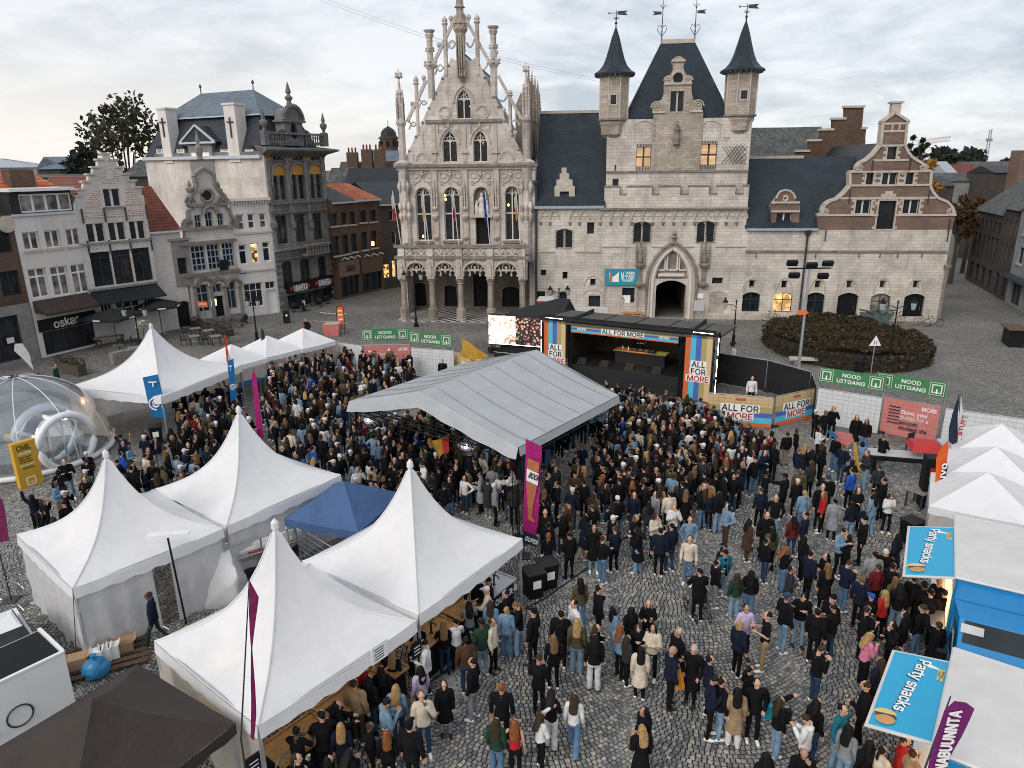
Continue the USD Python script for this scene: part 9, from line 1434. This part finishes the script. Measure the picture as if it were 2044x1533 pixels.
spec('plain',skin_fair=dict(c=(.50,.30,.215),rough=.6,var=.08),skin_warm=dict(c=(.36,.20,.13),rough=.6,var=.08),skin_deep=dict(c=(.13,.07,.045),rough=.6,var=.08),eye_dark=dict(c=(.01,.008,.007),rough=.3),denim_light=dict(c=(.17,.27,.38),rough=.85,var=.3,scale=5.0),denim_mid=dict(c=(.075,.15,.26),rough=.85,var=.3,scale=5.0))
TN=dict(j='jacket',h='hoodie',s='sweater',t='T-shirt',c='overcoat',v='vest',k='halter');HT=dict(s='short {} hair',l='long {} hair',b='{} hair bun',y='{} ponytail',m='{} bob',c='peaked cap',e='beanie',n='bald head')
def pantcol(c):return{'b':'denim_light','i':'denim_mid'}.get(c)or 'wear_'+CN[c][0].replace('-','_')
ZONES=[((700,1450),'by the front bar'),((900,1290),'by the second bar'),((1080,1330),'near the bar corner'),((1200,1420),'in the bottom middle'),((1400,1440),'at bottom centre'),((1560,1450),'at bottom right'),((1700,1480),'near the near awning'),((1780,1330),'beside the plank screen'),((1760,1190),'below the far awning'),((1600,1250),'in the open middle'),((1420,1250),'around the pushchair'),((1250,1240),'right of the bins'),((1130,1100),'near the leg banner'),((1300,1080),'in the middle crowd'),((1480,1080),'in the loose crowd'),((1650,1040),'left of white tents'),((1780,990),'near the game table'),((1650,900),'near the waved flag'),((1520,920),'before the fence corner'),((1390,880),'near the stage corner'),((1250,900),'right of the canopy'),((1780,850),'by the Stuvo banner'),((900,930),'under the grey canopy'),((750,900),'at the canopy edge'),((620,860),'left of the canopy'),((420,890),'by the ring banner'),((230,920),'near the tunnel mouth'),((100,960),'by the yellow sign'),((640,760),'before the back stalls'),((770,730),'by the left exit'),((80,1040),'at the left edge'),((400,790),'inside the lounge tent')]
PEOPLE=[]
def person(px,py,face,sex,top,pant,hair,pose='stand',zone=None,skin=None,h=None,at=None,cat='person',shoes=None,zh=1.60,say=None):
 PEOPLE.append(dict(px=px,py=py,face=face,sex=sex,top=top,pant=pant,hair=hair,pose=pose,zone=zone,skin=skin,h=h,at=at,shoes=shoes,zh=zh,say=say))
def place_people():
 rng=np.random.default_rng(12);seen={};rows=[]
 for q in PEOPLE:
  h=q['h']or(rng.normal(1.0,.035)*(1.04 if q['sex']=='M' else.97));g=q['at']if q['at']is not None else G(q['px'],q['py'],q['zh']*h);q['g'],q['k']=g,h
 PEOPLE.sort(key=lambda q:0 if q['say']else np.hypot(q['g'][0],q['g'][1]));near,far=PEOPLE[:300],PEOPLE[300:]
 for q in near:
  c,kd=q['top'][0],q['top'][1];pn={'b':'light jeans','i':'blue jeans'}.get(q['pant'][0])or CN[q['pant'][0]][0]+(' shorts' if q['pant'][1:]=='s' else ' trousers');hr=HT[q['hair'][1]].format(HN.get(q['hair'][0],(q['hair'][0],))[0]);hr=CN[q['hair'][0]][0]+' '+hr if q['hair'][1]in 'ce' else hr
  f=q['face']%360;q['ori']='back turned' if f<50 or f>310 else 'facing camera' if 130<f<230 else 'facing right' if f<180 else 'facing left'
  q['zn']=q['zone']or min(ZONES,key=lambda z:(z[0][0]-q['px'])**2+2*(z[0][1]-q['py'])**2)[1];q['d0']='person in %s %s, %s, %s'%(CN[c][0],TN[kd],pn,hr);seen.setdefault((q['d0'],q['zn']),[]).append(q)
 ordn=['leftmost']+[w+' from left' for w in 'second third fourth fifth sixth seventh eighth ninth tenth eleventh twelfth'.split()]+['%dth from left'%k for k in range(13,60)]
 for(d0,zn),qs in seen.items():
  os_=[q['ori']for q in qs]
  for i,q in enumerate(sorted(qs,key=lambda q:q['px'])):q['d']=q['say']or '%s, %s, %s'%(d0,q['ori']if os_.count(q['ori'])==1 else ordn[i],zn)
 def parts(q):
  s_,p=q['sex'],q['pose'];skin=q['skin']or('skin_deep' if rng.random()<.07 else 'skin_warm' if rng.random()<.25 else 'skin_fair');kd,pk=q['top'][1],(q['pant'][1:]or('j' if q['pant'][0]in 'bi' and s_=='F' else 'p'))
  L=[('body',('body',s_,p),lambda:body_mesh(s_,p),skin),('eyes',('eyes',s_,p),lambda:eyes_mesh(s_,p),'eye_dark'),(dict(c='coat',k='top',t='shirt',s='sweater',v='vest').get(kd,'jacket'),('top',s_,p,kd),lambda:top_mesh(s_,p,kd),'wear_'+CN[q['top'][0]][0].replace('-','_')),('trousers',('legs',s_,p,pk),lambda:leg_mesh(s_,p,pk),pantcol(q['pant'][0]))]
  sc=q['shoes']or('letter_white' if rng.random()<.6 else 'rubber')
  for sd in(1,-1):L.append(('shoe',('shoe',s_,p,sd),lambda sd=sd:shoe_mesh(s_,p,sd),sc))
  if q['hair'][1]!='n':L.append(('cap' if q['hair'][1]in 'ce' else 'hair',('hair',s_,p,q['hair'][1]),lambda:hair_mesh(s_,p,q['hair'][1]),('wear_'+CN[q['hair'][0]][0].replace('-','_'))if q['hair'][1]in 'ce' else 'hair_'+HN[q['hair'][0]][0]))
  return L
 for q in near:
  t=thing('person',q['d'],'person',q['g']if q['at']is not None else(q['g'][0],q['g'][1],0.012),math.radians(180-q['face']));stage.GetPrimAtPath(t.GetPath());UsdGeom.Xformable(t).AddScaleOp().Set(Gf.Vec3f(q['k'],q['k'],q['k']))
  for nm,key,fn,mat in parts(q):
   p,v,f=shared(key,fn);m=UsdGeom.Mesh.Define(stage,npath(t,nm));m.GetPrim().GetReferences().AddInternalReference(p);UsdShade.MaterialBindingAPI.Apply(m.GetPrim()).Bind(MAT(mat))
  if q['pose']in('hold','hold2','drink','talk')and rng.random()<.75:
   J,_=rig(q['sex'],q['pose']);sd=-1 if q['pose']=='hold2' else 1;w,e=J['w',sd],J['e',sd];d=(w-e)/np.linalg.norm(w-e);c=(w+d*.11+[0,-.02,-.03])*q['k'];A=math.radians(180-q['face']);CUPS.append((q['g'][0]+c[0]*cos(A)-c[1]*sin(A),q['g'][1]+c[0]*sin(A)+c[1]*cos(A),c[2]+(q['g'][2]if q['at']is not None else.012)))
 pi_=UsdGeom.PointInstancer.Define(stage,npath(None,'crowd'));tag(pi_.GetPrim(),'dense far part of the festival crowd packed before the stage','crowd',kind='stuff');combos={};idx,pos,ori,scl=[],[],[],[]
 for i,q in enumerate(far):
  key=i%60
  if key not in combos:
   x=UsdGeom.Xform.Define(stage,'%s/figure_%03d'%(pi_.GetPath(),key));pi_.CreatePrototypesRel().AddTarget(x.GetPath());combos[key]=len(combos)
   for j,(nm,k_,fn,mat)in enumerate(parts(q)):
    p,v,f=shared(k_,fn);m=UsdGeom.Mesh.Define(stage,'%s/part_%d'%(x.GetPath(),j));m.GetPrim().GetReferences().AddInternalReference(p);UsdShade.MaterialBindingAPI.Apply(m.GetPrim()).Bind(MAT(mat))
  a=math.radians(180-q['face']);idx.append(combos[key]);pos.append(Gf.Vec3f(float(q['g'][0]),float(q['g'][1]),0.0));ori.append(Gf.Quath(cos(a/2),0,0,sin(a/2)));scl.append(Gf.Vec3f(*[float(q['k'])]*3))
 pi_.CreateProtoIndicesAttr(idx);pi_.CreatePositionsAttr(pos);pi_.CreateOrientationsAttr(ori);pi_.CreateScalesAttr(scl)
CUPS=[]
def rows(ox,oy,s_,text):
 for r in text.split(';'):
  r=r.split()
  if len(r)>=6:person(ox+float(r[0])/s_,oy+float(r[1])/s_,float(r[2])+0.0,r[3][0],r[3][1:3],r[4],r[5],r[6]if len(r)>6 else 'stand')
rows(850,1150,4.002,'''1235 50 350 Fvj i kl;1380 115 80 Mkj k kb hold;1185 235 250 Mwj k ks pockets;1080 315 10 Mkj k ks;1210 380 10 Fvj b yl;1500 280 70 Fbj b kl drink;1640 280 340 Fks k kl;1780 230 190 Fkj k yl talk;1360 425 110 Fkj k ol hold;1350 510 0 Fkj wj kl;1555 430 50 Fbj k rl;1700 410 190 Fks k ol phone;1610 510 70 Fxj k ol;1020 510 350 Fks k nl;1720 600 10 Fcc k kl;900 680 20 Fkj k ob phone;860 300 300 Mkh k kc;740 245 280 Fkj b ny phone;645 285 10 Fbj i yb;445 385 320 Mev b ks hold;530 380 110 Fcj k os;320 530 350 Moj d kb;140 410 350 Fks d nl bar;240 380 340 Fws k kb bar;345 240 350 Fgs d kl bar;520 230 20 Fbj d ol;490 120 270 Mcs k wc bar;505 50 270 Mkj k ks bar;375 700 290 Mkj g ks;145 880 170 Fkc g ol;605 900 5 Mks k rs;560 1180 15 Fej i ol;710 1190 10 Frk k rl hips;915 1130 60 Fws k ol hug;1000 960 20 Fks wj kl phone;1185 985 15 Fws ij ol walk;1750 1095 250 Fkc k kl hold;1730 1240 350 Fkc k yl hold;640 150 280 Fkj k kb;400 30 200 Mks k ks bar''')
rows(1250,1150,4.002,'''215 430 200 Fcj k kl crossed;415 460 250 Mkj k gs;365 610 80 Mnj k gn hold;540 600 215 Mkc k gs pockets;670 680 90 Fnj k kb;690 835 100 Mnj k ks phone;765 855 80 Mkj b ks;985 760 75 Fkj k ky hold;1045 870 185 Mkj k ks pockets;890 930 10 Ftc wj kl;1230 1010 80 Fkj b ol point;1455 1160 310 Fwh k ob phone;1520 1030 70 Fks d kl hold;1540 600 75 Mks d os phone;1730 1080 150 Fqj b kb;1780 1230 60 Fgs b kl;960 270 180 Flh k kb talk;910 400 60 Fnj k ym;1130 330 280 Mkt t ks talk;1280 180 75 Mkj b dc hold;1410 165 190 Mks b ks phone;1530 300 45 Mkj k ks;1650 195 250 Mkj k ke talk;1660 270 330 Mkj d ks hold;885 10 350 Fej b ol;1000 -15 20 Fkj i kl;590 -20 0 Mkj k ks bar;1110 1450 340 Fkj k kl;1420 1420 200 Mks k on eat;720 -90 80 Mkj g ks hold;790 -180 340 Mqs b ks''')
rows(1300,820,4.088,'''315 1060 195 Mcs i ks;315 900 180 Mbs g ks pockets;75 990 10 Mnj k ks;165 955 330 Mnj d ks;185 795 185 Fwj k yb eat;255 610 0 Mnj w ks;150 690 350 Mcj k ks;480 690 10 Fnj k rm;435 670 340 Fkj i ol;560 690 320 Fkj b kl;625 790 250 Fbj o kl hips;520 380 280 Fbj t ol hold;610 420 0 Fkc i nl;690 400 15 Fks k kl;712 372 185 Fws k ol;320 345 10 Mkj t ks;205 400 355 Fkj i ol;240 340 260 Fbj k ol;935 520 100 Mkj k kc hold;1090 545 320 Mkj k kc point;1215 500 190 Mvj k ks;1195 585 0 Fkj k cc;1250 680 0 Fbj i yy;1020 720 210 Mks b ks pockets;900 660 350 Mnj k os;945 860 185 Mkj k os hold;800 910 80 Foc o kl hold;1165 890 355 Fmh d kl;1260 860 300 Mnh i ks;940 1075 75 Mkj d ks pockets;1090 1140 80 Fks ij rl phone;990 980 350 Fvj k kl;580 1150 80 Mkj g ks hold;1300 1180 70 Mnj k kb hold;1430 1200 260 Fkj k kl talk;1440 1280 350 Fkc k nl;1565 985 160 Mbj k ks phone;1610 1040 280 Fkj k kl hold;1600 1260 75 Mnj i os phone;1740 900 280 Mkh k ke;1820 700 330 Fbj b kl;1950 700 185 Fws k ol phone;1500 750 20 Fgc k kb;1640 770 350 Fnj b kl;1690 660 180 Fkj k ol talk;1410 690 280 Frs k rl;1400 630 190 Mkj k ks;1640 500 330 Muh k ks;1860 470 0 Fws i kl;1570 300 60 Mkt k tc;1400 290 80 Mkj k ks;1310 340 0 Mgj ks ks;1260 290 60 Mkj k wc;1210 330 70 Mkt k kb crossed;1900 220 70 Mks k ks bar;1680 60 190 Fkc k ke crossed;1760 90 220 Mkj k os;1110 200 350 Fns bj kl;990 190 70 Mtj i os hold;1190 170 100 Fkj k yl;1345 10 60 Fcj k ob;1420 20 350 Fws b kl;1490 -12 200 Mkj i kc;545 200 200 Mkt k rc crossed;515 190 330 Mkt k os;795 120 10 Mkj g kb;640 60 0 Fkj b yl;690 110 350 Fkc k kl;430 90 340 Fns b yl;330 110 345 Fcs k nl;110 260 20 Fcs d kl;90 190 350 Fks k yl;265 270 340 Fgj i rl;350 230 20 Fgj k kl;520 70 10 Mvh k gs''')
rows(1644,1020,2.9875,'''285 520 345 Fkj k uc;365 500 330 Frj k yl;590 590 320 Mkj i oe;460 460 20 Fkj b kl hold;600 450 20 Mkj k ks;690 430 60 Fks b yb talk;410 340 70 Mkj k ks hold;325 345 350 Fmj k os;305 270 10 Mgj d ks;370 255 30 Mkj k cc;265 755 80 Fpj kj yl eat;255 1055 300 Mkj k os hold;350 1440 70 Fcj k ky;480 1375 120 Frj k os hold;535 1460 75 Ftj k os;270 1400 350 Fkj k kl;540 415 40 Fkj k ob;490 630 300 Fkj k kl hold;430 420 350 Fvj k nl;640 500 30 Mkj k ks bar;720 500 60 Mkj k ks bar;420 690 260 Fkj k kl eat''')
rows(440,1180,4.343,'''655 1235 10 Mkt w ks bar;1160 815 15 Mtj v os;1000 1010 70 Fkj k kl bar;1285 780 30 Fkj d kl;1520 860 5 Fbs d yl;1420 985 60 Mbs k ks phone;1490 560 10 Fns i yl;1770 470 270 Mwv k ks hold;1730 690 320 Flh d kl;1290 1185 70 Fkj k os hold;1440 1250 350 Fkj k rl;1640 1180 20 Mkj k kc;1040 1190 350 Fnj k yl;940 1475 60 Fkj k kl;1100 1430 30 Fkj u kl phone;880 1100 340 Mkj k ks bar;1390 700 350 Fkj d kl''')
for(x,y,f,s_,tp,pn,hr,ps,zn,say)in((1430,450,195,'M','kt','k','ks','bar',0,'bartender in black T-shirt and dark glasses behind the front counter'),(1200,650,200,'M','rt','k','ks','bar',0,'bartender in red T-shirt behind the front counter'),(1720,320,200,'F','kt','k','ob','bar',0,'bartender in black T-shirt behind the second counter')):person(440+x/4.343,1180+y/4.343,f,s_,tp,pn,hr,ps,say=say)
for(x,y,f,s_,tp,pn,hr,ps,say)in((611,640,200,'M','kj','k','ks','pockets','person all in black standing alone before the corner shop'),(109,732,80,'M','ej','k','os','walk','person in green jacket walking past the dark hedge planter'),(298,1192,250,'M','nj','e','os','walk','person in navy and green stepping from the closed tent gap'),(1502,757,190,'M','ws','k','ks','stand','person in pale striped sweater behind the fence banners'),(1466,693,90,'F','wj','g','os','walk','person in white walking beside the one-armed lamp'),(883,722,180,'M','kj','k','ks','stand','person in black before the white fence left of the video screen'),(1128,728,200,'M','kj','k','ks','stand','person in black at the left striped stage banner')):person(x,y,f,s_,tp,pn,hr,ps,say=say)
def crowd():
 rng=np.random.default_rng(21);have=[G(q['px'],q['py'],1.6)[:2]for q in PEOPLE]
 zones=[(((1140,750),(1375,792),(1240,800)),40,10,.5),(((1235,795),(1400,800),(1560,880),(1460,960),(1340,1000),(1220,960),(1180,900)),260,10,.46),(((700,830),(1010,900),(1030,980),(900,960),(860,1010),(700,960)),130,20,.55),(((840,870),(1020,900),(1230,800),(1160,790),(920,800),(760,830)),190,20,.47),(((1080,930),(1240,850),(1330,960),(1340,1060),(1220,1080),(1090,1090)),110,0,.7),(((540,720),(700,690),(800,720),(790,770),(690,800),(690,900),(660,940),(560,900),(520,800)),180,30,.56),(((240,870),(480,840),(520,880),(480,950),(330,960),(225,960)),70,40,.68),(((350,790),(470,760),(500,840),(360,860)),40,40,.6),(((20,930),(30,880),(10,1010)),3,0,.8),(((120,920),(200,900),(210,980),(100,1000)),16,20,.8),(((60,990),(170,1000),(120,1050),(60,1040)),8,20,.8),(((1430,860),(1620,850),(1760,900),(1790,1010),(1640,1040),(1500,980)),34,0,1.0),(((1550,1060),(1800,1050),(1800,1150),(1650,1180),(1540,1140)),20,0,1.0),(((1700,1150),(1890,1150),(1880,1250),(1760,1330),(1720,1250)),28,40,.7),(((860,1330),(1000,1290),(1040,1400),(900,1440)),5,0,1.0),(((560,1440),(860,1300),(880,1370),(720,1530),(600,1530)),22,20,.62),(((720,700),(820,695),(820,740),(740,760)),14,180,.8)]
 for poly,n,ahead,gap in zones:
  P=Polygon([G(x,y,1.6)[:2]for x,y in poly]);x0,y0,x1,y1=P.bounds;k=0;C=np.stack([rng.uniform(x0,x1,n*40),rng.uniform(y0,y1,n*40)],1);C=C[shapely.contains_xy(P,C[:,0],C[:,1])];hv=np.array(have)
  for p in C:
   if k>=n:break
   if((hv-p)**2).sum(1).min()<gap*gap:continue
   hv=np.vstack([hv,p]);
   have.append(p);k+=1;s_='F' if rng.random()<.5 else 'M';px,py=PX((p[0],p[1],1.6));f=ahead+rng.normal(0,55)if rng.random()<.65 else rng.uniform(0,360)
   top=rng.choice(list('kkkkkkkkkkkkkkkknnnnxxxgcwwbotevm'))+rng.choice(list('jjjjhhsscctv'));pn=rng.choice(list('kkkkkkkkdddbiiigxt'));hr=rng.choice(list('kkkkkooooonyr'))+(rng.choice(list('lllllbym'))if s_=='F' else rng.choice(list('ssssssce')));hr=(rng.choice(list('kndw'))+hr[1])if hr[1]in 'ce' else hr
   person(px,py,f,s_,top,pn,hr,str(rng.choice(['stand','stand','hold','hold2','phone','drink','pockets','crossed','talk','talk','hips','wave']+(['wave','stand']if ahead==10 else['hold','stand']))))
def pushchair():
 t=thing('pushchair','large black pushchair seen from behind in the loose middle','pushchair',G(1393,1225),.1);MB().hull([(-.2,-.2,.5),(.2,-.2,.5),(-.2,.1,.45),(.2,.1,.45),(-.2,.18,.95),(.2,.18,.95),(-.2,.1,.98),(.2,.1,.98)]).build('seat','black_cloth',t);MB().hull([(.22*cos(a),y,.82+.24*sin(a))for a in np.linspace(0,pi,7)for y in(-.15,.18)]).build('hood','black_cloth',t)
 for x,y,r in((-.3,.3,.19),(.3,.3,.19),(-.22,-.45,.13),(.22,-.45,.13)):MB().tube([(x,y+r*cos(a),r+r*sin(a))for a in np.linspace(0,2*pi,15)[:-1]],.025,5,closed=True).build('wheel','rubber',t)
 for x in(-.28,.28):MB().tube([(x,.3,.2),(x,.05,.55),(x,.5,1.05)],.016,5).tube([(x,-.45,.13),(x,.1,.6)],.016,5).build('frame','dark_metal',t)
 MB().tube([(-.28,.5,1.05),(.28,.5,1.05)],.02,5).build('handle','rubber',t)
def things_carried():
 for(px,py,z,kind,col,lab)in((1350,1355,.85,'apron','wear_orange','mustard jacket tied round the waist of the bald person'),(1530,1420,.8,'bag','stripe_teal','flat teal bag held by the bearded person in black'),(1565,1430,.95,'bag','black_cloth','black shoulder bag of the long-haired person holding food'),(1718,1030,.95,'bag','wear_navy','navy shoulder bag on the person in light jeans'),(1322,1070,.9,'bag','wear_cream','cream tote bag carried near the leg banner')):
  p=G(px,py,z);t=thing('shoulder_bag' if kind=='bag' else 'tied_jacket',lab,'bag' if kind=='bag' else 'jacket',(p[0],p[1],z-.2));g=trimesh.creation.box([.34,.12,.36]if kind=='bag' else[.36,.30,.42]).subdivide().subdivide();v=g.vertices;v*=1+.25*(meshkit.noise(v*9)[:,None]-.5);v[:,:2]*=(1-.35*np.clip(v[:,2:3]/.2,0,1))if kind!='bag' else 1;MB().tm(g,T_((0,0,.2))).build('bag_body' if kind=='bag' else 'fabric',col,t,smooth=40)
  if kind=='bag':MB().tube([(-.14,0,.38),(-.1,0,.62),(.1,0,.62),(.14,0,.38)],.012,5).build('strap',col,t)
crowd()
_st=[p for p in stage.GetPrimAtPath('/World').GetChildren()if p.GetName()=='dj_table'][0];_o=np.array(UsdGeom.Xformable(_st).GetLocalTransformation().Transform(Gf.Vec3d(0,0,0)))
_f=between(G(1085,758),G(1418,806))[0];_u=_f.at(1278,722,3.2)[0];person(1278,705,200,'F','kt','k','kb','talk',at=_f.w(_u,3.1,1.26),say='performer in black T-shirt behind the decks on the stage')
place_people();pushchair();things_carried()
for i,c in enumerate(CUPS):
 if i==0:_cup=thing('plastic_cup','pale plastic cup held in the hand of someone in the crowd','cup',c,0,'plastic cups held in the crowd');MB().lathe([(.03,0),(.042,.12),(.037,.12),(.027,.01)],n=10).build('cup_wall','clear_sheet',_cup);MB().lathe([(.001,.01),(.034,.10),(.001,.10)],n=10).build('drink','flag_yellow',_cup)
 else:copy_of(_cup,c)
